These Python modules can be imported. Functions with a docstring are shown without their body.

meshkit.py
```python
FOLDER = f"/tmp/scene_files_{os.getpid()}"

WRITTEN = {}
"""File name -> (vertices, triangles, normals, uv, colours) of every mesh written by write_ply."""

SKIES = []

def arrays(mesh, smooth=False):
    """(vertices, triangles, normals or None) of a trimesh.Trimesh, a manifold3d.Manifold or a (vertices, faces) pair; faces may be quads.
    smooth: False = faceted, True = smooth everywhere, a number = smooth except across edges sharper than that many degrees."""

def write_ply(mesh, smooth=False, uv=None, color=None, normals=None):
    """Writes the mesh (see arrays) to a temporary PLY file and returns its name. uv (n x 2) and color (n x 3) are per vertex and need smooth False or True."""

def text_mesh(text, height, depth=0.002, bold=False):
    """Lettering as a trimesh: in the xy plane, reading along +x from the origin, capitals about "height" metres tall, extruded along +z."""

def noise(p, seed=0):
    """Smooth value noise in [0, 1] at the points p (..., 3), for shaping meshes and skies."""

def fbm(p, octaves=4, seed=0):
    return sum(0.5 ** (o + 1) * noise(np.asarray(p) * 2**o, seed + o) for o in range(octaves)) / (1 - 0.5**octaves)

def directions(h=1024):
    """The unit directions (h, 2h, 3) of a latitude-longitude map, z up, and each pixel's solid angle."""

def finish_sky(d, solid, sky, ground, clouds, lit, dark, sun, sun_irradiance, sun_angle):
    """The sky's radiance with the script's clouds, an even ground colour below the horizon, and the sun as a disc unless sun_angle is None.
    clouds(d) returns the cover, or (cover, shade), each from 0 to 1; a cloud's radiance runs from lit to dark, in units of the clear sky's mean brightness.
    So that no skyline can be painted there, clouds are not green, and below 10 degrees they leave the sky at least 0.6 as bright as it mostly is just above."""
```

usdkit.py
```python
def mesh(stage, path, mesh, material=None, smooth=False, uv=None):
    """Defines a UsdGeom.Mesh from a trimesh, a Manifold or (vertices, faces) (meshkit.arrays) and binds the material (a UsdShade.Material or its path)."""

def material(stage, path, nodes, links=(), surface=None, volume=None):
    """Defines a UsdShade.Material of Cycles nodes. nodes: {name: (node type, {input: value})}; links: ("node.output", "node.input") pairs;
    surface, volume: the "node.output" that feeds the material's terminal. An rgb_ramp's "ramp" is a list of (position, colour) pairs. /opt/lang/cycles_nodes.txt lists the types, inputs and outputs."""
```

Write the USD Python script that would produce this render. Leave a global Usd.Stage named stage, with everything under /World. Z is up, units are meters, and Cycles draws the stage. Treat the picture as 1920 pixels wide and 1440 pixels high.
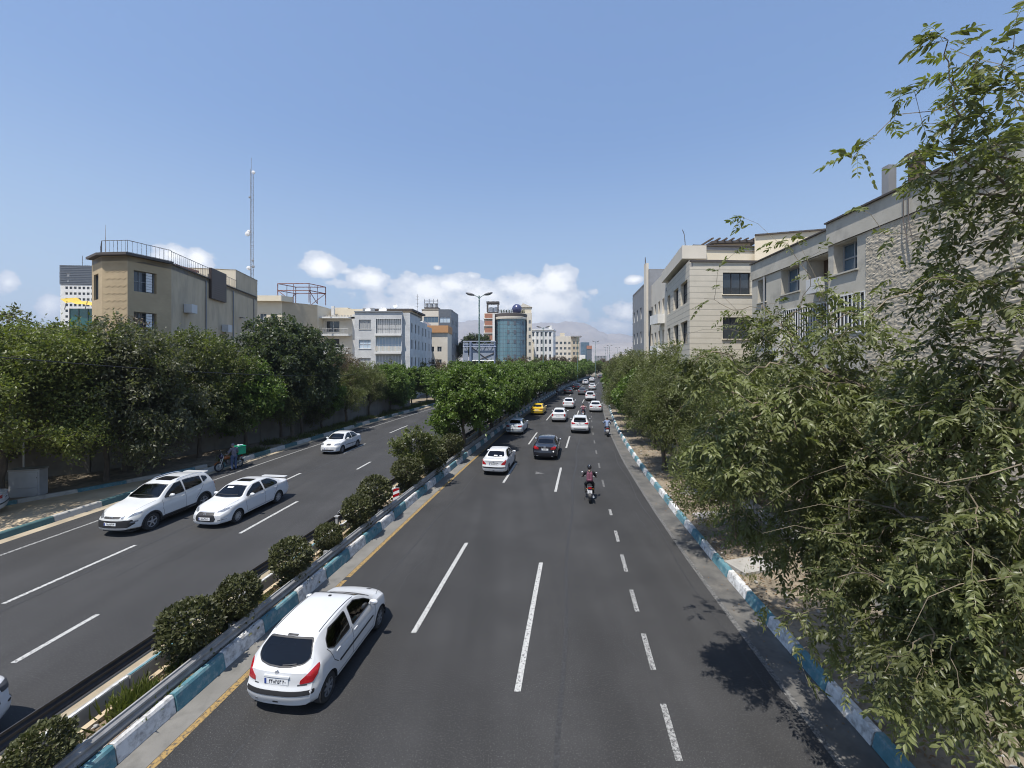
import math, random, numpy as np, trimesh, usdkit, meshkit, manifold3d
from scipy.spatial import cKDTree
from scipy.interpolate import PchipInterpolator, LinearNDInterpolator, NearestNDInterpolator
import shapely, shapely.geometry as sg
from pxr import Usd, UsdGeom, UsdLux, UsdShade, Gf, Sdf, Vt

stage = Usd.Stage.CreateInMemory()
UsdGeom.SetStageUpAxis(stage, 'Z')
UsdGeom.SetStageMetersPerUnit(stage, 1.0)
UsdGeom.Xform.Define(stage, '/World')
stage.SetDefaultPrim(stage.GetPrimAtPath('/World'))
UsdGeom.Scope.Define(stage, '/World/Looks')
random.seed(7)
RNG = np.random.default_rng(11)

# ---------------------------------------------------------------- camera, sky, sun, exposure
CAM_H, FPX, HORIZ = 7.2, 790.0, 676.0
cam = UsdGeom.Camera.Define(stage, '/World/camera')
cam.CreateHorizontalApertureAttr(36.0)
cam.CreateVerticalApertureAttr(27.0)
cam.CreateFocalLengthAttr(36.0 * FPX / 1920)
cam.CreateVerticalApertureOffsetAttr(-44.0 / 1920 * 36)
cam.CreateFStopAttr(0.0)
cam.CreateClippingRangeAttr(Gf.Vec2f(0.1, 60000))
cam.CreateExposureAttr(EXPOSURE := 0.66)
cx = UsdGeom.Xformable(cam.GetPrim())
cx.AddTranslateOp().Set(Gf.Vec3d(0, 0, CAM_H))
cx.AddRotateXYZOp().Set(Gf.Vec3f(90, 0, 0))

HAZE = 0.00019
SUN = np.array([-0.24, -0.36, 1.0]); SUN /= np.linalg.norm(SUN)
SUN_EL, SUN_ROT = math.asin(SUN[2]), math.atan2(SUN[0], SUN[1])
sun = UsdLux.DistantLight.Define(stage, '/World/sun')
sun.CreateNormalizeAttr(True); sun.CreateIntensityAttr(1.12); sun.CreateAngleAttr(0.53)
sun.CreateColorAttr(Gf.Vec3f(1.0, 0.955, 0.89))
_z = Gf.Vec3d(*SUN); _x = Gf.Cross(Gf.Vec3d(0, 1, 0), _z).GetNormalized(); _y = Gf.Cross(_z, _x)
UsdGeom.Xformable(sun.GetPrim()).AddTransformOp().Set(Gf.Matrix4d(*_x, 0, *_y, 0, *_z, 0, 0, 0, 0, 1))

def dir_of(px, py):
    d = np.array([px - 960, FPX, HORIZ - py], float); d /= np.linalg.norm(d)
    return math.atan2(d[0], d[1]), math.asin(d[2])

def sky_material():
    N = {'tc': ('texture_coordinate', {}),
         'sky': ('sky_texture', {'sky_type': 'single_scattering', 'sun_disc': False, 'sun_elevation': SUN_EL, 'sun_rotation': SUN_ROT, 'altitude': 1300.0, 'air_density': 1.0, 'aerosol_density': 0.5, 'ozone_density': 3.0}),
         'sep': ('separate_xyz', {}), 'az': ('math', {'math_type': 'arctan2'}), 'el': ('math', {'math_type': 'arcsine'}),
         'uv': ('combine_xyz', {}),
         'n1': ('noise_texture', {'scale': 27.0, 'detail': 10.0, 'roughness': 0.6}),
         'n2': ('noise_texture', {'scale': 11.0, 'detail': 5.0, 'roughness': 0.55}),
         'map': ('mapping', {'scale': (1.0, 1.35, 1.0)}),
         'back': ('background_shader', {'strength': 0.13})}
    L = [('tc.generated', 'sep.vector'), ('sep.x', 'az.value1'), ('sep.y', 'az.value2'), ('sep.z', 'el.value1'),
         ('az.value', 'uv.x'), ('el.value', 'uv.y'), ('uv.vector', 'map.vector'), ('map.vector', 'n1.vector'), ('map.vector', 'n2.vector')]
    # (px, py, half width, half height, weight): cumulus heaps low over the hills, a few more round the horizon behind
    C = [(602, 500, 50, 24, 1.0), (648, 509, 24, 9, .7), (690, 524, 50, 23, 1.0), (636, 530, 44, 11, .62), (735, 527, 30, 12, .55), (800, 549, 88, 34, 1.0), (848, 536, 52, 24, .95),
         (760, 582, 100, 34, .92), (910, 584, 130, 44, .95), (985, 540, 80, 25, 1.05), (1042, 531, 46, 32, 1.1), (1020, 570, 84, 42, 1.05), (700, 556, 70, 22, .5), (905, 556, 70, 34, .95), (850, 590, 130, 36, .9), (1000, 600, 120, 30, .85),
         (1112, 546, 14, 9, .6), (1190, 524, 20, 9, .95), (1172, 588, 46, 26, .85), (1150, 612, 70, 22, .75), (820, 503, 9, 5, .7), (888, 517, 22, 8, .72),
         (322, 480, 44, 24, 1.0), (372, 490, 38, 22, 1.0), (14, 528, 30, 22, .75), (92, 572, 36, 30, .8), (500, 590, 90, 34, .5), (1330, 600, 120, 34, .8), (1560, 560, 120, 40, .9)]
    N['bw'] = ('rgb_to_bw', {}); N['pw'] = ('math', {'math_type': 'power', 'value2': -0.47}); N['pm'] = ('math', {'math_type': 'multiply', 'value2': 1.2})
    N['tint'] = ('mix_color', {'blend_type': 'multiply', 'fac': 1.0, 'b': (0.93, 1.0, 1.03), 'use_clamp': False}); N['soft'] = ('combine_color', {}); N['even'] = ('mix_color', {'blend_type': 'multiply', 'fac': 1.0, 'use_clamp': False})
    N['low'] = ('map_range', {'range_type': 'smoothstep', 'from_min': 0.0, 'from_max': 0.50, 'to_min': 0.62, 'to_max': 0.0})
    N['air'] = ('mix_color', {'blend_type': 'mix', 'b': (2.6, 3.4, 4.15), 'use_clamp': False})
    blobs = []
    for px, py, rx, ry, wt in C:
        u, v = dir_of(px, py); u2, _ = dir_of(px + rx, py); _, v2 = dir_of(px, py - ry)
        blobs.append((u, v, abs(u2 - u) * 1.18, abs(v2 - v) * 1.32, wt))
    r = random.Random(3)
    for k in range(16):
        blobs.append((math.pi / 2 + 0.2 + k * 0.18 - (2 * math.pi if k > 8 else 0), r.uniform(.07, .17), r.uniform(.07, .16), r.uniform(.025, .055), r.uniform(.7, 1.05)))
    last = None
    for i, (u, v, a, b, wt) in enumerate(blobs):
        N[f's{i}'] = ('vector_math', {'math_type': 'subtract', 'vector2': (u, v, 0)})
        N[f'm{i}'] = ('vector_math', {'math_type': 'multiply', 'vector2': (1 / a, 1 / b, 0)})
        N[f'l{i}'] = ('vector_math', {'math_type': 'length'})
        N[f'w{i}'] = ('map_range', {'from_min': 0.0, 'from_max': 1.25, 'to_min': wt, 'to_max': 0.0, 'clamp': True})
        L += [('uv.vector', f's{i}.vector1'), (f's{i}.vector', f'm{i}.vector1'), (f'm{i}.vector', f'l{i}.vector1'), (f'l{i}.value', f'w{i}.value')]
        if last is None: last = f'w{i}.result'
        else:
            N[f'x{i}'] = ('math', {'math_type': 'smoothmax', 'value3': 0.03})
            L += [(last, f'x{i}.value1'), (f'w{i}.result', f'x{i}.value2')]; last = f'x{i}.value'
    N['na'] = ('math', {'math_type': 'multiply_add', 'value2': 1.0, 'value3': -0.5}); N['nb'] = ('math', {'math_type': 'multiply_add', 'value2': 0.55, 'value3': -0.275})
    N['d1'] = ('math', {'math_type': 'add'}); N['d2'] = ('math', {'math_type': 'add'})
    N['alpha'] = ('map_range', {'range_type': 'smoothstep', 'from_min': 0.31, 'from_max': 0.45, 'to_min': 0.0, 'to_max': 0.97})
    N['lit'] = ('map_range', {'range_type': 'smoothstep', 'from_min': 0.40, 'from_max': 0.95, 'to_min': 0.0, 'to_max': 1.0})
    N['col'] = ('mix_color', {'blend_type': 'mix', 'a': (3.7, 4.0, 4.5), 'b': (7.2, 7.1, 6.9), 'use_clamp': False})
    N['mix'] = ('mix_color', {'blend_type': 'mix', 'use_clamp': False})
    L += [('n1.fac', 'na.value1'), ('n2.fac', 'nb.value1'), (last, 'd1.value1'), ('na.value', 'd1.value2'), ('d1.value', 'd2.value1'), ('nb.value', 'd2.value2'),
          ('d2.value', 'alpha.value'), ('d1.value', 'lit.value'), ('lit.result', 'col.fac'), ('alpha.result', 'mix.fac'), ('sky.color', 'bw.color'), ('bw.val', 'pw.value1'), ('pw.value', 'pm.value1'), ('pm.value', 'soft.r'), ('pm.value', 'soft.g'), ('pm.value', 'soft.b'), ('sky.color', 'tint.a'), ('tint.result', 'even.a'), ('soft.color', 'even.b'), ('even.result', 'air.a'), ('el.value', 'low.value'), ('low.result', 'air.fac'), ('air.result', 'mix.a'), ('col.result', 'mix.b'), ('mix.result', 'back.color')]
    return usdkit.material(stage, '/World/Looks/sky', N, L, surface='back.background')

dome = UsdLux.DomeLight.Define(stage, '/World/sky')
dome.GetPrim().SetCustomDataByKey('kind', 'structure')
UsdShade.MaterialBindingAPI.Apply(dome.GetPrim()).Bind(sky_material())

# ---------------------------------------------------------------- names, meshes, helpers
_counts = {}
def free_path(parent, name):
    k = (parent, name); n = _counts.get(k, 0); _counts[k] = n + 1
    return f'{parent}/{name}' + (f'_{n:03d}' if n else '')
def tag(prim, label=None, cat=None, group=None, kind=None):
    for k, v in (('label', label), ('category', cat), ('group', group), ('kind', kind)):
        if v: prim.SetCustomDataByKey(k, v)
    return prim
def P(o): return str(o.GetPath()) if hasattr(o, 'GetPath') else o
LOOK = {}
def obj(name, geo, mat, parent='/World', smooth=False, label=None, cat=None, group=None, kind=None):
    if isinstance(geo, MB): geo = geo.arrays()
    path = free_path(P(parent), name)
    m = usdkit.mesh(stage, path, geo, LOOK[mat], smooth=smooth).GetPrim()
    return tag(m, label, cat, group, kind)
def thing(name, label=None, cat=None, loc=(0, 0, 0), rot=0.0, group=None, kind=None, parent='/World', scale=None, tilt=None):
    x = UsdGeom.Xform.Define(stage, free_path(P(parent), name))
    x.AddTranslateOp().Set(Gf.Vec3d(*map(float, loc)))
    if rot: x.AddRotateZOp().Set(math.degrees(rot))
    if tilt: x.AddRotateXOp().Set(math.degrees(tilt))
    if scale is not None: x.AddScaleOp().Set(Gf.Vec3f(*(scale if np.ndim(scale) else (scale,) * 3)))
    return tag(x.GetPrim(), label, cat, group, kind)
stage.CreateClassPrim('/World/Prototypes')
def proto(name):
    UsdGeom.Xform.Define(stage, f'/World/Prototypes/{name}')
    return f'/World/Prototypes/{name}'
def copy_of(src, name, label, cat, loc, rot=0.0, group=None, scale=None, tilt=None):
    t = thing(name, label, cat, loc, rot, group, scale=scale, tilt=tilt)
    t.GetReferences().AddInternalReference(src); t.SetInstanceable(True)
    return t

class MB:
    """Collects pieces of one mesh."""
    def __init__(s): s.v, s.f, s.n = [], [], 0
    def add(s, v, f):
        v = np.asarray(v, float); f = np.asarray(f, int)
        if f.ndim == 2 and f.shape[1] == 4: f = np.vstack([f[:, [0, 1, 2]], f[:, [0, 2, 3]]])
        s.v.append(v); s.f.append(f + s.n); s.n += len(v); return s
    def mesh(s, m): return s.add(m.vertices, m.faces)
    def arrays(s): return np.vstack(s.v), np.vstack(s.f)
    def box(s, x0, x1, y0, y1, z0, z1):
        v = [(x, y, z) for z in (z0, z1) for y in (y0, y1) for x in (x0, x1)]
        return s.add(v, [(0, 2, 3, 1), (4, 5, 7, 6), (0, 1, 5, 4), (2, 6, 7, 3), (0, 4, 6, 2), (1, 3, 7, 5)])
    def obox(s, c, u, size):
        """box centred at c (z = bottom), x axis along the ground direction u"""
        u = np.array([u[0], u[1], 0.0]); u /= np.linalg.norm(u); w = np.array([-u[1], u[0], 0])
        a, b, h = size; c = np.asarray(c, float)
        v = [c + u * x + w * y + np.array([0, 0, z]) for z in (0, h) for y in (-b / 2, b / 2) for x in (-a / 2, a / 2)]
        return s.add(v, [(0, 2, 3, 1), (4, 5, 7, 6), (0, 1, 5, 4), (2, 6, 7, 3), (0, 4, 6, 2), (1, 3, 7, 5)])
    def tube(s, pts, r, n=6, cap=True):
        pts = np.asarray(pts, float); r = np.broadcast_to(np.asarray(r, float), len(pts))
        t = np.gradient(pts, axis=0); t /= np.linalg.norm(t, axis=1, keepdims=True) + 1e-12
        ref = np.where(np.abs(t[:, 2:3]) > .9, [[1.0, 0, 0]], [[0, 0, 1.0]])
        if len(pts) > 2: ref = np.broadcast_to(ref[0], ref.shape) if np.all(np.abs(t @ ref[0]) < .98) else ref
        a = np.cross(t, ref); a /= np.linalg.norm(a, axis=1, keepdims=True) + 1e-12; b = np.cross(t, a)
        th = np.arange(n) / n * 2 * np.pi
        ring = pts[:, None] + r[:, None, None] * (np.cos(th)[None, :, None] * a[:, None] + np.sin(th)[None, :, None] * b[:, None])
        v = ring.reshape(-1, 3); k = len(pts)
        i = np.arange(k - 1)[:, None] * n + np.arange(n)[None]; j = np.arange(k - 1)[:, None] * n + (np.arange(n) + 1)[None] % n
        f = np.stack([i, i + n, j + n, j], -1).reshape(-1, 4)
        s.add(v, f)
        if cap:
            s.add(np.vstack([ring[0], pts[:1]]), [(q, (q + 1) % n, n) for q in range(n)])
            s.add(np.vstack([ring[-1], pts[-1:]]), [((q + 1) % n, q, n) for q in range(n)])
        return s
    def lathe(s, prof, n=16, c=(0, 0, 0), axis='z'):
        prof = np.asarray(prof, float); th = np.arange(n) / n * 2 * np.pi
        v = np.stack([prof[:, 0:1] * np.cos(th), prof[:, 0:1] * np.sin(th), np.broadcast_to(prof[:, 1:2], (len(prof), n))], -1)
        if axis == 'y': v = v[..., [0, 2, 1]] * np.array([1, 1, -1])
        if axis == 'x': v = v[..., [2, 0, 1]]
        k = len(prof)
        i = np.arange(k - 1)[:, None] * n + np.arange(n)[None]; j = np.arange(k - 1)[:, None] * n + (np.arange(n) + 1)[None] % n
        return s.add(v.reshape(-1, 3) + np.asarray(c), np.stack([i, j, j + n, i + n], -1).reshape(-1, 4))
    def ball(s, c, r, sub=2):
        m = trimesh.creation.icosphere(subdivisions=sub, radius=1.0)
        return s.add(m.vertices * np.broadcast_to(r, 3) + np.asarray(c), m.faces)
    def prism(s, poly, h, M=None):
        """shapely polygon extruded by h along z, then placed by the 4x4 M"""
        for g in getattr(poly, 'geoms', [poly]):
            m = trimesh.creation.extrude_polygon(g, h, engine='earcut')
            if M is not None: m.apply_transform(M)
            s.mesh(m)
        return s
    def strip(s, A, B):
        """quads between two equally long polylines"""
        A, B = np.asarray(A, float), np.asarray(B, float); k = len(A)
        i = np.arange(k - 1)
        return s.add(np.vstack([A, B]), np.stack([i, i + 1, i + 1 + k, i + k], -1))
    def move(s, M):
        s.v = [v @ M[:3, :3].T + M[:3, 3] for v in s.v]; return s

def frame(origin, x, y, z):
    M = np.eye(4); M[:3, 0], M[:3, 1], M[:3, 2], M[:3, 3] = x, y, z, origin; return M
def rotz(a, t=(0, 0, 0)):
    M = np.eye(4); M[:2, :2] = [[math.cos(a), -math.sin(a)], [math.sin(a), math.cos(a)]]; M[:3, 3] = t; return M
def G(px, py, h=0.0):
    """the place at height h that the photograph shows at (px, py)"""
    y = FPX * (CAM_H - h) / (py - HORIZ); return np.array([(px - 960) * y / FPX, y, h])
def AT(px, py, y):
    """the place at distance y that the photograph shows at (px, py)"""
    return np.array([(px - 960) * y / FPX, y, CAM_H - (py - HORIZ) * y / FPX])

# ---------------------------------------------------------------- materials
def mat(name, col, rough=0.6, var=None, vscale=3.0, bump=0.0, bscale=30.0, spec=0.5, metal=0.0, coat=0.0, detail=5.0, grime=None, coords='position', stretch=None, extra=None):
    """principled with a noise-mottled base colour (col to var), fine relief and optional broad grime"""
    N = {'g': ('geometry', {}), 'tc': ('texture_coordinate', {}), 'p': ('principled_bsdf', {'roughness': rough, 'specular_ior_level': spec, 'metallic': metal, 'coat_weight': coat})}
    L = []; src = 'g.position' if coords == 'position' else 'tc.object'
    if stretch is not None:
        N['mp'] = ('mapping', {'scale': stretch}); L.append((src, 'mp.vector')); src = 'mp.vector'
    out = None
    if var is not None:
        N['n'] = ('noise_texture', {'scale': vscale, 'detail': detail, 'roughness': 0.6}); N['c'] = ('rgb_ramp', {'ramp': [(0.3, col), (0.7, var)]})
        L += [(src, 'n.vector'), ('n.fac', 'c.fac')]; out = 'c.color'
    if grime is not None:
        gcol, gscale, lo, hi, amt = grime
        N['gn'] = ('noise_texture', {'scale': gscale, 'detail': 6.0, 'roughness': 0.65}); N['gm'] = ('map_range', {'from_min': lo, 'from_max': hi, 'to_min': 0.0, 'to_max': amt, 'clamp': True})
        N['gx'] = ('mix_color', {'blend_type': 'mix', 'a': col, 'b': gcol})
        L += [(src, 'gn.vector'), ('gn.fac', 'gm.value'), ('gm.result', 'gx.fac')]
        if out: L.append((out, 'gx.a'))
        out = 'gx.result'
    if out: L.append((out, 'p.base_color'))
    else: N['p'][1]['base_color'] = col
    if bump:
        N['bn'] = ('noise_texture', {'scale': bscale, 'detail': 4.0, 'roughness': 0.6}); N['b'] = ('bump', {'strength': 0.6, 'distance': bump})
        L += [(src, 'bn.vector'), ('bn.fac', 'b.height'), ('b.normal', 'p.normal')]
    if extra: extra(N, L, src, out)
    LOOK[name] = usdkit.material(stage, f'/World/Looks/{name}', N, L, surface='p.BSDF'); return name

def leaf_mat(name, dark, light, yellow=None, trans=0.35, rough=0.42, clump=0.9):
    """leaves: a tone of its own for each leaf and for each clump, shining through a little"""
    N = {'g': ('geometry', {}), 'r': ('rgb_ramp', {'ramp': [(0.0, dark), (0.72, light), (0.93, light), (1.0, yellow or light)]}),
         'n': ('noise_texture', {'scale': clump, 'detail': 2.0}), 'nm': ('map_range', {'from_min': 0.3, 'from_max': 0.7, 'to_min': 0.55, 'to_max': 1.35, 'clamp': True}),
         'gr': ('combine_color', {}), 'm': ('mix_color', {'blend_type': 'multiply', 'fac': 1.0, 'use_clamp': False}),
         'p': ('principled_bsdf', {'roughness': rough, 'specular_ior_level': 0.45}), 't': ('translucent_bsdf', {}), 'tm': ('mix_color', {'blend_type': 'multiply', 'fac': 1.0, 'b': (1.35, 1.5, 0.62), 'use_clamp': False}),
         'x': ('mix_closure', {'fac': trans})}
    L = [('g.random_per_island', 'r.fac'), ('g.position', 'n.vector'), ('n.fac', 'nm.value'), ('nm.result', 'gr.r'), ('nm.result', 'gr.g'), ('nm.result', 'gr.b'), ('r.color', 'm.a'), ('gr.color', 'm.b'),
         ('m.result', 'p.base_color'), ('m.result', 'tm.a'), ('tm.result', 't.color'), ('p.BSDF', 'x.closure1'), ('t.BSDF', 'x.closure2')]
    LOOK[name] = usdkit.material(stage, f'/World/Looks/{name}', N, L, surface='x.closure'); return name

def glass_mat(name, tint, ior=1.5, rough=0.0):
    N = {'f': ('fresnel', {'IOR': ior}), 't': ('transparent_bsdf', {'color': tint}), 'r': ('glossy_bsdf', {'color': (0.95, 0.97, 1.0), 'roughness': rough}), 'x': ('mix_closure', {})}
    LOOK[name] = usdkit.material(stage, f'/World/Looks/{name}', N, [('f.fac', 'x.fac'), ('t.BSDF', 'x.closure1'), ('r.BSDF', 'x.closure2')], surface='x.closure'); return name

def asphalt(name, base, light, streak):
    """worn asphalt: fine bright stones, broad mottling, tyre-darkened lanes along the road (y)"""
    N = {'g': ('geometry', {}), 'n1': ('noise_texture', {'scale': 0.35, 'detail': 5.0, 'roughness': 0.6}), 'mp': ('mapping', {'scale': (0.75, 0.03, 1.0)}), 'n2': ('noise_texture', {'scale': 1.0, 'detail': 3.0, 'roughness': 0.55}),
         'n3': ('noise_texture', {'scale': 34.0, 'detail': 4.0, 'roughness': 0.8}), 'v': ('voronoi_texture', {'scale': 38.0}), 'c1': ('rgb_ramp', {'ramp': [(0.32, base), (0.7, light)]}),
         'm2': ('map_range', {'from_min': 0.38, 'from_max': 0.66, 'to_min': 0.0, 'to_max': 0.6, 'clamp': True}), 'x2': ('mix_color', {'blend_type': 'mix', 'b': streak}),
         'sp': ('map_range', {'from_min': 0.55, 'from_max': 0.72, 'to_min': 0.0, 'to_max': 0.62, 'clamp': True}), 'x3': ('mix_color', {'blend_type': 'mix', 'b': (0.20, 0.198, 0.19)}),
         'n4': ('noise_texture', {'scale': 1.7, 'detail': 6.0, 'roughness': 0.7}), 'pt': ('map_range', {'from_min': 0.67, 'from_max': 0.72, 'to_min': 0.0, 'to_max': 0.7, 'clamp': True}), 'x4': ('mix_color', {'blend_type': 'mix', 'b': (0.022, 0.022, 0.024)}),
         'b': ('bump', {'strength': 0.5, 'distance': 0.006}), 'p': ('principled_bsdf', {'roughness': 0.82, 'specular_ior_level': 0.35})}
    L = [('g.position', 'n1.vector'), ('n1.fac', 'c1.fac'), ('g.position', 'mp.vector'), ('mp.vector', 'n2.vector'), ('n2.fac', 'm2.value'), ('m2.result', 'x2.fac'), ('c1.color', 'x2.a'),
         ('g.position', 'n3.vector'), ('n3.fac', 'sp.value'), ('sp.result', 'x3.fac'), ('x2.result', 'x3.a'), ('g.position', 'n4.vector'), ('n4.fac', 'pt.value'), ('pt.result', 'x4.fac'), ('x3.result', 'x4.a'), ('x4.result', 'p.base_color'),
         ('n3.fac', 'b.height'), ('b.normal', 'p.normal')]
    LOOK[name] = usdkit.material(stage, f'/World/Looks/{name}', N, L, surface='p.BSDF'); return name

def marking(name, col, wear):
    """road paint worn through to the asphalt in specks"""
    N = {'g': ('geometry', {}), 'n': ('noise_texture', {'scale': 16.0, 'detail': 6.0, 'roughness': 0.75}), 'k': ('map_range', {'from_min': wear, 'from_max': wear + 0.12, 'to_min': 0.0, 'to_max': 0.9, 'clamp': True}),
         'x': ('mix_color', {'blend_type': 'mix', 'a': col, 'b': (0.04, 0.04, 0.042)}), 'p': ('principled_bsdf', {'roughness': 0.75})}
    LOOK[name] = usdkit.material(stage, f'/World/Looks/{name}', N, [('g.position', 'n.vector'), ('n.fac', 'k.value'), ('k.result', 'x.fac'), ('x.result', 'p.base_color')], surface='p.BSDF'); return name

asphalt('asphalt', (0.026, 0.0257, 0.0258), (0.043, 0.0426, 0.0428), (0.019, 0.0187, 0.0187))
asphalt('asphalt_old', (0.030, 0.0298, 0.030), (0.046, 0.0456, 0.046), (0.023, 0.0227, 0.023))
marking('paint_white', (0.40, 0.40, 0.385), 0.50); marking('paint_worn', (0.29, 0.29, 0.28), 0.46); marking('paint_yellow', (0.29, 0.19, 0.065), 0.48); marking('paint_faint', (0.15, 0.148, 0.14), 0.44)
mat('gutter_concrete', (0.115, 0.111, 0.10), 0.85, (0.195, 0.187, 0.17), 2.2, 0.004, 40, grime=((0.075, 0.072, 0.066), 1.1, 0.5, 0.75, 0.7))
mat('gutter_road', (0.055, 0.054, 0.052), 0.85, (0.12, 0.115, 0.105), 1.4, 0.004, 40, grime=((0.20, 0.18, 0.15), .8, 0.5, 0.75, 0.6))
mat('gutter_dust', (0.24, 0.20, 0.14), 0.9, (0.38, 0.32, 0.23), 1.2, 0.004, 30)
marking('tar', (0.021, 0.021, 0.0213), 0.46); mat('patch_asphalt', (0.030, 0.030, 0.0305), 0.85, (0.045, 0.045, 0.045), 3.0, 0.004, 60)
mat('soil', (0.13, 0.095, 0.06), 0.95, (0.30, 0.225, 0.145), 1.6, 0.05, 14, grime=((0.06, 0.05, 0.035), 4.0, 0.55, 0.75, 0.6))
mat('dirt_verge', (0.15, 0.125, 0.09), 0.95, (0.29, 0.24, 0.175), 0.9, 0.03, 12, grime=((0.085, 0.07, 0.05), 4.0, 0.47, 0.66, 0.7))
mat('sandy_paving', (0.36, 0.28, 0.18), 0.9, (0.50, 0.40, 0.27), 0.6, 0.006, 25, grime=((0.22, 0.18, 0.125), 0.9, 0.5, 0.75, 0.6))
mat('earth', (0.17, 0.15, 0.12), 0.95, (0.26, 0.23, 0.19), 0.08)
mat('kerb_white', (0.50, 0.505, 0.50), 0.8, (0.64, 0.645, 0.635), 5.0, 0.008, 26, grime=((0.20, 0.195, 0.185), 6.5, 0.45, 0.66, 0.85))
mat('kerb_teal', (0.050, 0.150, 0.185), 0.8, (0.095, 0.215, 0.25), 4.0, 0.008, 26, grime=((0.25, 0.29, 0.295), 7.0, 0.50, 0.68, 0.75))
mat('kerb_dull', (0.30, 0.29, 0.26), 0.85, (0.44, 0.43, 0.40), 3.0, 0.006, 26, grime=((0.17, 0.16, 0.14), 3.0, 0.5, 0.72, 0.7))
mat('kerb_dark_teal', (0.035, 0.085, 0.088), 0.75, (0.06, 0.125, 0.125), 4.0, 0.006, 26, grime=((0.16, 0.17, 0.16), 5.0, 0.58, 0.75, 0.5))
mat('rail_steel', (0.22, 0.22, 0.218), 0.6, (0.33, 0.33, 0.325), 3.0, 0.001, 60, metal=0.1, grime=((0.12, 0.115, 0.105), 2.5, 0.5, 0.75, 0.6))
mat('rail_dark', (0.035, 0.036, 0.04), 0.55, (0.07, 0.07, 0.075), 3.0, 0.001, 60, metal=0.3)
mat('concrete', (0.27, 0.26, 0.24), 0.85, (0.38, 0.37, 0.345), 1.5, 0.004, 30, grime=((0.15, 0.145, 0.13), 1.2, 0.5, 0.75, 0.6))
mat('concrete_dark', (0.10, 0.095, 0.088), 0.9, (0.17, 0.165, 0.155), 1.5, 0.004, 30)
mat('wall_plaster', (0.13, 0.12, 0.105), 0.9, (0.20, 0.188, 0.165), 0.7, 0.006, 16, grime=((0.12, 0.115, 0.105), 0.8, 0.5, 0.72, 0.7))
mat('trunk', (0.062, 0.05, 0.038), 0.95, (0.13, 0.105, 0.08), 6.0, 0.02, 30, stretch=(1, 1, 0.3))
mat('twig', (0.125, 0.105, 0.072), 0.85, (0.23, 0.185, 0.125), 5.0)
mat('bark_pale', (0.11, 0.09, 0.068), 0.9, (0.20, 0.16, 0.12), 7.0, 0.012, 30, stretch=(1, 1, 0.3))
leaf_mat('leaf_olive', (0.105, 0.120, 0.040), (0.33, 0.345, 0.135), (0.52, 0.49, 0.20), 0.44)
leaf_mat('leaf_near', (0.135, 0.150, 0.058), (0.385, 0.395, 0.175), (0.62, 0.58, 0.25), 0.36)
leaf_mat('leaf_dark', (0.070, 0.088, 0.046), (0.225, 0.245, 0.145), (0.38, 0.38, 0.22), 0.4)
leaf_mat('leaf_bright', (0.105, 0.155, 0.034), (0.32, 0.395, 0.11), (0.52, 0.55, 0.18), 0.4)
leaf_mat('leaf_yellow', (0.13, 0.150, 0.038), (0.30, 0.305, 0.095), (0.42, 0.39, 0.14), 0.38)
leaf_mat('leaf_grey', (0.115, 0.120, 0.070), (0.30, 0.30, 0.19), (0.40, 0.38, 0.23), 0.4)
leaf_mat('leaf_dry', (0.125, 0.090, 0.058), (0.26, 0.19, 0.115), (0.22, 0.22, 0.09), 0.3)
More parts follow.
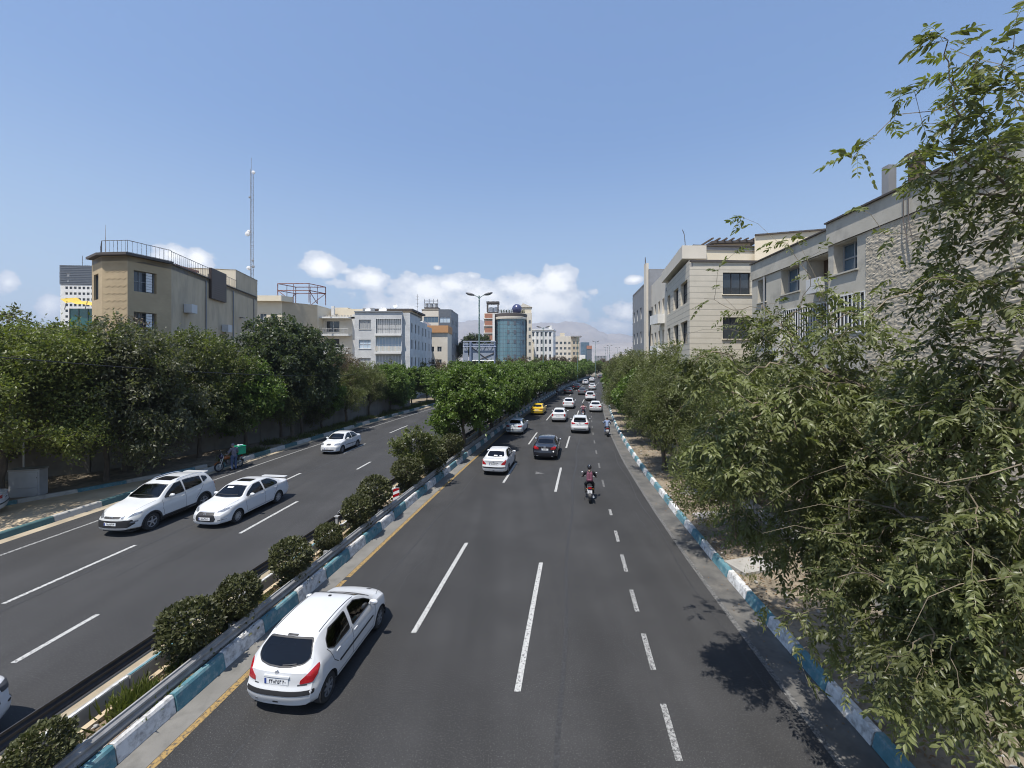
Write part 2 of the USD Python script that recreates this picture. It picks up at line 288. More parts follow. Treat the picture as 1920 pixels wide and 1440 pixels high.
leaf_mat('leaf_shrub', (0.070, 0.074, 0.028), (0.185, 0.182, 0.078), (0.30, 0.28, 0.12), 0.22, 0.5, 3.0)
leaf_mat('litter', (0.16, 0.10, 0.05), (0.38, 0.26, 0.13), (0.55, 0.42, 0.18), 0.1, 0.8)

# ---------------------------------------------------------------- the course of the two carriageways, read off the ground
def course(pts, deg=3):
    y = np.array([p[1] for p in pts]); x = np.array([p[0] for p in pts]); c = np.polyfit(y, x, deg, w=FPX / y)
    d = np.polyder(c); y1 = max(y)
    def f(t):
        t = np.asarray(t, float); lo = np.clip(t, 3.0, y1)
        return np.polyval(c, lo) + (t - lo) * np.polyval(d, lo)
    return f
KERB_M = course([G(217, 1440), G(339, 1325), G(660, 1043), G(752, 972), G(799, 922), G(879, 851), G(946, 798), G(988, 773), G(1056, 730), G(1069, 722), G(1092, 712.5)])
def KERB_R(y): return KERB_M(y) + np.interp(y, [7, 10, 15, 20, 30, 45, 60, 250], [13.74, 13.49, 13.12, 12.82, 12.34, 11.94, 11.77, 11.5])
def KERB_L(y): return KERB_M(y) - np.interp(y, [7, 10, 15.5, 19.2, 23, 32.5, 46.6, 58.6, 80, 250], [14.13, 14.37, 14.80, 15.05, 15.28, 15.74, 16.19, 16.38, 16.45, 16.3])
def RAIL_L(y): return KERB_M(y) - 2.08          # left edge of the median, where the other carriageway begins
def heading(f, y): return math.atan2(float(f(y + .5) - f(y - .5)), 1.0)   # to the right of straight ahead
def ys(a, b, step): return np.linspace(a, b, max(2, int(round((b - a) / step)) + 1))
def along(f, yy, off=0.0, z=0.0):
    yy = np.asarray(yy, float); return np.stack([f(yy) + off, yy, np.full(len(yy), z)], -1)
FAR = 188.0

def sheet(name, fa, fb, a, b, z, m, n=1, oa=0.0, ob=0.0, kind='structure', parent='/World', label=None, step=2.0):
    yy = ys(a, b, step); mb = MB()
    for k in range(n):
        s, t = k / n, (k + 1) / n
        A = along(fa, yy, oa, z) * (1 - s) + along(fb, yy, ob, z) * s; B = along(fa, yy, oa, z) * (1 - t) + along(fb, yy, ob, z) * t
        mb.strip(B, A)
    return obj(name, mb, m, parent, kind=kind, label=label)

g = MB(); n = 24
gx, gy = np.meshgrid(np.linspace(-9000, 9000, n), np.linspace(-2500, 12500, n))
g.add(np.stack([gx.ravel(), gy.ravel(), np.full(gx.size, -0.03)], -1), [(j * n + i, j * n + i + 1, (j + 1) * n + i + 1, (j + 1) * n + i) for j in range(n - 1) for i in range(n - 1)])
obj('ground', g, 'earth', kind='structure')
road = thing('road', kind='structure'); road_l = thing('road', kind='structure')
sheet('asphalt_surface', KERB_M, KERB_R, -6, FAR, 0.0, 'asphalt', 4, 0.55, -0.75, kind=None, parent=road)
sheet('gutter', KERB_M, KERB_M, -6, FAR, 0.0, 'gutter_concrete', 1, 0.0, 0.55, kind=None, parent=road)
sheet('gutter', KERB_R, KERB_R, -6, FAR, 0.0, 'gutter_road', 1, -0.75, 0.0, kind=None, parent=road)
sheet('asphalt_surface', KERB_L, RAIL_L, -6, FAR, 0.0, 'asphalt_old', 4, 0.5, -0.15, kind=None, parent=road_l)
sheet('gutter', KERB_L, KERB_L, -6, FAR, 0.0, 'gutter_dust', 1, 0.0, 0.5, kind=None, parent=road_l)

# painted lines: each dash a piece of its road
def dash(parent, name, f, a, b, w, m, z=0.004):
    yy = ys(a, b, 1.5); mb = MB().strip(along(f, yy, w / 2, z), along(f, yy, -w / 2, z)); return obj(name, mb, m, parent)
def lane(u): return lambda y: KERB_M(y) * (1 - u) + KERB_R(y) * u
def fit_lane(pts):
    return [(p[0] - float(KERB_M(p[1]))) / float(KERB_R(p[1]) - KERB_M(p[1])) for p in pts]
for k, off in enumerate([0.62]):
    for a in np.arange(-5, 90, 9.5): dash(road, 'edge_line', lambda y: KERB_M(y) + 0.64, a, a + 9.3 if a < 60 else a + 9.5, 0.15, 'paint_yellow')
for a in np.arange(-5, 150, 11.0): dash(road, 'edge_line', lambda y: KERB_R(y) - 0.82, a, a + 10.9, 0.14, 'paint_faint')
L1 = lambda y: KERB_M(y) + 3.90
L2 = lambda y: KERB_M(y) + np.interp(y, [9, 50], [6.9, 7.38])
L3 = lambda y: KERB_M(y) + np.interp(y, [7, 17, 60], [10.02, 9.9, 9.2])
def ydash(py): return FPX * CAM_H / (py - HORIZ)
for a, b in [(-3.0, 2.6), (ydash(1187), ydash(1018)), (ydash(905), ydash(868)), (ydash(833), ydash(811)), (ydash(788), ydash(775)), (ydash(753), ydash(745))] + [(86 + 15 * k, 92 + 15 * k) for k in range(8)]:
    dash(road, 'lane_dash', L1, a, b, 0.14, 'paint_white')
for a, b in [(-5.5, 0.2), (ydash(1297), ydash(1055)), (ydash(922), ydash(877)), (ydash(840), ydash(818)), (ydash(784), ydash(770)), (72, 78)] + [(87 + 15 * k, 93 + 15 * k) for k in range(8)]:
    dash(road, 'lane_dash', L2, a, b, 0.14, 'paint_white')
for a, b in [(3.5, 5.2), (ydash(1427), ydash(1320)), (ydash(1256), ydash(1188)), (ydash(1147), ydash(1106)), (ydash(1072), ydash(1040)), (ydash(1016), ydash(995)), (ydash(966), ydash(955))]:
    dash(road, 'lane_dash', L3, a, b, 0.13, 'paint_worn')
for a in np.arange(24, 90, 4.2): dash(road, 'lane_dash', L3, a, a + 1.4, 0.12, 'paint_faint')
M1 = lambda y: KERB_L(y) + np.interp(y, [28, 45], [9.16, 8.8])
M2 = lambda y: KERB_L(y) + np.interp(y, [12, 25, 45], [5.8, 6.1, 5.2])
for a, b in [(ydash(1243), ydash(1152)), (ydash(1000), ydash(940)), (ydash(880), ydash(866)), (ydash(838), ydash(822)), (58, 64), (73, 79), (88, 94), (-6, 0)]:
    dash(road_l, 'lane_dash', M1, a, b, 0.14, 'paint_white')
for a, b in [(ydash(1132), ydash(1022)), (ydash(905), ydash(887)), (ydash(850), ydash(832)), (ydash(812), ydash(798)), (62, 68), (77, 83), (-2, 5)]:
    dash(road_l, 'lane_dash', M2, a, b, 0.14, 'paint_white')
for a in np.arange(-5, 110, 10.0): dash(road_l, 'edge_line', lambda y: KERB_L(y) + 1.75, a, a + 9.9, 0.13, 'paint_worn')
# tar seams, a wandering crack, utility covers and a worn patch
for par, f, a, b, w in ((road_l, lambda y: M2(y) + .42, 9, 48, .13), (road_l, lambda y: M1(y) - 1.6, 14, 30, .05), (road, lambda y: L2(y) + .95 + .06 * np.sin(np.asarray(y) * .7), 5, 62, .11), (road, lambda y: KERB_M(y) + 1.9 + .05 * np.sin(np.asarray(y) * .9), 6, 40, .06), (road, lambda y: KERB_R(y) - 1.25 + .08 * np.sin(np.asarray(y) * .8), 6, 34, .05)): dash(par, 'tar_seam', f, a, b, w, 'tar', .0025)
rc = random.Random(12)
for x0, y0, n_ in ((3.2, 8.2, 16), (-3.6, 13.0, 14), (5.6, 16, 18), (-12.5, 14.5, 16)):
    q = [(x0, y0)]
    for k in range(n_): q.append((q[-1][0] + rc.uniform(-.12, .16), q[-1][1] + rc.uniform(.12, .32)))
    q = np.array(q); w_ = np.array([rc.uniform(.008, .022) for _ in q]); obj('crack', MB().strip(np.stack([q[:, 0] + w_, q[:, 1], np.full(len(q), .003)], -1), np.stack([q[:, 0] - w_, q[:, 1], np.full(len(q), .003)], -1)), 'tar', road if x0 > -8 else road_l)
# a rubbed-off scrap of an old arrow
x_, y_ = G(1012, 887)[:2]; obj('arrow_marking', MB().add([(x_ - .3, y_ - .3, .005), (x_ + .32, y_ - .1, .005), (x_ + .06, y_ + .06, .005), (x_ - .22, y_ + .4, .005)], [(0, 1, 2, 3)]), 'paint_faint', road)
# kerbs: painted blocks laid end to end
def kerb(f, side, a, b, h, top, slope, length, mats, near, label, z0=0.0, jitter=0.012, seed=1):
    """blocks stand on the side (+1 right, -1 left) of the line f; slope = how far the face leans back"""
    t = thing('kerb', label, 'kerb'); r = random.Random(seed); y = a; k = 0; rest = {m: MB() for m in mats}
    while y < b:
        ln = length * r.uniform(0.86, 1.16); y2 = min(y + ln, b); g_ = 0.012
        o, dz, m = r.uniform(-jitter, jitter), r.uniform(-jitter, jitter), mats[k % len(mats)]
        prof = [(0, z0), (slope, h * .86), (slope + .03, h), (slope + top, h), (slope + top, z0)]
        A = np.array([(float(f(y + g_)) + side * (p + o), y + g_, q + (dz if q > z0 else 0)) for p, q in prof]); B = np.array([(float(f(y2 - g_)) + side * (p + o), y2 - g_, q + (dz if q > z0 else 0)) for p, q in prof])
        n_ = len(prof); fc = [(i, i + 1, i + 1 + n_, i + n_) for i in range(n_ - 1)]
        mb = MB().add(np.vstack([A, B]), fc).add(A, [(0, 1, 2), (0, 2, 3), (0, 3, 4)]).add(B, [(2, 1, 0), (3, 2, 0), (4, 3, 0)])
        if y < near: obj('kerb_stone', mb, m, t)
        else: rest[m].add(*mb.arrays())
        y = y2; k += 1
    for m in mats:
        if rest[m].n: obj('far_kerb_stones', rest[m], m, t, kind='stuff')
    return t
kerb(KERB_M, -1, -1.2, FAR, 0.36, 0.13, 0.05, 1.28, ['kerb_teal', 'kerb_white'], 75, 'low blue and white painted kerb in front of the median guard rail', seed=3)
kerb(KERB_R, 1, -1.2, FAR, 0.26, 0.16, 0.06, 1.12, ['kerb_white', 'kerb_teal'], 70, 'blue and white painted kerb between the right lane and the dusty verge', seed=4)
kerb(KERB_L, -1, 1.0, FAR, 0.27, 0.2, 0.04, 1.75, ['kerb_dull', 'kerb_dark_teal'], 80, 'grey and dark green kerb along the far side of the left carriageway', seed=5)
SLIP = lambda y: np.interp(y, [5, 13, 20.7, 22, 24.1, 27.0, 29.0], [-40, -30.2, -24.9, -24.0, -22.6, -20.9, -20.0])
kerb(SLIP, -1, 11.0, 28.2, 0.24, 0.2, 0.03, 1.6, ['kerb_dull', 'kerb_teal'], 80, 'second kerb of faded green blocks behind the sandy slip lane', seed=6)

# verges and the median
sheet('slip_lane', SLIP, KERB_L, 8, 28.2, 0.06, 'sandy_paving', 2, 0.0, -0.24)
obj('left_verge', MB().strip(along(KERB_L, ys(28.2, FAR, 3), -0.24, .14), along(lambda y: KERB_L(y) - 8 - 0 * y, ys(28.2, FAR, 3), 0, .16)), 'dirt_verge', kind='structure')
obj('left_verge', MB().strip(along(SLIP, ys(8, 28.2, 2), -0.23, .13), along(lambda y: SLIP(y) - 12, ys(8, 28.2, 2), 0, .15)), 'dirt_verge', kind='structure')
vy = ys(-4, FAR, 0.5); vo = np.linspace(0.22, 6.5, 22); VX, VY = np.meshgrid(vo, vy)
vz = 0.15 + 0.16 * meshkit.fbm(np.stack([VX * 1.1, VY * 1.1, VX * 0], -1), 4, 5) * np.clip((VX - .22) * 2, 0, 1) - 0.02
nn = len(vo); fi = [(j * nn + i, j * nn + i + 1, (j + 1) * nn + i + 1, (j + 1) * nn + i) for j in range(len(vy) - 1) for i in range(nn - 1)]
obj('right_verge', (np.stack([KERB_R(VY) + VX, VY, vz], -1).reshape(-1, 3), fi), 'dirt_verge', smooth=True, kind='structure')
vy = ys(-4, FAR, 0.4); vo = np.linspace(-0.19, -1.06, 6); VX, VY = np.meshgrid(vo, vy); nn = len(vo)
vz = 0.16 + 0.2 * (meshkit.fbm(np.stack([VX * 2, VY * 2, VX * 0], -1), 4, 9) - .4)
fi = [(j * nn + i + 1, j * nn + i, (j + 1) * nn + i, (j + 1) * nn + i + 1) for j in range(len(vy) - 1) for i in range(nn - 1)]
obj('median_soil', (np.stack([KERB_M(VY) + VX, VY, vz], -1).reshape(-1, 3), fi), 'soil', smooth=True, kind='structure')
sheet('median_ledge', KERB_M, KERB_M, -4, FAR, 0.30, 'gutter_dust', 1, -1.94, -1.49)
sheet('drain_floor', KERB_M, KERB_M, -4, FAR, 0.02, 'concrete_dark', 1, -1.36, -1.18)

def beam(name, f, off, w, z0, z1, a, b, piece, m, label, gap=0.015, caps=None):
    t = thing(name, label, name.replace('_', ' ')); y = a; k = 0
    while y < b:
        y2 = min(y + piece * (1 if y < 60 else 6), b); yy = ys(y + gap, y2 - gap, 1.3); L, R = off - w / 2, off + w / 2
        mb = MB().strip(along(f, yy, R, z1), along(f, yy, L, z1)).strip(along(f, yy, R, z0), along(f, yy, R, z1)).strip(along(f, yy, L, z1), along(f, yy, L, z0))
        for q in (yy[0], yy[-1]):
            c = [(float(f(q)) + s_, q, z_) for s_, z_ in ((L, z0), (R, z0), (R, z1), (L, z1))]; mb.add(c, [(0, 1, 2, 3)])
        obj('concrete_block', mb, m, t)
        if caps:
            mb = MB().strip(along(f, yy, R - .01, z1 + .02), along(f, yy, L + .06, z1 + .02)).strip(along(f, yy, R - .01, z1 + .003), along(f, yy, R - .01, z1 + .02)).strip(along(f, yy, L + .06, z1 + .02), along(f, yy, L + .06, z1 + .003))
            obj('painted_cap', mb, caps[k % 2], t)
        y = y2; k += 1
    return t
beam('low_wall', KERB_M, -1.42, 0.13, 0.0, 0.46, -3, FAR, 2.4, 'concrete', 'low grey wall with white and teal painted top edge along the median drain', caps=['kerb_white', 'kerb_teal'])
beam('edging', KERB_M, -1.12, 0.12, 0.0, 0.27, -3, FAR, 1.8, 'sandy_paving', 'narrow pale concrete edging between the shrubs and the drain')

# guard rails: folded steel beam on posts, with blocks between beam and post
def guard_rail(off, face, a, b, label, zt=0.66, m='rail_steel'):
    t = thing('guard_rail', label, 'guard rail')
    prof = [(0, 0.0), (.0, .055), (.05, .09), (.05, .13), (0, .17), (0, .19), (.05, .225), (.05, .26), (0, .30), (0, .335), (-.035, .34)]
    y = a; span = 4.0
    while y < b:
        y2 = min(y + (span if y < 90 else 24), b); yy = ys(y, y2, 1.0)
        mb = MB(); rows = [along(KERB_M, yy, off + face * (p - (0.004 if k_ % 2 else 0)), zt - .34 + q) for k_, (p, q) in enumerate(prof)]
        for r0, r1 in zip(rows[:-1], rows[1:]): mb.strip(r0, r1) if face > 0 else mb.strip(r1, r0)
        obj('beam', mb, m, t)
        if y < 100:
            x = float(KERB_M(y)) + off - face * .16; h = heading(KERB_M, y)
            post = obj('post', MB().obox((x, y + .06, -.03), (math.sin(h), math.cos(h)), (.11, .13, zt)), m, t)
            obj('spacer', MB().obox((x + face * .09, y + .06, zt - .30), (math.sin(h), math.cos(h)), (.1, .15, .2)), m, post)
            for zz in (.08, .24): obj('bolt', MB().ball((x + face * .21, y + .06, zt - .34 + zz), .016, 1), 'rail_dark', post)
        y = y2
    return t
guard_rail(-0.26, 1, -1.5, FAR, 'grey steel guard rail on the median beside our carriageway')
guard_rail(-1.99, -1, -1.5, FAR, 'dark steel guard rail on the median beside the opposite carriageway', 0.64, 'rail_dark')

# ---------------------------------------------------------------- vehicles
def carpaint(name, col, rough=0.32, coat=0.6, metal=0.0):
    return mat(name, col, rough, tuple(c * .93 for c in col), 1.3, coat=coat, metal=metal, coords='object', grime=(tuple(c * .7 + .05 for c in col), 2.0, .55, .85, .35))
carpaint('paint_car_white', (0.56, 0.57, 0.58)); carpaint('paint_car_pearl', (0.545, 0.555, 0.55)); carpaint('paint_car_black', (0.012, 0.013, 0.018), 0.25)
carpaint('paint_car_silver', (0.55, 0.60, 0.64), 0.35, .5, .1); carpaint('paint_car_grey', (0.13, 0.135, 0.14), 0.35, .5, .4); carpaint('paint_taxi', (0.72, 0.48, 0.03)); carpaint('paint_car_dark', (0.03, 0.03, 0.035), .3)
mat('tyre', (0.012, 0.012, 0.013), 0.9, (0.03, 0.03, 0.03), 20, coords='object'); mat('black_trim', (0.018, 0.018, 0.02), 0.55); mat('grey_trim', (0.06, 0.06, 0.065), 0.5)
mat('rim_alloy', (0.42, 0.43, 0.45), 0.35, metal=0.7); mat('rim_dull', (0.20, 0.205, 0.215), 0.5, metal=0.4); mat('car_glass_black', (0.012, 0.012, 0.015), 0.06, coat=0.5); mat('chrome', (0.72, 0.73, 0.75), 0.3, metal=.8)
mat('lamp_red', (0.26, 0.006, 0.010), 0.12, (0.38, 0.015, 0.02), 30, coat=0.5, coords='object'); mat('lamp_clear', (0.42, 0.44, 0.47), 0.1, (0.16, 0.17, 0.19), 14, metal=0.5, coat=1.0, coords='object'); mat('lamp_amber', (0.5, 0.2, 0.02), 0.2)
mat('plate_white', (0.72, 0.73, 0.74), 0.5); mat('plate_blue', (0.02, 0.05, 0.24), 0.5); mat('plate_ink', (0.015, 0.015, 0.02), 0.6); mat('cabin_dark', (0.022, 0.022, 0.024), 0.9); mat('cabin_seat', (0.09, 0.088, 0.085), 0.9); mat('cabin_cream', (0.33, 0.33, 0.32), 0.9)
glass_mat('car_glass', (0.22, 0.24, 0.25), 1.55); glass_mat('car_glass_dark', (0.035, 0.035, 0.045), 1.6); glass_mat('car_glass_clear', (0.50, 0.54, 0.55), 1.5)

def interp(keys): k = np.array(keys, float); return PchipInterpolator(k[:, 0], k[:, 1], extrapolate=True)
def smooth01(x): x = np.clip(x, 0, 1); return x * x * (3 - 2 * x)

class Body:
    """a car's outer skin as one smooth sheet; pieces are cut from and laid on it in side, end or top view"""
    def __init__(s, sp, nx=76):
        L = sp['L']; f = {k: interp(sp[k]) for k in ('top', 'belt', 'plan', 'roofw', 'bottom', 'rear', 'front')}
        ax = sp['axles']; R = s.R = sp['arch']
        x = np.unique(np.concatenate([np.linspace(0, L, nx), [0.02, 0.05, L - .02, L - .05]] + [a + R * np.cos(np.linspace(0, np.pi, 15)) for a in ax]))
        x = x[np.concatenate([[True], np.diff(x) > .012])]; x[-1] = L
        zt, zs, hw, hr, zb = (f[k](x) for k in ('top', 'belt', 'plan', 'roofw', 'bottom')); zs = np.minimum(zs, zt - .015)
        kk = smooth01((zt - zs - .06) / .25); hs = hw * .955; hr = (1 - kk) * hs * .86 + kk * np.minimum(hr, hs * .97); zr = zs + (zt - zs) * (.55 + .36 * kk)
        rows = []
        for t in (0, .5, .9): rows.append((hw * .93 * t, zb))
        for t in np.linspace(0, 1, 11)[1:]:
            rows.append((hw * np.interp(t, [0, .08, .25, .5, .75, .9, 1], [.93, .968, .992, 1.0, .994, .98, .955]) + sp.get('crease', 0) * math.exp(-((t - .72) / .07) ** 2), zb + (zs - zb) * t))
        for t in np.linspace(0, 1, 8)[1:]:
            b = 4 * t * (1 - t); rows.append((hs + (hr - hs) * t + .018 * b * kk, zs + (zr - zs) * t))
        for t in np.linspace(0, 1, 8)[1:]:
            th = t * np.pi / 2; rows.append((hr * np.cos(th) ** .8 if t < 1 else hr * 0, zr + (zt - zr) * np.sin(th) ** .9))
        y = np.stack([r_[0] for r_ in rows]); z = np.stack([r_[1] for r_ in rows]); m, n = y.shape; X = np.broadcast_to(x, (m, n)).copy()
        def ends(X, Y, Z):
            wr = smooth01(1 - X / sp.get('rear_depth', .5)); wf = smooth01(1 - (L - X) / sp.get('front_depth', .6)); u = np.abs(Y) / (sp['W'] / 2)
            return X + wr * (f['rear'](Z) + sp['round_rear'] * u ** 3) - wf * (f['front'](Z) + sp['round_front'] * u ** 2.5)
        V = [np.stack([ends(X, sg_ * y, z), sg_ * y, z], -1).reshape(-1, 3) for sg_ in (1, -1)]; F = []
        q = np.arange(m - 1)[:, None] * n + np.arange(n - 1)[None]
        side = np.stack([q, q + n, q + n + 1, q + 1], -1).reshape(-1, 4); F += [side[:, ::-1], side + m * n]
        base = 2 * m * n
        for xi in (0, n - 1):
            cols = np.linspace(-1, 1, 17); Y = y[:, xi][:, None] * cols; Z = np.broadcast_to(z[:, xi][:, None], Y.shape); Xc = ends(np.full(Y.shape, x[xi]), Y, Z)
            V.append(np.stack([Xc, Y, Z], -1).reshape(-1, 3)); q = np.arange(m - 1)[:, None] * 17 + np.arange(16)[None]
            c = np.stack([q, q + 1, q + 18, q + 17], -1).reshape(-1, 4) + base; F.append(c if xi else c[:, ::-1]); base += m * 17
        v = np.vstack(V); fq = np.vstack(F)
        # round wheel openings: faces inside go, corners next to them move onto the circle
        inside = np.zeros(len(v), bool); zc = s.zc = sp['wheel_r']
        for a in ax:
            d = np.hypot(v[:, 0] - a, v[:, 2] - zc); ins = (d < R) & (np.abs(v[:, 1]) > .3); k = ins & (d > 1e-6)
            sc = R / np.maximum(d[k], 1e-6); v[k, 0] = a + (v[k, 0] - a) * sc; v[k, 2] = np.maximum(zc + (v[k, 2] - zc) * sc, .12); inside |= ins
        fq = fq[~inside[fq].all(1)]
        t = trimesh.Trimesh(v, np.vstack([fq[:, [0, 1, 2]], fq[:, [0, 2, 3]]]), process=False); t.merge_vertices(digits_vertex=5)
        t.update_faces(t.nondegenerate_faces()); t.remove_unreferenced_vertices()
        s.v, s.f, s.sp = np.array(t.vertices), np.array(t.faces), sp; s.full = s.f.copy(); s.x = x
    AX = {'rear': (1, 2, 0, -1), 'front': (1, 2, 0, 1), 'left': (0, 2, 1, 1), 'right': (0, 2, 1, -1), 'top': (0, 1, 2, 1)}
    def depth(s, p, view):
        """how far out the skin stands at the points p of a view, along the view's axis"""
        a, b, c, sg_ = s.AX[view]; T = s.v[s.full]; lo, hi = p.min(0) - .03, p.max(0) + .03
        A = T[:, :, [a, b]]; keep = (A.max(1) >= lo).all(1) & (A.min(1) <= hi).all(1) & (sg_ * T[:, :, c].mean(1) > sg_ * (s.sp['L'] / 2 if c == 0 else 0) - (9 if c == 2 else 0))
        T = T[keep]; A = A[keep]; D = sg_ * T[:, :, c]
        e0, e1 = A[:, 1] - A[:, 0], A[:, 2] - A[:, 0]; det = e0[:, 0] * e1[:, 1] - e0[:, 1] * e1[:, 0]; ok = np.abs(det) > 1e-9
        A, D, e0, e1, det = A[ok], D[ok], e0[ok], e1[ok], det[ok]
        w = p[:, None] - A[None, :, 0]; u1 = (w[..., 0] * e1[:, 1] - w[..., 1] * e1[:, 0]) / det; u2 = (e0[:, 0] * w[..., 1] - e0[:, 1] * w[..., 0]) / det
        hit = (u1 > -.001) & (u2 > -.001) & (u1 + u2 < 1.001); d = D[:, 0] + u1 * (D[:, 1] - D[:, 0]) + u2 * (D[:, 2] - D[:, 0]); d = np.where(hit, d, -9e9).max(1)
        bad = d < -1e9
        if bad.any() and (~bad).any(): d[bad] = d[~bad][cKDTree(p[~bad]).query(p[bad])[1]]
        return d
    def patch(s, poly, view, off=.006, step=.05, thick=.012):
        """the polygon laid on the skin, standing off a little, with a rim"""
        a, b, c, sg_ = s.AX[view]; mb = MB()
        for g_ in getattr(poly, 'geoms', [poly]):
            if g_.is_empty or g_.area < 1e-6: continue
            g_ = g_.simplify(.002); bd = [np.array(r_.segmentize(step).coords)[:-1] for r_ in [g_.exterior, *g_.interiors]]
            x0, y0, x1, y1 = g_.bounds; gx, gy = np.meshgrid(np.arange(x0 + step / 2, x1, step), np.arange(y0 + step / 2, y1, step)); gp = np.stack([gx.ravel(), gy.ravel()], -1)
            if len(gp): gp = gp[shapely.contains_xy(g_.buffer(-step * .35), gp[:, 0], gp[:, 1])]
            from scipy.spatial import Delaunay
            p = np.vstack(bd + ([gp] if len(gp) else [])); tri = Delaunay(p).simplices; cen = p[tri].mean(1); tri = tri[shapely.contains_xy(g_, cen[:, 0], cen[:, 1])]
            d = s.depth(p, view) + off; v = np.zeros((len(p), 3)); v[:, a], v[:, b], v[:, c] = p[:, 0], p[:, 1], sg_ * d
            e = np.cross(v[tri[:, 1]] - v[tri[:, 0]], v[tri[:, 2]] - v[tri[:, 0]])[:, c] * sg_ < 0; tri[e] = tri[e][:, ::-1]; mb.add(v, tri)
            if thick:
                k = 0
                for ring in bd:
                    n_ = len(ring); o = v[k:k + n_]; i_ = o.copy(); i_[:, c] -= sg_ * thick; k += n_
                    q = np.arange(n_); mb.add(np.vstack([o, i_]), np.stack([q, (q + 1) % n_, (q + 1) % n_ + n_, q + n_], -1))
        return mb
    def cut(s, poly, view):
        a, b, c, sg_ = s.AX[view]; edge = poly.buffer(-.006)
        for lev in range(3):                                    # finer faces along the rim of the opening
            T = s.v[s.f]; n = np.cross(T[:, 1] - T[:, 0], T[:, 2] - T[:, 0])[:, c] * sg_; P2 = T[:, :, [a, b]]; lo, hi = P2.min(1), P2.max(1); bx = edge.bounds
            k = np.where((n > 0) & (hi[:, 0] > bx[0]) & (lo[:, 0] < bx[2]) & (hi[:, 1] > bx[1]) & (lo[:, 1] < bx[3]))[0]
            k = k[shapely.intersects(edge.exterior, shapely.polygons(P2[k]))]; k = k[np.linalg.norm(T[k][:, 0] - T[k][:, 1], axis=1) + np.linalg.norm(T[k][:, 1] - T[k][:, 2], axis=1) > .03]
            if not len(k): break
            m = (T[k] + T[k][:, [1, 2, 0]]) / 2; base = len(s.v); ix = base + np.arange(len(k) * 3).reshape(-1, 3); s.v = np.vstack([s.v, m.reshape(-1, 3)]); o = s.f[k]
            new = np.concatenate([np.stack([o[:, 0], ix[:, 0], ix[:, 2]], 1), np.stack([ix[:, 0], o[:, 1], ix[:, 1]], 1), np.stack([ix[:, 2], ix[:, 1], o[:, 2]], 1), ix]); s.f = np.vstack([np.delete(s.f, k, 0), new])
        T = s.v[s.f]; cen = T.mean(1); pts = cen[:, [a, b]]; n = np.cross(T[:, 1] - T[:, 0], T[:, 2] - T[:, 0])[:, c] * sg_
        k = np.where(shapely.contains_xy(edge, pts[:, 0], pts[:, 1]))[0]
        if len(k):
            k = k[(n[k] > 0) | (np.abs(s.depth(pts[k], view) - sg_ * cen[k, c]) < .16)]
            mid = s.sp['L'] / 2 if c == 0 else 0; k = k[sg_ * cen[k, c] > sg_ * mid]; s.f = np.delete(s.f, k, 0)

def rpoly(pts, r=.03): return sg.Polygon(pts).buffer(-r).buffer(2 * r, quad_segs=4).buffer(-r, quad_segs=4)
def mirror(pts): return [(-p[0], p[1]) for p in pts]

GLYPH = {'1': [[(0, .1), (.12, 0)], [(.08, .05), (.12, 1)]], '2': [[(.05, 0), (.1, 1)], [(.05, .05), (.12, .35), (.3, .35), (.36, 0)]], '3': [[(.05, 0), (.1, 1)], [(.05, .05), (.1, .3), (.2, .3), (.24, .05), (.3, .3), (.4, .3), (.45, 0)]],
         '5': [[(.25, 0), (.05, .5), (.1, 1), (.25, .9), (.4, 1), (.48, .55), (.25, 0)]], '6': [[(.4, .05), (.15, .05), (.08, .35), (.4, .42)], [(.3, .4), (.1, 1)]], '7': [[(0, 0), (.22, 1), (.45, 0)]], '8': [[(0, 1), (.22, 0), (.45, 1)]], '0': [[(.15, .45), (.25, .55), (.15, .65), (.1, .55), (.15, .45)]],
         '4': [[(.05, 0), (.1, 1)], [(.4, .05), (.15, .1), (.2, .3), (.4, .3)], [(.1, .45), (.4, .42)]], '9': [[(.35, 1), (.35, .2), (.2, .02), (.06, .2), (.2, .4), (.35, .35)]], 'T': [[(.1, .1), (.1, .9)], [(.1, .9), (.55, .9), (.5, .6), (.2, .8)]],
         'N': [[(.05, .35), (.08, .85), (.3, 1), (.55, .8), (.55, .35)], [(.3, .45), (.3, .5)]]}
def plate_text(txt, h):
    shapes, x = [], 0
    for c in txt:
        if c == ' ': x += .25; continue
        w = 0
        for st in GLYPH[c]:
            shapes.append(sg.LineString([(x + px_ , 1 - py_) for px_, py_ in st]).buffer(.075, quad_segs=2)); w = max(w, max(p_[0] for p_ in st))
        x += w + .22
    u = shapely.union_all(shapes); return shapely.affinity.scale(shapely.affinity.translate(u, -x / 2 + .1, -.5), h, h, origin=(0, 0))
import shapely.affinity

def number_plate(parent, body, view, z, y=0.0, txt='22N253 22', w=.52, h=.115, dx=0.0):
    c = sg.box(y - w / 2, z - h / 2, y + w / 2, z + h / 2); sgn = -1 if view == 'rear' else 1
    d = float(body.depth(np.array([[y, z]]), view)[0]) + .012
    X = sgn * d + dx
    pl = obj('licence_plate', MB().box(min(X - sgn * .02, X), max(X - sgn * .02, X), y - w / 2, y + w / 2, z - h / 2, z + h / 2), 'plate_white', parent)
    # seen from outside, the blue band sits at the left end
    left = y + w / 2 if view == 'rear' else y - w / 2; s_ = -1 if view == 'rear' else 1
    b0, b1 = sorted((left + s_ * .004, left + s_ * .05)); obj('country_band', MB().box(min(X, X + sgn * .002), max(X, X + sgn * .002), b0, b1, z - h / 2 + .005, z + h / 2 - .005), 'plate_blue', pl)
    M = frame((X, y + s_ * .03, z), (0, s_, 0), (0, 0, 1), (sgn, 0, 0)); obj('plate_number', MB().prism(plate_text(txt, h * .62), .003, M), 'plate_ink', pl)

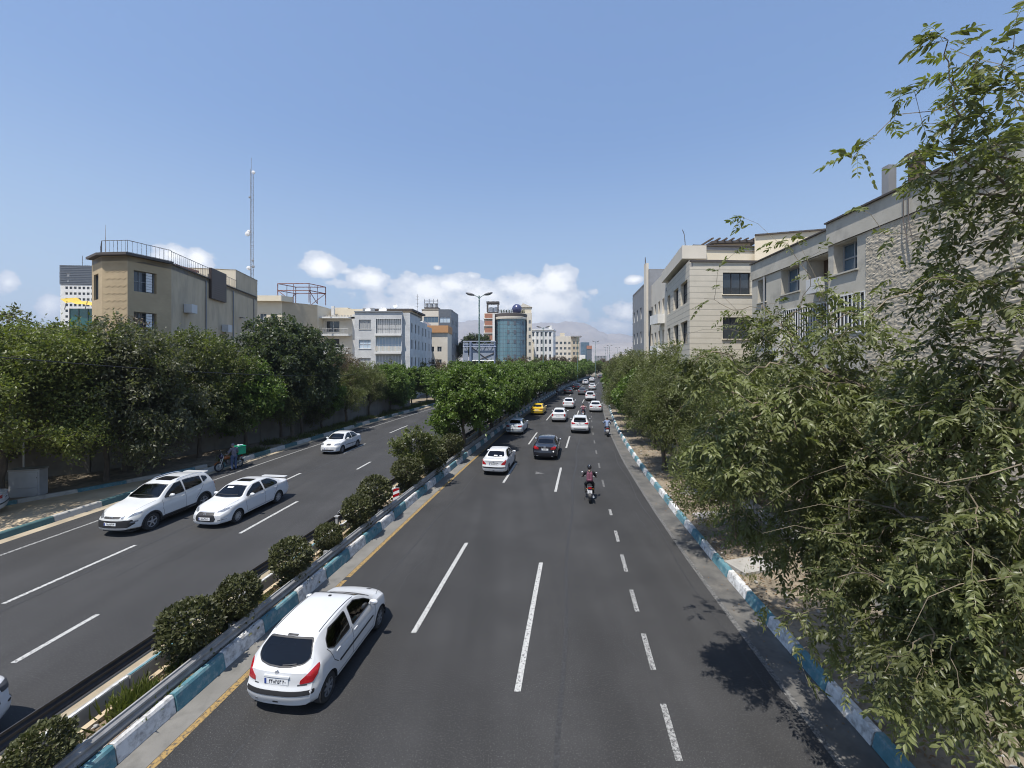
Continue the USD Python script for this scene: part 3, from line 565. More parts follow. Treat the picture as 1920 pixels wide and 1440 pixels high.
def wheel(parent, x, y, r, w, rim='rim_alloy', spokes=5, face=1):
    """face +1: outer side towards +y"""
    t = obj('wheel', MB().lathe([(r * .62, -w / 2), (r * .9, -w / 2), (r * .985, -w * .38), (r, -w * .2), (r, w * .2), (r * .985, w * .38), (r * .9, w / 2), (r * .62, w / 2), (r * .60, w * .1), (r * .60, -w / 2)], 28, (x, y, r), 'y'), 'tyre', parent, smooth=35)
    o = y + face * w * .40; mb = MB()
    prof = [(r * .64, 0), (r * .66, .012), (r * .60, .014), (r * .58, -.03), (r * .20, -.05), (.001, -.05)]
    mb.lathe([(p_, face * -1 * -q_) for p_, q_ in prof], 28, (x, o, r), 'y')
    R_ = obj('rim', mb, 'grey_trim' if spokes else rim, t, smooth=35)
    mb = MB().lathe([(r * .665, face * .004), (r * .655, face * .018), (r * .575, face * .014), (r * .57, -face * .02)], 28, (x, o, r), 'y').lathe([(r * .19, -face * .03), (r * .17, face * .012), (.001, face * .014)], 12, (x, o, r), 'y')
    for k in range(spokes):
        a = k / spokes * 2 * np.pi + .3
        c, s_ = math.cos(a), math.sin(a); pr = [(r * .13, r * .09), (r * .60, r * .055)]
        v = [(x + c * d - s_ * ww * e, o + face * (.010 if d < .1 else .014) - face * dep, r + s_ * d + c * ww * e) for d, ww in pr for e in (-1, 1) for dep in (0, .03)]
        mb.add(v, [(0, 2, 6, 4), (0, 4, 5, 1), (2, 3, 7, 6), (1, 5, 7, 3)])
    obj('wheel_spokes', mb, rim, t)
    return t

def scaled(sp, L=None, W=None, H=None):
    kx, ky, kz = (L or sp['L']) / sp['L'], (W or sp['W']) / sp['W'], (H or sp['H']) / sp['H']
    o = dict(sp); o['L'], o['W'], o['H'] = sp['L'] * kx, sp['W'] * ky, sp['H'] * kz
    for k in ('top', 'belt', 'bottom'): o[k] = [(x * kx, z * kz) for x, z in sp[k]]
    for k in ('plan', 'roofw'): o[k] = [(x * kx, y * ky) for x, y in sp[k]]
    for k in ('rear', 'front'): o[k] = [(z * kz, i) for z, i in sp[k]]
    o['axles'] = [a * kx for a in sp['axles']]
    for k in ('side_windows',): o[k] = [[(x * kx, z * kz) for x, z in p_] for p_ in sp[k]]
    for k in ('windscreen', 'rear_window'): o[k] = [(y * ky, z * kz) for y, z in sp[k]]
    o['seams'] = [[(x * kx, z * kz) for x, z in p_] for p_ in sp['seams']]; o['handles'] = [(x * kx, z * kz) for x, z in sp['handles']]; o['mirror'] = (sp['mirror'][0] * kx, sp['mirror'][1] * kz)
    o['k'] = (kx, ky, kz); return o

HATCH = dict(L=3.835, W=1.65, H=1.43, k=(1, 1, 1), axles=[.62, 3.06], arch=.325, wheel_r=.285, round_rear=.20, round_front=.30, crease=.006,
    top=[(0, .90), (.03, .93), (.12, .985), (.60, 1.335), (.70, 1.375), (1.0, 1.41), (1.4, 1.43), (1.8, 1.42), (2.12, 1.37), (2.9, .985), (3.3, .89), (3.6, .78), (3.77, .67), (3.835, .60)],
    belt=[(0, .86), (.3, .925), (.8, .935), (1.5, .90), (2.5, .865), (2.9, .85), (3.4, .77), (3.7, .66), (3.835, .56)],
    plan=[(0, .70), (.12, .775), (.4, .815), (1, .826), (2.5, .826), (3.2, .815), (3.6, .75), (3.76, .68), (3.835, .58)],
    roofw=[(0, .70), (.15, .66), (.62, .545), (1.2, .565), (2, .55), (2.5, .61), (2.9, .69), (3.835, .6)],
    bottom=[(0, .27), (.3, .21), (1, .2), (3, .2), (3.5, .21), (3.835, .24)],
    rear=[(.2, .10), (.36, .03), (.46, 0), (.56, 0.0), (.60, .035), (.66, .055), (.80, .07), (.92, .09), (1.4, .10)], front=[(.2, .06), (.35, .0), (.5, .0), (.6, .02), (.7, .05), (1.0, .06)],
    windscreen=[(-.64, 1.005), (-.505, 1.325), (0, 1.35), (.505, 1.325), (.64, 1.005), (0, .99)], rear_window=[(-.56, 1.17), (-.49, 1.315), (.49, 1.315), (.56, 1.17), (.565, 1.06), (.47, .992), (.25, .966), (0, .957), (-.25, .966), (-.47, .992), (-.565, 1.06)],
    side_windows=[[(1.66, .955), (1.70, 1.325), (2.02, 1.32), (2.42, 1.15), (2.70, .965)], [(.68, 1.06), (.74, 1.20), (.92, 1.32), (1.56, 1.33), (1.53, .955), (.86, .965)]],
    seams=[[(1.60, .33), (1.60, .94)], [(2.62, .34), (2.72, .60), (2.76, .95)], [(.96, .60), (.80, .74), (.72, .95), (.66, 1.05)], [(.96, .34), (2.62, .34)]], handles=[(1.75, .83), (.98, .85)], mirror=(2.52, .98))
SEDAN = dict(L=4.58, W=1.72, H=1.46, k=(1, 1, 1), axles=[1.02, 3.69], arch=.345, wheel_r=.305, round_rear=.16, round_front=.26, crease=.008,
    top=[(0, .97), (.04, 1.0), (.12, 1.025), (.55, 1.045), (.66, 1.06), (1.25, 1.36), (1.5, 1.43), (1.9, 1.46), (2.3, 1.455), (2.68, 1.39), (3.42, 1.01), (3.9, .92), (4.3, .80), (4.5, .70), (4.58, .62)],
    belt=[(0, .90), (.4, .965), (1.2, .97), (2.0, .935), (3.0, .90), (3.42, .88), (4.0, .80), (4.4, .68), (4.58, .57)],
    plan=[(0, .74), (.12, .80), (.5, .845), (1.2, .86), (3.2, .86), (3.9, .85), (4.3, .79), (4.5, .71), (4.58, .64)],
    roofw=[(0, .74), (.6, .70), (1.25, .57), (1.7, .575), (2.4, .57), (2.9, .62), (3.42, .72), (4.58, .65)],
    bottom=[(0, .30), (.3, .22), (1, .2), (3.6, .2), (4.2, .2), (4.58, .22)],
    rear=[(.2, .09), (.40, .02), (.48, 0), (.60, 0.0), (.66, .03), (.85, .045), (1.0, .03), (1.4, .05)], front=[(.2, .05), (.35, .0), (.5, .0), (.62, .015), (.75, .06), (1.0, .08)],
    windscreen=[(-.67, 1.03), (-.515, 1.355), (0, 1.375), (.515, 1.355), (.67, 1.03), (0, 1.015)], rear_window=[(-.59, 1.10), (-.49, 1.335), (0, 1.35), (.49, 1.335), (.59, 1.10), (0, 1.08)],
    side_windows=[[(2.06, .985), (2.10, 1.375), (2.50, 1.36), (2.95, 1.15), (3.18, .985)], [(1.02, 1.06), (1.10, 1.15), (1.42, 1.33), (1.55, 1.37), (1.98, 1.378), (1.96, .99), (1.12, 1.01)]],
    seams=[[(2.00, .33), (2.00, .97)], [(3.12, .34), (3.20, .62), (3.22, .97)], [(1.38, .52), (1.20, .74), (1.08, 1.0)], [(1.38, .34), (3.12, .34)], [(.34, .62), (.40, .98)]], handles=[(2.16, .86), (1.25, .88)], mirror=(2.93, 1.0))
SUV = dict(L=4.57, W=1.845, H=1.67, k=(1, 1, 1), axles=[.95, 3.61], arch=.40, wheel_r=.36, round_rear=.20, round_front=.30, crease=.010,
    top=[(0, 1.08), (.05, 1.12), (.14, 1.20), (.52, 1.53), (.60, 1.585), (.9, 1.645), (1.4, 1.685), (2.0, 1.675), (2.5, 1.59), (3.30, 1.16), (3.8, 1.07), (4.25, .95), (4.48, .83), (4.57, .74)],
    belt=[(0, 1.05), (.4, 1.15), (1.2, 1.12), (2.0, 1.04), (3.0, 1.01), (3.4, 1.0), (4.0, .92), (4.4, .80), (4.57, .69)],
    plan=[(0, .80), (.12, .87), (.5, .91), (1.2, .92), (3.2, .92), (3.9, .91), (4.3, .84), (4.48, .76), (4.57, .68)],
    roofw=[(0, .80), (.4, .64), (1.2, .66), (2.4, .65), (2.8, .70), (3.3, .80), (4.57, .7)],
    bottom=[(0, .38), (.3, .28), (1, .25), (3.6, .25), (4.2, .26), (4.57, .30)],
    rear=[(.2, .12), (.45, .03), (.55, 0), (.70, 0.0), (.76, .05), (1.0, .07), (1.15, .08), (1.6, .08)], front=[(.2, .08), (.4, .0), (.6, .0), (.72, .02), (.85, .06), (1.1, .08)],
    windscreen=[(-.735, 1.19), (-.59, 1.55), (0, 1.575), (.59, 1.55), (.735, 1.19), (0, 1.17)], rear_window=[(-.62, 1.20), (-.56, 1.50), (0, 1.525), (.56, 1.50), (.62, 1.20), (.5, 1.15), (0, 1.13), (-.5, 1.15)],
    side_windows=[[(2.02, 1.11), (2.06, 1.57), (2.36, 1.55), (2.8, 1.30), (3.05, 1.11)], [(1.02, 1.23), (1.06, 1.545), (1.5, 1.58), (1.96, 1.585), (1.94, 1.14), (1.2, 1.19)], [(.64, 1.36), (.70, 1.455), (.96, 1.53), (.94, 1.25)]],
    seams=[[(1.98, .42), (1.98, 1.08)], [(3.04, .42), (3.12, .75), (3.12, 1.08)], [(1.42, .62), (1.22, .85), (1.02, 1.08), (.98, 1.15)], [(1.42, .42), (3.04, .42)]], handles=[(2.12, .96), (1.25, .98)], mirror=(2.75, 1.14))

def build_car(t, sp, paint, glass='car_glass', tail=None, head=None, rim='rim_alloy', spokes=5, trim=None, tint_rear=None, plates=('22N253 22', '22N253 22'), extras=(), cabin='cabin_seat', detail=True, taillook='lamp_red', lowtrim=None):
    """parts of one car under the prim t; x runs forward, the origin lies on the ground under the middle of the car"""
    b = Body(sp, 76 if detail else 54); L, W = sp['L'], sp['W']; kx, ky, kz = sp['k']; names = []
    panes = []
    for poly, view, nm in [(sp['windscreen'], 'front', 'windscreen'), (sp['rear_window'], 'rear', 'rear_window')] + [(p_, v_, 'side_window') for p_ in sp['side_windows'] for v_ in ('left', 'right')]:
        pg = rpoly(poly, .06 if nm == 'rear_window' else .035); panes.append((pg, view, nm))
    made = [(b.patch(pg, view, .005, .07, .0), b.patch(pg.buffer(.006).difference(pg.buffer(-.012)), view, .008, .07, .016), nm) for pg, view, nm in panes]
    for pg, view, nm in panes: b.cut(pg, view)
    S = np.eye(4); S[0, 3] = -L / 2
    def put(name, mb, m, parent=t, smooth=False): return obj(name, mb.move(S), m, parent, smooth)
    body = put('body', MB().add(b.v, b.f), paint, smooth=38)
    for pane, seal, nm in made:
        w_ = put(nm, pane, (tint_rear or glass) if nm == 'rear_window' else glass, smooth=True); put('window_seal', seal, 'black_trim', w_)
    # wheel housings and floor
    for a in sp['axles']:
        for s_ in (1, -1):
            yo = float(PchipInterpolator(*np.array(sp['plan']).T)(a)); th = np.linspace(-.25, np.pi + .25, 15); R = b.R + .004
            A = np.stack([a + R * np.cos(th), np.full(15, s_ * (yo - .012)), b.zc + R * np.sin(th)], -1); B = A.copy(); B[:, 1] = s_ * (yo - .32)
            mb = MB().strip(A, B).add(np.vstack([B, [(a, s_ * (yo - .32), b.zc)]]), [(i, i + 1, 15) for i in range(14)]); put('wheel_housing', mb, 'cabin_dark')
    put('underside', MB().box(.3, L - .3, -W * .36, W * .36, .16, .22), 'cabin_dark')
    # cabin
    x0, x1 = sp['side_windows'][-1][0][0] - .1, sp['windscreen'][0][1]; zb = sp['mirror'][1]; xm = sp['mirror'][0]; seat0 = sp['side_windows'][0][0][0]
    mb = MB().box(x0, xm + .55 * kx, -W * .40, W * .40, .28, .34).box(xm + .02, xm + .5 * kx, -W * .40, W * .40, .5, zb - .06).box(x0 - .25, x0 + .12, -W * .36, W * .36, .5, zb - .03); put('dashboard', mb, 'cabin_dark')
    for s_ in (1, -1):
        mb = MB().box(seat0 - .10, seat0 + .42, s_ * .38 - .24, s_ * .38 + .24, .34, .55); m_ = trimesh.creation.box((.14, .46, .62)); m_.apply_transform(trimesh.transformations.rotation_matrix(-.28, [0, 1, 0])); m_.apply_translation((seat0 - .16, s_ * .38, .80)); mb.mesh(m_).box(seat0 - .30, seat0 - .20, s_ * .38 - .13, s_ * .38 + .13, 1.08, 1.26); put('front_seat', mb, cabin)
    put('rear_seat', MB().box(seat0 - 1.0, seat0 - .55, -.62, .62, .34, .55).box(seat0 - 1.12, seat0 - .96, -.62, .62, .5, 1.02), cabin)
    th = np.linspace(0, 2 * np.pi, 15); put('steering_wheel', MB().tube(np.stack([xm - .12 + .06 * np.sin(th), .38 + .18 * np.cos(th), zb - .04 + .17 * np.sin(th)], -1), .016, 5, False), 'black_trim')
    for a in sp['axles']:
        yo = float(PchipInterpolator(*np.array(sp['plan']).T)(a)) - .125
        for s_ in (1, -1): put_w = wheel(t, a - L / 2, s_ * yo, sp['wheel_r'], .20, rim, spokes, s_)
    # lamps, seams, handles, mirrors
    for poly in tail or []:
        for pp in (poly, mirror(poly)): put('tail_lamp', b.patch(rpoly(pp, .015), 'rear', .012, .035, .02), taillook, smooth=40)
    for poly in head or []:
        for pp in (poly, mirror(poly)): put('headlamp', b.patch(rpoly(pp, .015), 'front', .010, .035, .02), 'lamp_clear', smooth=40)
    if detail:
        for sm in sp['seams']:
            for v_ in ('left', 'right'): put('door_seam', b.patch(sg.LineString(sm).buffer(.007, cap_style='flat'), v_, .0015, .06, 0), 'black_trim')
    if detail:
        cw = sp['windscreen'][0]; xw = sp['mirror'][0] + .55 * kx; ls = sg.LineString([(L - .30, -W * .33), (L - .55, -W * .37), (xw, -W * .41)])
        for q_ in (ls, shapely.affinity.scale(ls, 1, -1, origin=(0, 0))): put('bonnet_seam', b.patch(q_.buffer(.006, cap_style='flat'), 'top', .0015, .06, 0), 'black_trim')
    for hx, hz in sp['handles']:
        for v_ in ('left', 'right'): put('door_handle', b.patch(rpoly([(hx - .075, hz - .014), (hx + .075, hz - .014), (hx + .075, hz + .014), (hx - .075, hz + .014)], .008), v_, .018, .04, .03), 'black_trim' if trim == 'handles' else paint)
    mx, mz = sp['mirror']
    for s_ in (1, -1):
        yo = float(b.depth(np.array([[mx, mz - .02]]), 'left')[0]); mb = MB().ball((mx, s_ * (yo + .13), mz + .03), (.065, .115, .075), 2).tube([(mx + .02, s_ * (yo - .02), mz - .03), (mx, s_ * (yo + .08), mz)], .025, 6)
        mr = put('wing_mirror', mb, paint if trim != 'black_mirrors' else 'black_trim', smooth=True); put('mirror_glass', MB().ball((mx - .045, s_ * (yo + .13), mz + .03), (.025, .09, .058), 1), 'chrome', mr)
    for view, z_, tx in (('rear', sp.get('plate_rear', .74 * kz), plates[0]), ('front', sp.get('plate_front', .47 * kz), plates[1])):
        if tx:
            number_plate(t, b, view, z_, 0.0, tx, dx=-L / 2)
    for e in extras: e(t, b, put)
    return b

def wipers(t, b, put):
    sp = b.sp; y = np.linspace(-.55, .45, 8); p = np.stack([y, np.full(8, sp['windscreen'][0][1] + .06)], -1); d = b.depth(p, 'front') + .02
    put('wiper', MB().tube(np.stack([d, p[:, 0], p[:, 1]], -1), .011, 4), 'black_trim')
def rear_wiper(z, y0=-.06, y1=-.34):
    def f(t, b, put):
        y = np.linspace(y0, y1, 6); p = np.stack([y, np.linspace(z, z + .02, 6)], -1); d = b.depth(p, 'rear') + .02; put('rear_wiper', MB().tube(np.stack([-d, p[:, 0], p[:, 1]], -1), .012, 4), 'black_trim')
    return f
def band(name, view, pts, m, off=.015, r=.02, both=False, thick=.03):
    def f(t, b, put):
        for pp in ((pts, mirror(pts)) if both else (pts,)): put(name, b.patch(rpoly(pp, r), view, off, .05, thick), m, smooth=40)
    return f
def side_band(name, pts, m, off=.014, r=.012):
    def f(t, b, put):
        for v_ in ('left', 'right'): put(name, b.patch(rpoly(pts, r), v_, off, .06, .025), m, smooth=40)
    return f
def roof_patch(name, pts, m, off=.012, both=True, r=.02):
    def f(t, b, put):
        for pp in ((pts, [(x, -y) for x, y in pts]) if both else (pts,)): put(name, b.patch(rpoly(pp, r), 'top', off, .06, .02), m, smooth=40)
    return f
def arch_trim(m='black_trim', w=.06):
    def f(t, b, put):
        for a in b.sp['axles']:
            th = np.linspace(-.15, np.pi + .15, 17)
            for v_ in ('left', 'right'):
                ring = sg.Polygon([(a + (b.R + w) * math.cos(q), b.zc + (b.R + w) * math.sin(q)) for q in th] + [(a + b.R * math.cos(q), b.zc + b.R * math.sin(q)) for q in th[::-1]]); put('arch_trim', b.patch(ring, v_, .012, .06, .03), m)
    return f
def roof_rails(x0, x1, y):
    def f(t, b, put):
        for s_ in (1, -1):
            x = np.linspace(x0, x1, 9); z = b.depth(np.stack([x, np.full(9, s_ * y)], -1), 'top') + .045; z[0] -= .05; z[-1] -= .05; put('roof_rail', MB().tube(np.stack([x, np.full(9, s_ * y), z], -1), .018, 6), 'chrome')
    return f
def spoiler(x0, x1, w, z, m):
    def f(t, b, put): put('roof_spoiler', MB().prism(rpoly([(x0, -w), (x1, -w * 1.04), (x1, w * 1.04), (x0, w)], .06), .035, frame((0, 0, z), (1, 0, 0), (0, 1, 0), (0, 0, 1))), m, smooth=40)
    return f
def emblem(view, shape, y, z, m='chrome', off=.004):
    """shape in (right, up) as seen from outside"""
    def f(t, b, put):
        sgn = -1 if view == 'rear' else 1; d = float(b.depth(np.array([[y, z]]), view)[0]) + off
        put('emblem', MB().prism(shape, .012, frame((sgn * d, y, z), (0, sgn, 0), (0, 0, 1), (sgn, 0, 0))), m)
    return f
def ring_badge(r): return sg.Point(0, 0).buffer(r, quad_segs=6).difference(sg.Point(0, 0).buffer(r * .72, quad_segs=6)).union(sg.LineString([(-r * .8, 0), (r * .8, 0)]).buffer(r * .12))
LION = shapely.affinity.scale(shapely.union_all([sg.LineString(p_).buffer(.008, quad_segs=2) for p_ in ([(-.02, -.05), (-.01, -.02), (-.005, .03), (.015, .055), (.035, .045), (.02, .03)], [(.0, .02), (-.04, .02), (-.055, .0)], [(-.005, 0), (.03, -.005), (.05, .015)], [(.005, -.01), (.015, -.05), (.03, -.06)], [(-.01, .0), (-.045, -.03)])]), .75, .75, origin=(0, 0))
def oval_badge(r): return shapely.affinity.scale(sg.Point(0, 0).buffer(r, quad_segs=8), 1.4, 1.0).difference(shapely.affinity.scale(sg.Point(0, 0).buffer(r * .82, quad_segs=8), 1.4, 1.0)).union(shapely.affinity.scale(sg.Point(0, 0).buffer(r * .8, quad_segs=6), .55, 1).difference(shapely.affinity.scale(sg.Point(0, 0).buffer(r * .6, quad_segs=6), .55, 1)))

# ---- the kinds of car in the street
def wing(*p): return list(p)
T206 = [[(.48, .70), (.495, .77), (.60, .86), (.735, .985), (.762, .92), (.755, .80), (.715, .71)]]
THOR = [[(.42, .78), (.42, .93), (.765, .93), (.77, .79)]]
TVERT = [[(.63, .70), (.61, 1.00), (.765, .98), (.78, .72)]]
TWIDE = [[(.40, .80), (.42, .90), (.62, 1.0), (.82, .98), (.83, .84), (.70, .78)]]
TSUV = [[(.42, 1.0), (.50, 1.09), (.80, 1.12), (.83, 1.02), (.78, .95)]]
def hatch_extras(near=True):
    return (wipers, rear_wiper(.985), band('bumper_strip', 'rear', [(-.74, .50), (.74, .50), (.745, .585), (-.745, .585)], 'black_trim', .012, .02), band('boot_grip', 'rear', [(-.30, .825), (.30, .825), (.27, .855), (-.27, .855)], 'paint_car_white', .035, .01),
        emblem('rear', LION, 0, .905), side_band('side_strip', [(1.02, .56), (2.60, .60), (2.60, .635), (1.02, .60)], 'black_trim'), roof_patch('roof_strip', [(.72, .50), (2.1, .505), (2.1, .52), (.72, .515)], 'black_trim', .006, True, .004),
        band('towing_cover', 'rear', [(-.07, .335), (.07, .335), (.05, .375), (-.05, .375)], 'black_trim', .006, .015), roof_patch('bonnet_vent', [(3.30, -.40), (3.40, -.40), (3.38, -.35), (3.29, -.35)], 'black_trim', .006, False, .008), roof_patch('bonnet_vent', [(3.31, -.33), (3.41, -.33), (3.39, -.28), (3.30, -.28)], 'black_trim', .006, False, .008),
        roof_patch('roof_aerial_base', [(1.95, -.03), (2.02, -.03), (2.02, .03), (1.95, .03)], 'black_trim', .02, False, .01), band('high_brake_lamp', 'rear', [(-.12, 1.325), (.12, 1.325), (.12, 1.345), (-.12, 1.345)], 'black_trim', .008, .006),
        band('reflector_lamp', 'rear', [(.40, .36), (.47, .36), (.47, .40), (.40, .40)], 'lamp_clear', .006, .01), band('small_badge', 'rear', [(-.62, .665), (-.44, .665), (-.44, .69), (-.62, .69)], 'grey_trim', .004, .004, False, .006), band('small_badge', 'rear', [(.40, .655), (.50, .655), (.50, .675), (.40, .675)], 'grey_trim', .004, .004, False, .006))
def make_206(t, near=True, plates=('22N253 20', None)): build_car(t, HATCH, 'paint_car_white', 'car_glass_dark', T206, [[(.42, .66), (.46, .72), (.66, .80), (.70, .74), (.62, .66)]], 'rim_dull', 7, None, 'car_glass_dark', plates, hatch_extras())
def make_dena(t):
    sp = dict(SEDAN); sp['plate_front'] = .46
    build_car(t, sp, 'paint_car_white', 'car_glass', THOR, [[(.44, .69), (.46, .74), (.62, .80), (.80, .85), (.82, .80), (.66, .70)]], 'rim_alloy', 10, None, 'car_glass_dark', ('57N833 54', '55N277 20'),
        (wipers, band('grille', 'front', [(-.36, .70), (.36, .70), (.46, .45), (.40, .34), (-.40, .34), (-.46, .45)], 'black_trim', .008, .03), emblem('front', ring_badge(.06), 0, .64, off=.012), band('chrome_strip', 'front', [(-.36, .71), (.36, .71), (.37, .725), (-.37, .725)], 'chrome', .01, .004),
         band('fog_lamp', 'front', [(.52, .36), (.54, .41), (.76, .42), (.78, .385)], 'lamp_clear', .006, .01, True), roof_patch('sunroof', [(1.98, -.36), (2.38, -.36), (2.38, .36), (1.98, .36)], 'car_glass_black', .006, False, .04), spoiler(.05, .30, .66, 1.085, 'paint_car_white'),
         band('paper_sticker', 'front', [(-.36, 1.285), (-.08, 1.285), (-.08, 1.335), (-.36, 1.335)], 'plate_white', .012, .004), emblem('rear', ring_badge(.05), 0, .95)))
def make_suv_front(t):
    sp = scaled(SUV, 4.57, 1.85, 1.73); sp['plate_front'] = .56
    build_car(t, sp, 'paint_car_pearl', 'car_glass_clear', TSUV, [[(.36, .80), (.50, .86), (.86, .95), (.88, .88), (.70, .80), (.45, .76)]], 'rim_alloy', 5, None, 'car_glass_dark', ('21N853 44', '21N853 44'),
        (wipers, band('front_bumper_guard', 'front', [(-.74, .69), (.74, .69), (.80, .52), (.66, .40), (-.66, .40), (-.80, .52)], 'black_trim', .010, .03), band('silver_lip', 'front', [(-.60, .33), (.60, .33), (.66, .39), (-.66, .39)], 'chrome', .012, .015),
         band('grille', 'front', [(-.36, .77), (.36, .77), (.36, .83), (-.36, .83)], 'black_trim', .008, .02), emblem('front', oval_badge(.055), 0, .80, off=.014), band('fog_lamp', 'front', [(.70, .56), (.72, .62), (.84, .63), (.84, .57)], 'lamp_clear', .012, .01, True),
         roof_patch('sunroof', [(1.75, -.40), (2.25, -.40), (2.25, .40), (1.75, .40)], 'car_glass_black', .006, False, .05), roof_rails(.7, 2.2, .60), arch_trim(), side_band('sill_trim', [(1.32, .30), (3.24, .30), (3.24, .43), (1.32, .43)], 'black_trim', .012), spoiler(.30, .62, .56, 1.62, 'paint_car_pearl')))
def make_suv_rear(t, detail=True):
    sp = scaled(SUV, 4.45, 1.82, 1.64); sp['plate_rear'] = .92
    build_car(t, sp, 'paint_car_white', 'car_glass_dark', TSUV, None, 'rim_alloy', 5, 'black_mirrors', 'car_glass_dark', ('36N182 11', None), (rear_wiper(1.17), band('bumper_grille', 'rear', [(-.62, .46), (.62, .46), (.58, .54), (-.58, .54)], 'black_trim', .01, .02), roof_rails(.7, 2.2, .58), spoiler(.28, .55, .55, 1.58, 'paint_car_white'), emblem('rear', ring_badge(.06), 0, 1.04)), detail=detail)
def make_206_saloon(t):
    sp = scaled(SEDAN, 4.19, 1.65, 1.45)
    build_car(t, sp, 'paint_car_white', 'car_glass_dark', T206, None, 'rim_dull', 7, None, 'car_glass', ('22N846 43', None), (band('bumper_strip', 'rear', [(-.74, .50), (.74, .50), (.745, .57), (-.745, .57)], 'black_trim', .012, .02), emblem('rear', LION, 0, .90), band('boot_grip', 'rear', [(-.30, .80), (.30, .80), (.28, .835), (-.28, .835)], 'grey_trim', .02, .01), band('window_sticker', 'rear', [(-.40, 1.10), (-.25, 1.10), (-.25, 1.15), (-.40, 1.15)], 'plate_white', .012, .004), band('window_sticker', 'rear', [(-.1, 1.10), (.12, 1.10), (.12, 1.15), (-.1, 1.15)], 'plate_white', .012, .004), band('towing_cover', 'rear', [(-.07, .335), (.07, .335), (.05, .365), (-.05, .365)], 'black_trim', .006, .012)))
def make_black(t):
    sp = scaled(SEDAN, 4.72, 1.82, 1.47); sp['plate_rear'] = .80
    build_car(t, sp, 'paint_car_black', 'car_glass_dark', [[(.44, .80), (.44, .94), (.66, 1.01), (.80, .98), (.815, .88), (.72, .80)]], None, 'rim_dull', 10, None, 'car_glass_dark', ('72N144 11', None), (emblem('rear', ring_badge(.07), 0, .985), band('exhaust_tip', 'rear', [(.46, .30), (.60, .30), (.60, .35), (.46, .35)], 'chrome', .01, .01, True), band('round_sticker', 'rear', [(-.68, .62), (-.58, .62), (-.58, .72), (-.68, .72)], 'plate_white', .008, .04)))
def make_box_saloon(t, paint='paint_car_silver', plate='57N833 54', lamps=THOR, L=4.40, W=1.70, H=1.41, bar='grey_trim', detail=True, glass='car_glass', look='lamp_red'):
    sp = scaled(SEDAN, L, W, H)
    build_car(t, sp, paint, glass, lamps, [[(.44, .66), (.44, .76), (.74, .79), (.78, .70)]], 'rim_dull', 8, None, glass, (plate, plate), (band('bumper_strip', 'rear', [(-.75, .52), (.75, .52), (.755, .575), (-.755, .575)], bar, .012, .02), band('grille', 'front', [(-.32, .64), (.32, .64), (.30, .76), (-.30, .76)], 'black_trim', .008, .02), band('lower_intake', 'front', [(-.5, .30), (.5, .30), (.46, .38), (-.46, .38)], 'black_trim', .006, .02)), detail=detail, taillook=look)
def make_tiba(t):
    sp = scaled(SEDAN, 3.98, 1.65, 1.46)
    build_car(t, sp, 'paint_car_white', 'car_glass_dark', THOR, [[(.42, .70), (.46, .80), (.76, .84), (.80, .74), (.7, .68)]], 'rim_dull', 8, None, 'car_glass_dark', (None, '84N622 30'), (wipers, band('grille', 'front', [(-.20, .70), (.20, .70), (.14, .80), (-.14, .80)], 'black_trim', .008, .03), band('lower_intake', 'front', [(-.5, .32), (.5, .32), (.46, .40), (-.46, .40)], 'black_trim', .006, .02), side_band('side_strip', [(1.25, .52), (2.7, .56), (2.7, .60), (1.25, .56)], 'black_trim')))

def rear_at(px, py, L, f=KERB_M, dh=0.0):
    p = G(px, py); h = heading(f, p[1] + L / 2) + dh; return (p[0] + math.sin(h) * L / 2, p[1] + math.cos(h) * L / 2, 0), math.pi / 2 - h
def wheel_at(p, sp_axle, L, side, h, toward, half=.72):
    """centre and turn of a car whose one wheel touches the ground at p; toward: it faces the camera"""
    f = np.array([math.sin(h), math.cos(h)]) * (-1 if toward else 1); l = np.array([-f[1], f[0]]); c = np.array(p[:2]) - f * (sp_axle - L / 2) - l * side * half; return (c[0], c[1], 0), math.atan2(f[1], f[0])
def car(label, loc, rot, make, *a, cat='car', name='parked_car', **k):
    t = thing(name, label, cat, loc, rot); make(t, *a, **k); return t

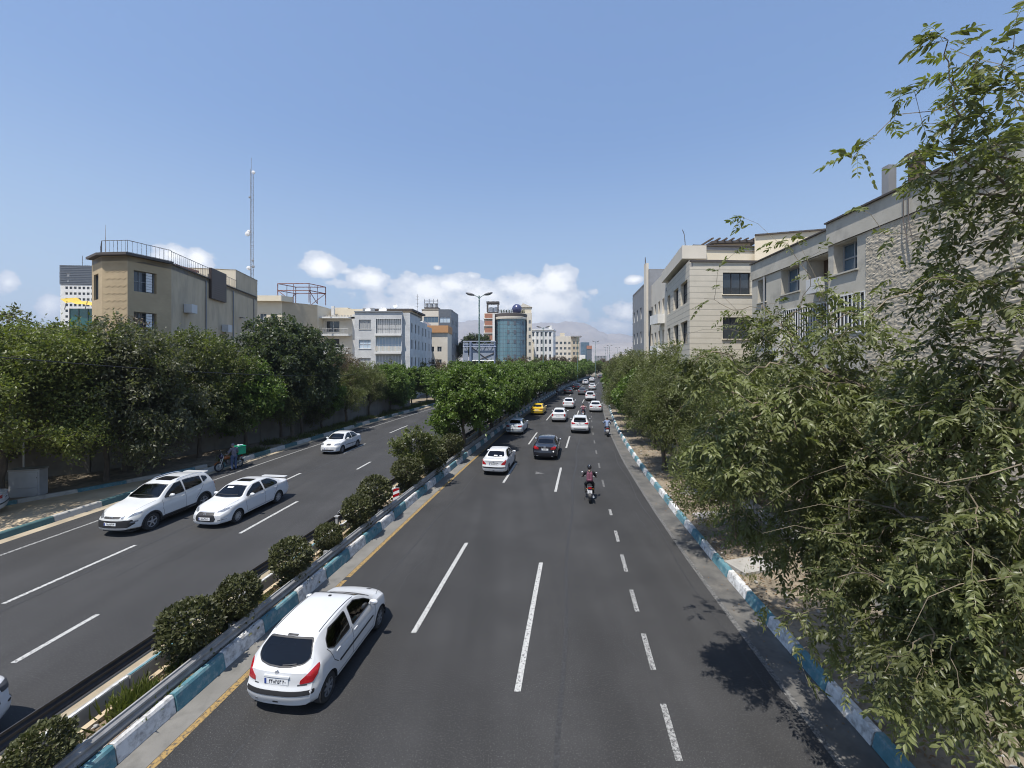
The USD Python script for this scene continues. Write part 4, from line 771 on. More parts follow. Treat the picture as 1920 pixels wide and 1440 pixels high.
CARS = []
def add_cars():
    # our carriageway, seen from behind
    c, r = wheel_at(G(611, 1312), .62, 3.835, -1, .135, False, .73); car('white hatchback with dark rear window, nearest car, beside the striped median kerb', c, r, make_206, name='hatchback_car')
    c, r = rear_at(925, 893, 4.19); car('white small saloon with stickers in its rear window, following beside the median', c, r, make_206_saloon, name='saloon_car')
    c, r = rear_at(1021, 864, 4.72); car('black saloon with bright red tail lamps in the middle lane', c, r, make_black, name='saloon_car')
    c, r = rear_at(963, 816, 4.40); car('pale silver boxy saloon driving in the shade next to the median trees', c, r, make_box_saloon, name='saloon_car')
    c, r = rear_at(1087, 814, 4.45); car('white sport utility car with black mirrors behind the rider in pink', c, r, make_suv_rear, cat='car', name='utility_car')
    c, r = rear_at(1047, 792.5, 4.25); car('white upright saloon just ahead of the boxy silver one, tall tail lamps', c, r, make_box_saloon, 'paint_car_white', '52N411 77', TVERT, 4.25, 1.74, 1.53, 'paint_car_white', name='saloon_car')
    c, r = rear_at(1006, 779, 4.45); car('yellow taxi hugging the median kerb under the trees', c, r, make_box_saloon, 'paint_taxi', '71T335 66', THOR, 4.45, 1.72, 1.42, 'grey_trim', name='taxi_car', cat='taxi')
    c, r = rear_at(1065, 767, 4.25); car('white upright saloon straddling the dashed line ahead of the taxi', c, r, make_box_saloon, 'paint_car_white', '33N572 10', TVERT, 4.25, 1.74, 1.53, 'paint_car_white', True, name='saloon_car')
    c, r = rear_at(1116.5, 773.5, 4.3); car('white low saloon alone in the right lane level with the taxi', c, r, make_box_saloon, 'paint_car_white', '20N671 15', THOR, 4.45, 1.75, 1.44, 'black_trim', False, name='saloon_car')
    for px, py, L, make, args, lab in [
        (1106.5, 752, 4.3, make_suv_rear, (False,), 'white crossover with a spare wheel cover low on its back, middle of the far queue'),
        (1091, 741, 4.4, make_box_saloon, ('paint_car_grey', None, THOR, 4.4, 1.74, 1.45, 'grey_trim', False), 'grey saloon left of the white crossover in the far queue'),
        (1064, 739.5, 4.5, make_box_saloon, ('paint_car_dark', None, THOR, 4.5, 1.8, 1.45, 'grey_trim', False), 'dark brown saloon closest to the median in the far queue'),
        (1080, 731, 4.5, make_box_saloon, ('paint_car_black', None, THOR, 4.6, 1.85, 1.62, 'grey_trim', False), 'tall black car with a white plate ahead of the dark brown saloon'),
        (1110, 731, 4.4, make_box_saloon, ('paint_car_white', None, THOR, 4.4, 1.75, 1.46, 'grey_trim', False), 'white saloon directly ahead of the white crossover'),
        (1097, 721.5, 4.4, make_box_saloon, ('paint_car_white', None, THOR, 4.4, 1.75, 1.50, 'grey_trim', False), 'white saloon ahead of the tall black car, left lane'),
        (1109, 716, 4.4, make_box_saloon, ('paint_car_white', None, THOR, 4.4, 1.7, 1.50, 'grey_trim', False), 'farthest white saloon of the left lanes before the bend'),
        (1134, 722, 4.3, make_box_saloon, ('paint_car_white', None, THOR, 4.3, 1.72, 1.48, 'grey_trim', False), 'farther white saloon of the two by the right kerb near the bend'),
        (1139, 728.5, 4.3, make_box_saloon, ('paint_car_white', None, THOR, 4.3, 1.72, 1.48, 'grey_trim', False), 'white saloon half hidden behind the right hand trees'),
        (1125, 709.5, 4.3, make_box_saloon, ('paint_car_grey', None, THOR, 4.3, 1.72, 1.48, 'grey_trim', False), 'tiny grey car at the point where the road bends away')]:
        c, r = rear_at(px, py, L); car(lab, c, r, make, *args, name='saloon_car' if make is make_box_saloon else 'utility_car')
    # the opposite carriageway, seen from the front
    c, r = wheel_at(G(282, 993), 3.61, 4.57, 1, .10, True, .80); car('pearl white sport utility car with black front bumper, oncoming beside the grey kerb', c, r, make_suv_front, name='utility_car')
    c, r = wheel_at(G(443, 980), 3.69, 4.58, 1, .12, True, .74); car('white oncoming saloon with dark hexagonal grille, alongside the sport utility car', c, r, make_dena, name='saloon_car')
    c, r = wheel_at(G(640, 849.5), 3.21, 3.98, 1, .14, True, .70); car('small white oncoming saloon farther back in the dappled shade', c, r, make_tiba, name='saloon_car')
    car('white old saloon cut off by the left edge, only its boot in view', (-10.80, 6.35, 0), -math.pi / 2 - .10, make_box_saloon, 'paint_car_white', '41N512 55', THOR, 4.3, 1.66, 1.40, 'black_trim', True, 'car_glass', 'grey_trim', name='saloon_car')
    h = math.atan2(7.4, 9.0); car('white car on the sandy slip lane, its tail just inside the left edge', (*(G(-8, 964)[:2] + np.array([-1.32, -1.2])), .06), -math.pi / 2 - .9, make_box_saloon, 'paint_car_white', '63N244 90', THOR, 4.3, 1.70, 1.45, 'black_trim', name='saloon_car')


# ---------------------------------------------------------------- trees and shrubs
def grow(rng, trunk, blobs, n, seg=0.4, bow=0.10, wob=0.05, extra=(), path_cost=0.25, min_h=0.35):
    """a branching skeleton that reaches n points spread through the crown's lobes; returns positions, parents, tips"""
    P_ = [np.array(p, float) for p in trunk]; par = [-1] + list(range(len(trunk) - 1)); ln = [0.0]
    for i in range(1, len(P_)): ln.append(ln[-1] + np.linalg.norm(P_[i] - P_[i - 1]))
    vol = np.array([b[1][0] * b[1][1] * b[1][2] * (b[2] if len(b) > 2 else 1) for b in blobs]); pick = rng.choice(len(blobs), n, p=vol / vol.sum())
    d = rng.normal(size=(n, 3)); d /= np.linalg.norm(d, axis=1, keepdims=True); rad = rng.random(n) ** 0.42
    A = np.array([blobs[k][0] for k in pick]) + d * rad[:, None] * np.array([blobs[k][1] for k in pick])
    if len(extra): A = np.vstack([A, np.asarray(extra, float)])
    A = A[np.argsort(np.linalg.norm(A - P_[-1], axis=1))]; cap = len(P_) + int(len(A) * 14) + 50; X = np.zeros((cap, 3)); K = np.zeros(cap); m = len(P_); X[:m] = P_; K[:m] = ln
    lo = int(len(trunk) * min_h); tips = []
    for a in A:
        dd = np.linalg.norm(X[lo:m] - a, axis=1); j = lo + int(np.argmin(dd + path_cost * K[lo:m])); D = dd[j - lo]; k = max(1, int(math.ceil(D / seg)))
        o = X[j].copy(); last = j
        for i in range(1, k + 1):
            t = i / k; p = o + (a - o) * t; p[2] += math.sin(math.pi * t) * D * bow
            if i < k: p += rng.normal(size=3) * wob * min(D, 1.5)
            if m >= cap: break
            X[m] = p; K[m] = K[last] + D / k; par.append(last); last = m; m += 1
        tips.append(last)
    return X[:m], np.array(par), np.array(tips)
def radii(par, tips, tip_r, power=2.3):
    n = len(par); w = np.zeros(n); w[tips] += 1
    for i in range(n - 1, 0, -1):
        if w[i] == 0: w[i] = 1
        w[par[i]] += w[i]
    return tip_r * np.maximum(w, 1) ** (1 / power), w
def limbs(X, par, r, lo, hi, mb, sides=(3, 5, 8)):
    """tubes along the heaviest continuation of every branch whose radius lies between lo and hi"""
    n = len(par); best = {}
    for i in range(1, n):
        p = par[i]
        if p not in best or r[i] > r[best[p]]: best[p] = i
    starts = [0] + [i for i in range(1, n) if best.get(par[i]) != i]
    for s0 in starts:
        ch = [s0]
        while ch[-1] in best: ch.append(best[ch[-1]])
        idx = ([par[s0]] if s0 else []) + ch; rr = r[idx].copy()
        if s0: rr[0] = rr[1]
        keep = [i for i in range(len(idx)) if lo <= rr[i] < hi or (i and lo <= rr[i - 1] < hi)]
        if len(keep) < 2: continue
        a, b_ = keep[0], keep[-1] + 1; mr = rr[a]
        mb.tube(X[idx[a:b_]], rr[a:b_], sides[0] if mr < .012 else sides[1] if mr < .05 else sides[2], cap=False)
LEAF2 = (np.array([(0, 0, 0), (.26, .45, .06), (0, 1, -.06), (-.26, .45, .06)]), np.array([(0, 1, 2), (0, 2, 3)]))
LEAF4 = (np.array([(0, 0, 0), (.17, .28, .05), (.17, .62, .03), (0, 1, -.14), (-.17, .62, .03), (-.17, .28, .05), (0, .45, -.01)]), np.array([(0, 1, 6), (1, 2, 6), (2, 3, 6), (6, 3, 4), (6, 4, 5), (0, 6, 5)]))
ROUND4 = (np.array([(0, 0, 0), (.33, .30, .06), (.30, .68, .03), (0, 1, -.10), (-.30, .68, .03), (-.33, .30, .06)]), np.array([(0, 1, 2), (0, 2, 3), (0, 3, 4), (0, 4, 5)]))
def unit(v): return v / (np.linalg.norm(v, axis=-1, keepdims=True) + 1e-9)
def leaves(base, d, size, tpl, rng, up=0.5):
    """a leaf at each base point, growing along d, its face turned mostly upward"""
    d = unit(d); ref = unit(np.array([0, 0, 1.0]) * up + rng.normal(size=base.shape) * .55); a = unit(np.cross(d, ref)); c = np.cross(a, d)
    v = base[:, None] + size[:, None, None] * (tpl[0][None, :, 0:1] * a[:, None] + tpl[0][None, :, 1:2] * d[:, None] + tpl[0][None, :, 2:3] * c[:, None])
    k = len(tpl[0]); f = tpl[1][None] + (np.arange(len(base)) * k)[:, None, None]; return v.reshape(-1, 3), f.reshape(-1, 3)
def leafy(rng, X, par, r, tips, per, size, tpl, r_max, spread=.16, droop=.35, thin=1.0):
    """bunches of leaves along every thin twig"""
    w = np.where(r < r_max)[0]; w = w[w > 0]
    if thin < 1: w = w[rng.random(len(w)) < thin]
    w = w[rng.random(len(w)) < .5]; t = np.concatenate([w, tips, tips, tips]); k = per; b = np.repeat(t, k); seg = X[b] - X[par[b]]; base = X[b] - seg * rng.random((len(b), 1)) + rng.normal(size=(len(b), 3)) * spread
    d = unit(seg) * .6 + rng.normal(size=seg.shape) * .75 + np.array([0, 0, -droop]); return leaves(base, d, size * rng.uniform(.65, 1.25, len(b)), tpl, rng)
def pinnate(rng, base, d, length, pairs, lsize, tpl, droop=.5):
    """compound leaves: (vertices, faces) with len(base) equal blocks; leaflets in pairs along a drooping stalk"""
    N = len(base); d = unit(d); side = unit(np.cross(d, unit(np.array([0, 0, 1.0]) + rng.normal(size=d.shape) * .35))); t = np.concatenate([np.repeat(np.linspace(.22, .92, pairs), 2), [1.0]])
    sgn = np.concatenate([np.tile([1, -1], pairs), [0]]); L = length[:, None, None]
    p = base[:, None] + L * (d[:, None] * t[None, :, None] + np.array([0, 0, -1.0]) * (droop * t ** 2)[None, :, None])
    ax = unit(d[:, None] * (.55 + .45 * (sgn == 0))[None, :, None] + side[:, None] * sgn[None, :, None] * .9 + np.array([0, 0, -1.0]) * .38 + rng.normal(size=(N, len(t), 3)) * .16)
    v, f = leaves(p.reshape(-1, 3), ax.reshape(-1, 3), np.repeat(lsize, len(t)) * rng.uniform(.8, 1.15, N * len(t)), tpl, rng, 1.0)
    # the stalk as a thin three-sided blade
    q = np.linspace(0, 1, 4); c = base[:, None] + L * (d[:, None] * q[None, :, None] + np.array([0, 0, -1.0]) * (droop * q ** 2)[None, :, None]); wdt = .0022
    sv = np.concatenate([c - side[:, None] * wdt, c + side[:, None] * wdt], 1); sf = np.array([(0, 1, 5, 4), (1, 2, 6, 5), (2, 3, 7, 6)]); sf = np.vstack([sf[:, [0, 1, 2]], sf[:, [0, 2, 3]]])[None] + (np.arange(N) * 8)[:, None, None]
    return v.reshape(N, -1, 3), f.reshape(N, -1, 3) - (np.arange(N) * len(t) * len(tpl[0]))[:, None, None], sv, sf - (np.arange(N) * 8)[:, None, None]
def joined(v, f):
    n, k, _ = v.shape; return v.reshape(-1, 3), (f + (np.arange(n) * k)[:, None, None]).reshape(-1, 3)

def tree_proto(name, seed, h, w, trunk_h, tips, per, size, leaf, tpl=LEAF2, lobes=9, stems=1, bare=.35, droop=.3, tip_r=.006, trunk_m='trunk', flat=.9, spread=.15, low=0.0):
    rng = np.random.default_rng(seed); blobs = []; top = h - w * .12
    for k in range(lobes):
        a = k * 2.4 + rng.uniform(-.4, .4); t = (k + rng.uniform(.1, .9)) / lobes; rr = w / 2 * (0.62 if t < .75 else .34) * rng.uniform(.75, 1.1); zc = trunk_h + low + (top - trunk_h) * (.16 + .72 * t)
        sz = w * rng.uniform(.15, .29); blobs.append(((rr * math.cos(a), rr * math.sin(a), zc), (sz, sz, sz * flat)))
    blobs.append(((0, 0, trunk_h + (top - trunk_h) * .55), (w * .25, w * .25, (top - trunk_h) * .4)))
    trunk = [(math.sin(i * 1.3 + seed) * .06 * i / 3, math.cos(i * 1.7 + seed) * .06 * i / 3, trunk_h * 1.25 * i / 7 - (.15 if i == 0 else 0)) for i in range(8)]
    X, par, tp = grow(rng, trunk, blobs, tips, .45, .08); r, wt = radii(par, tp, tip_r)
    r[:3] *= np.array([1.45, 1.2, 1.08]); p = proto(name)
    mb = MB(); limbs(X, par, r, tip_r * 1.25, 9, mb, (3, 5, 8)); obj('trunk', mb, trunk_m, p, smooth=True)
    obj('crown', leafy(rng, X, par, r, tp, per, size, tpl, tip_r * 2.2, spread, droop), leaf, p)
    return p
TREE = {}
def trees_kinds():
    T = TREE
    T['olive1'] = tree_proto('olive_tree_a', 21, 10.9, 9.2, 2.3, 1500, 6, .22, 'leaf_olive', lobes=12, low=-.9)
    T['olive2'] = tree_proto('olive_tree_b', 22, 10.4, 8.6, 2.2, 1300, 6, .22, 'leaf_grey', lobes=11, low=-.9)
    T['dark'] = tree_proto('dark_tree', 23, 11.2, 8.6, 2.4, 1400, 6, .22, 'leaf_dark', lobes=13, tpl=ROUND4, low=-.9)
    T['feather'] = tree_proto('feathery_tree', 24, 9.3, 9.4, 2.0, 1900, 10, .15, 'leaf_yellow', lobes=10, flat=.55, spread=.2, low=-.9)
    T['dry'] = tree_proto('dry_tree', 25, 8.6, 5.6, 2.4, 700, 5, .13, 'leaf_dry', lobes=8)
    T['bright1'] = tree_proto('bright_tree_a', 26, 7.0, 5.8, 1.7, 1100, 7, .20, 'leaf_bright', ROUND4, lobes=11, low=-.3)
    T['bright2'] = tree_proto('bright_tree_b', 27, 6.6, 5.4, 1.6, 1000, 7, .20, 'leaf_bright', ROUND4, lobes=10, low=-.3)
    T['verge1'] = tree_proto('verge_tree_a', 28, 6.6, 5.6, 1.9, 1200, 8, .13, 'leaf_olive', LEAF4, lobes=10)
    T['verge2'] = tree_proto('verge_tree_b', 29, 8.4, 6.0, 2.2, 1200, 8, .15, 'leaf_near', LEAF2, lobes=11)
    T['far1'] = tree_proto('far_tree_a', 30, 7.2, 6.2, 1.8, 420, 7, .30, 'leaf_bright', ROUND4, lobes=9, low=-.4)
    T['far2'] = tree_proto('far_tree_b', 31, 7.0, 6.2, 1.8, 420, 7, .30, 'leaf_olive', LEAF2, lobes=9, low=-.4)
    T['far3'] = tree_proto('far_tree_c', 32, 7.2, 6.4, 1.8, 380, 6, .28, 'leaf_dry', LEAF2, lobes=9, low=-.4)
    T['pine'] = tree_proto('pine_tree', 33, 12, 6.5, 5.5, 420, 9, .28, 'leaf_dark', LEAF2, lobes=8, flat=.6)
def shrub_proto(name, seed, r=.62, h=1.62):
    rng = np.random.default_rng(seed); p = proto(name); n = 3600; d = unit(rng.normal(size=(n, 3))); lump = 1 + .55 * (meshkit.fbm(d * 2.0 + seed, 3, seed) - .5)
    c = np.array([0, 0, h - r * .92]); rad = rng.uniform(.62, 1.0, n) ** .5; base = c + d * (rad * lump * r)[:, None] * np.array([1, 1, .92])
    k = 900; sk = np.stack([rng.normal(0, .22, k), rng.normal(0, .22, k), rng.uniform(.05, h * .5, k)], -1); base = np.vstack([base, sk]); d2 = np.vstack([d, unit(rng.normal(size=(k, 3)))])
    v, f = leaves(base, d2 * .6 + rng.normal(size=base.shape) * .6 + np.array([0, 0, .35]), .085 * rng.uniform(.6, 1.3, len(base)), ROUND4, rng, .6); obj('foliage', (v, f), 'leaf_shrub', p)
    mb = MB()
    for q in range(7):
        a = q * .9; mb.tube([(0.03 * math.cos(a), .03 * math.sin(a), -.05), (.09 * math.cos(a), .09 * math.sin(a), h * .35), (.32 * math.cos(a), .32 * math.sin(a), h * .62)], [.028, .02, .01], 5)
    obj('stem', mb, 'trunk', p); return p

def near_tree(name, label, seed, trunk, blobs, n, extra, lsize, per, tip_r, parts, path_cost=.25, bare_twigs=()):
    """a tree close to the lens: stems, whippy twigs and compound leaves with real leaflets; the nearest leaves are parts of their own"""
    rng = np.random.default_rng(seed); t = thing(name, label, 'tree')
    X, par, tp = grow(rng, trunk, blobs, n, .28, .12, .06, extra, path_cost, .4); r, w = radii(par, tp, tip_r, 2.15)
    mb = MB(); limbs(X, par, r, .016, 9, mb, (4, 6, 10)); obj('trunk', mb, 'bark_pale', t, smooth=True)
    mb = MB(); limbs(X, par, r, 0, .016, mb, (3, 4, 6))
    for tw in bare_twigs: mb.tube(tw, np.linspace(.008, .0025, len(tw)), 4)
    obj('twigs', mb, 'twig', t, kind='stuff')
    thin = np.where(r < tip_r * 1.75)[0]; thin = thin[thin > len(trunk)]; idx = np.concatenate([np.repeat(tp, per), rng.choice(thin, int(len(thin) * .16), replace=False)])
    seg = X[idx] - X[par[idx]]; base = X[idx] - seg * rng.random((len(idx), 1)) * .9; d = unit(seg) * .7 + rng.normal(size=seg.shape) * .6 + np.array([0, 0, -.12])
    v, f, sv, sf = pinnate(rng, base, d, rng.uniform(.14, .25, len(idx)) * lsize / .07, 5, np.full(len(idx), lsize) * rng.uniform(.8, 1.2, len(idx)), LEAF4, .35)
    c = np.array([0, 0, CAM_H]); q = base - c; px = 960 + FPX * q[:, 0] / np.maximum(q[:, 1], .1); py = HORIZ - FPX * q[:, 2] / np.maximum(q[:, 1], .1); seen = (q[:, 1] > .5) & (px < 1950) & (py > -20) & (py < 1460)
    order = np.argsort(np.where(seen, np.linalg.norm(q, axis=1), 1e6)); first, rest = order[:parts], order[parts:]
    for i in first: obj('leaf', (np.vstack([v[i], sv[i]]), np.vstack([f[i], sf[i] + len(v[i])])), 'leaf_near', t)
    A, B = joined(v[rest], f[rest]), joined(sv[rest], sf[rest]); obj('leaves', MB().add(*A).add(*B), 'leaf_near', t, kind='stuff'); return t

NTH = ['', 'first', 'second', 'third', 'fourth', 'fifth', 'sixth', 'seventh', 'eighth', 'ninth', 'tenth', 'eleventh', 'twelfth', 'thirteenth', 'fourteenth', 'fifteenth', 'sixteenth']
def plant_trees():
    trees_kinds(); r = random.Random(5)
    def tree(kind, loc, label, name='tree', s=1.0, group=None, sz=None, cat='tree', rot=None): return copy_of(TREE[kind], name, label, cat, loc, r.uniform(0, 6.28) if rot is None else rot, group, scale=(s, s, s * (sz or 1)))
    def gp(px, py): p = G(px, py); return (p[0], p[1], .1)
    tree0 = tree; tree = lambda kind, loc, label, name, sc=1.0, **q: tree0(kind, loc, label, name, sc * 1.09, **{**q, 'sz': q.get('sz', 1) * 1.08})
    # left verge, front to back
    tree('feather', (-25.5, 21.0, .1), 'yellow green feathery tree spreading at the left edge above the grey cabinet', 'feathery_tree', 1.0)
    tree('olive2', (-33.5, 24.5, .1), 'tall loose tree at the far left edge rising above the feathery one', 'loose_tree', 1.12)
    tree('feather', (-30.0, 26.5, .1), 'bright green tree behind the feathery one, left of the tan building', 'feathery_tree', .95, sz=1.05)
    tree('olive1', (*G(200, 906)[:2], .1), 'olive tree with a forked trunk over the striped second kerb', 'olive_tree', .80, sz=1.08)
    tree('dry', (*(G(238, 898)[:2] + np.array([-1.2, 1.2])), .1), 'half withered reddish brown tree among the green ones left of the road', 'withered_tree', 1.0, sz=1.05)
    tree('olive2', (*G(262, 897)[:2], .1), 'big grey green tree in front of the tan building', 'olive_tree', .86, sz=1.05)
    tree('olive1', (*G(352, 872)[:2] + np.array([-.3, 1.5]), .1), 'grey green tree just behind the parked delivery motorbike', 'olive_tree', .78, sz=1.1)
    tree('bright1', (*(G(470, 846)[:2] + np.array([-.6, .3])), .1), 'small bright leaved tree lit in front of the large dark tree', 'bright_tree', .92, sz=1.08)
    tree('dark', (*G(516, 826)[:2] + np.array([0, .8]), .1), 'large dark tree right of the tan building, tallest on the left verge', 'dark_tree', .98, sz=1.02)
    tree('dark', (*G(556, 821)[:2] + np.array([0, 1.0]), .1), 'dark tree whose trunk stands right beside the largest one', 'dark_tree', .80, sz=1.15)
    tree('olive2', (*G(578, 815)[:2] + np.array([-1.0, 2.0]), .1), 'slanting grey tree by the shaded wall behind the small oncoming saloon', 'olive_tree', .72)
    tree('dry', (*G(634, 796)[:2] + np.array([-.2, 1.0]), .1), 'thin yellowish tree with a pale trunk left of the white apartment block', 'thin_tree', .95, sz=.95)
    tree = tree0
    for y_, kd, sc_, lb in ((38.5, 'verge1', 1.0, 'low dusty tree against the shaded wall, right of the dark trunks'), (43.0, 'bright2', .95, 'leafy tree before the wall panels level with the small oncoming saloon'), (47.5, 'verge1', 1.05, 'dusty tree before the wall, left of the rounded bright green one'), (52.5, 'verge2', .85, 'twiggy tree close to the wall below the white block balconies'), (58.0, 'bright1', .95, 'green tree near the far end of the shaded wall')): tree(kd, (float(KERB_L(y_)) - 2.1, y_, .1), lb, 'wall_tree', sc_)
    k = 0
    spots = [(683, 783), (720, 778), (747, 770)]
    words = ['rounded bright green tree below the enclosed balconies of the white block', 'bright green tree below the right corner of the white block', 'bright green tree where the sunlit pavement shows beyond the wall']
    for (px, py), lb in zip(spots, words): tree('bright1' if k % 2 else 'bright2', (*G(px, py)[:2] + np.array([-.3, 1.0]), .1), lb, 'bright_tree', .98 + .05 * (k % 3), sz=1.02); k += 1
    y = 66.0; k0 = k
    while y < 184:
        kind = ('far1', 'far1', 'far2')[k % 3]; tree(kind, (float(KERB_L(y)) - r.uniform(1.6, 3.0), y, .1), f'{NTH[k - k0 + 1]} tree beyond the sunlit pavement gap in the left kerb row' if k - k0 < 10 else 'far leafy tree merging into the row along the left kerb', 'roadside_tree', r.uniform(.95, 1.12), 'row of trees along the left kerb'); y += r.uniform(5.0, 6.5); k += 1
    for q_, (x_, y_, s_) in enumerate([(-24, 62, 1.1), (-21, 72, 1.0), (-19.5, 84, 1.05), (-16, 92, 1.0), (-13, 99, 1.05), (-9, 112, 1.1), (-5, 126, 1.1), (0, 140, 1.15), (4, 152, 1.2), (9, 168, 1.2), (14, 185, 1.3), (20, 205, 1.3), (28, 225, 1.3), (36, 240, 1.3)]):
        tree('far2' if int(x_) % 2 else 'far3', (x_, y_, .1), f'{NTH[q_ + 1]} grey green tree of the belt behind the left kerb row' if q_ < 8 else 'far grey green tree merging into the belt below the distant buildings', 'belt_tree', s_, 'belt of trees below the far buildings', sz=1.12)
    for px, py, y_, s_ in [(888, 628, 128, 1.0), (872, 632, 132, .95), (905, 630, 135, 1.0)]:
        p = AT(px, py, y_); tree('pine', (p[0], y_, 0), ['dark pine left of the lamp post above the blue sign frame', 'dark pine right next to the building with the corner windows', 'dark pine partly behind the first lamp post'][[888, 872, 905].index(px)], 'pine_tree', (p[2] + 1.2) / 12)
    # the median
    y = 33.0; k = 0; first = ['nearest leafy median tree leaning over both guard rails', 'second leafy median tree behind the pale silver saloon', 'third leafy median tree beside the first lamp post']
    while y < 186:
        kind = ('bright1', 'bright2')[k % 2] if y < 75 else ('far1', 'far1', 'far2')[k % 3]
        tree(kind, (float(KERB_M(y)) - .75, y, .15), first[k] if k < 3 else f'{NTH[k + 1]} leafy tree of the median row, counted from the near end' if k < 14 else 'far leafy tree merging into the unbroken median row', 'median_tree', r.uniform(.94, 1.1), 'row of trees on the median', sz=r.uniform(.96, 1.06)); y += r.uniform(3.9, 5.0); k += 1
    # right verge
    tree('verge1', (*G(1376, 1028)[:2], .12), 'small round tree with a dark trunk on the dusty verge, nearest one standing free', 'verge_tree', .84, sz=.95)
    tree('verge1', (10.6, 20.6, .12), 'low leafy tree behind the free standing round one', 'verge_tree', .9)
    tree('verge2', (12.2, 17.5, .12), 'twiggy tree against the grey building windows', 'verge_tree', .86, sz=.95)
    tree('verge1', (*G(1245, 888)[:2], .12), 'tree whose dark double trunk stands beyond the free round one', 'verge_tree', 1.0)
    tree('verge2', (12.6, 30.5, .12), 'tree below the cream building, behind the double trunk', 'verge_tree', .88)
    tree('verge2', (13.2, 36.5, .12), 'taller tree rising in front of the grey slotted building', 'verge_tree', 1.02, sz=1.02)
    tree('verge1', (13.6, 24.6, .12), 'dense tree screening the foot of the cream building', 'verge_tree', 1.18)
    tree('verge2', (11.6, 25.6, .12), 'twiggy tree between the round tree and the cream building', 'verge_tree', .95)
    y = 34.0; k = 0; lab = ['tree with drooping twigs right of the farther rider', 'tree right of the white low saloon', 'bright leaved tree where the right kerb vanishes']
    while y < 186:
        kind = ('verge1', 'bright2', 'verge2')[k % 3] if y < 70 else (('far2', 'far1')[k % 2] if y < 118 else 'far3')
        tree(kind, (float(KERB_R(y)) + r.uniform(1.7, 2.5), y, .12), lab[k] if k < 3 else f'{NTH[k + 1]} tree of the row along the right kerb, counted from the rider in blue' if k < 12 else 'far tree merging into the row along the right kerb', 'verge_tree', r.uniform(.95, 1.08), 'row of trees along the right kerb'); y += r.uniform(4.6, 5.6); k += 1
    for q_, y_ in enumerate(np.arange(150, 188, 9.0)):
        for o in (-2, 4.5): tree(('far3', 'far2')[int(y_ + o) % 2], (float(KERB_R(y_)) + 8 + o * 1.4, y_ + r.uniform(-2, 2), .1), f'brownish tree right of the bend, {NTH[q_ + 1]} rank ' + ('near the kerb' if o < 0 else 'away from the kerb'), 'bend_tree', r.uniform(1.0, 1.25), 'clump of brownish trees at the bend')
    for x_ in np.arange(24, 78, 5.2):
        for y_ in (193, 206, 222): tree(('far3', 'far2', 'far1')[int(x_ + y_) % 3], (x_ + r.uniform(-1.5, 1.5) + (y_ - 193) * .25, y_ + r.uniform(-3, 3), .1), 'brownish tree of the clump where the road bends out of sight', 'bend_tree', r.uniform(.95, 1.3), 'clump of brownish trees at the bend')
    # shrubs on the median, clipped round
    S = [shrub_proto('round_shrub_a', 41), shrub_proto('round_shrub_b', 42), shrub_proto('round_shrub_c', 45)]
    lab = ['clipped round shrub cut off by the bottom left corner', 'largest clipped shrub, with a leaning stem, left of the nearest hatchback', 'clipped shrub just beyond the largest one, beside a short post', 'clipped round shrub level with the bonnet of the nearest hatchback', 'clipped round shrub next to the second short post', 'smaller clipped shrub halfway to the red and white marker', 'clipped shrub left of the red and white marker board', 'clipped shrub right behind the marker board', 'clipped shrub under the small sparse median tree', 'last clipped shrub before the big median trees']
    for k, ((px, py, wpx), lb) in enumerate(zip([(38, 1500, 104), (345, 1262, 102), (440, 1195, 88), (527, 1112, 76), (604, 1055, 54), (662, 1010, 56), (704, 975, 60), (757, 928, 56), (795, 897, 54), (822, 868, 46)], lab)):
        p = G(px, py); o = {6: -.84, 7: -.8}.get(k, -.62); rr = wpx / 2 * p[1] / FPX; s = rr / .66; y_ = p[1]
        copy_of(S[k % 3], 'round_shrub', lb, 'shrub', (float(KERB_M(y_)) + o - (.12 if k == 1 else 0), y_, .14), k * 1.7, None, scale=(s * r.uniform(.92, 1.1), s * r.uniform(.92, 1.15), min(s * r.uniform(.95, 1.12), 1.15)))
    rng = np.random.default_rng(77)
    p = thing('sparse_tree', 'small sparse tree with reddish twigs on the median left of the black saloon', 'tree', (float(KERB_M(23.6)) - .75, 23.6, .15)); bl = [((-.9, 0, 2.2), (.8, .8, .6)), ((.7, .3, 2.4), (.9, .8, .6)), ((0, -.2, 2.9), (.8, .8, .5)), ((.2, .5, 1.5), (.9, .6, .5)), ((-.3, 0, 1.7), (1.0, .8, .5))]
    X, par, tp = grow(rng, [(0, 0, -.1), (0, 0, .3), (.02, 0, .6), (0, .02, .9)], bl, 420, .3, .05); rr, _ = radii(par, tp, .004); mb = MB(); limbs(X, par, rr, 0, 9, mb); obj('trunk', mb, 'twig', p); obj('crown', leafy(rng, X, par, rr, tp, 5, .11, ROUND4, .008, .07, .1), 'leaf_olive', p)
    # the two trees close to the camera on the right
    trunk = [(10.7, 8.2, 0), (10.5, 8.2, 1.5), (10.1, 8.2, 3.0), (9.7, 8.2, 4.2), AT(1800, 885, 8.3), AT(1728, 822, 8.4), AT(1632, 735, 8.6), AT(1557, 702, 8.8), AT(1482, 627, 9.0), AT(1428, 572, 9.2)]
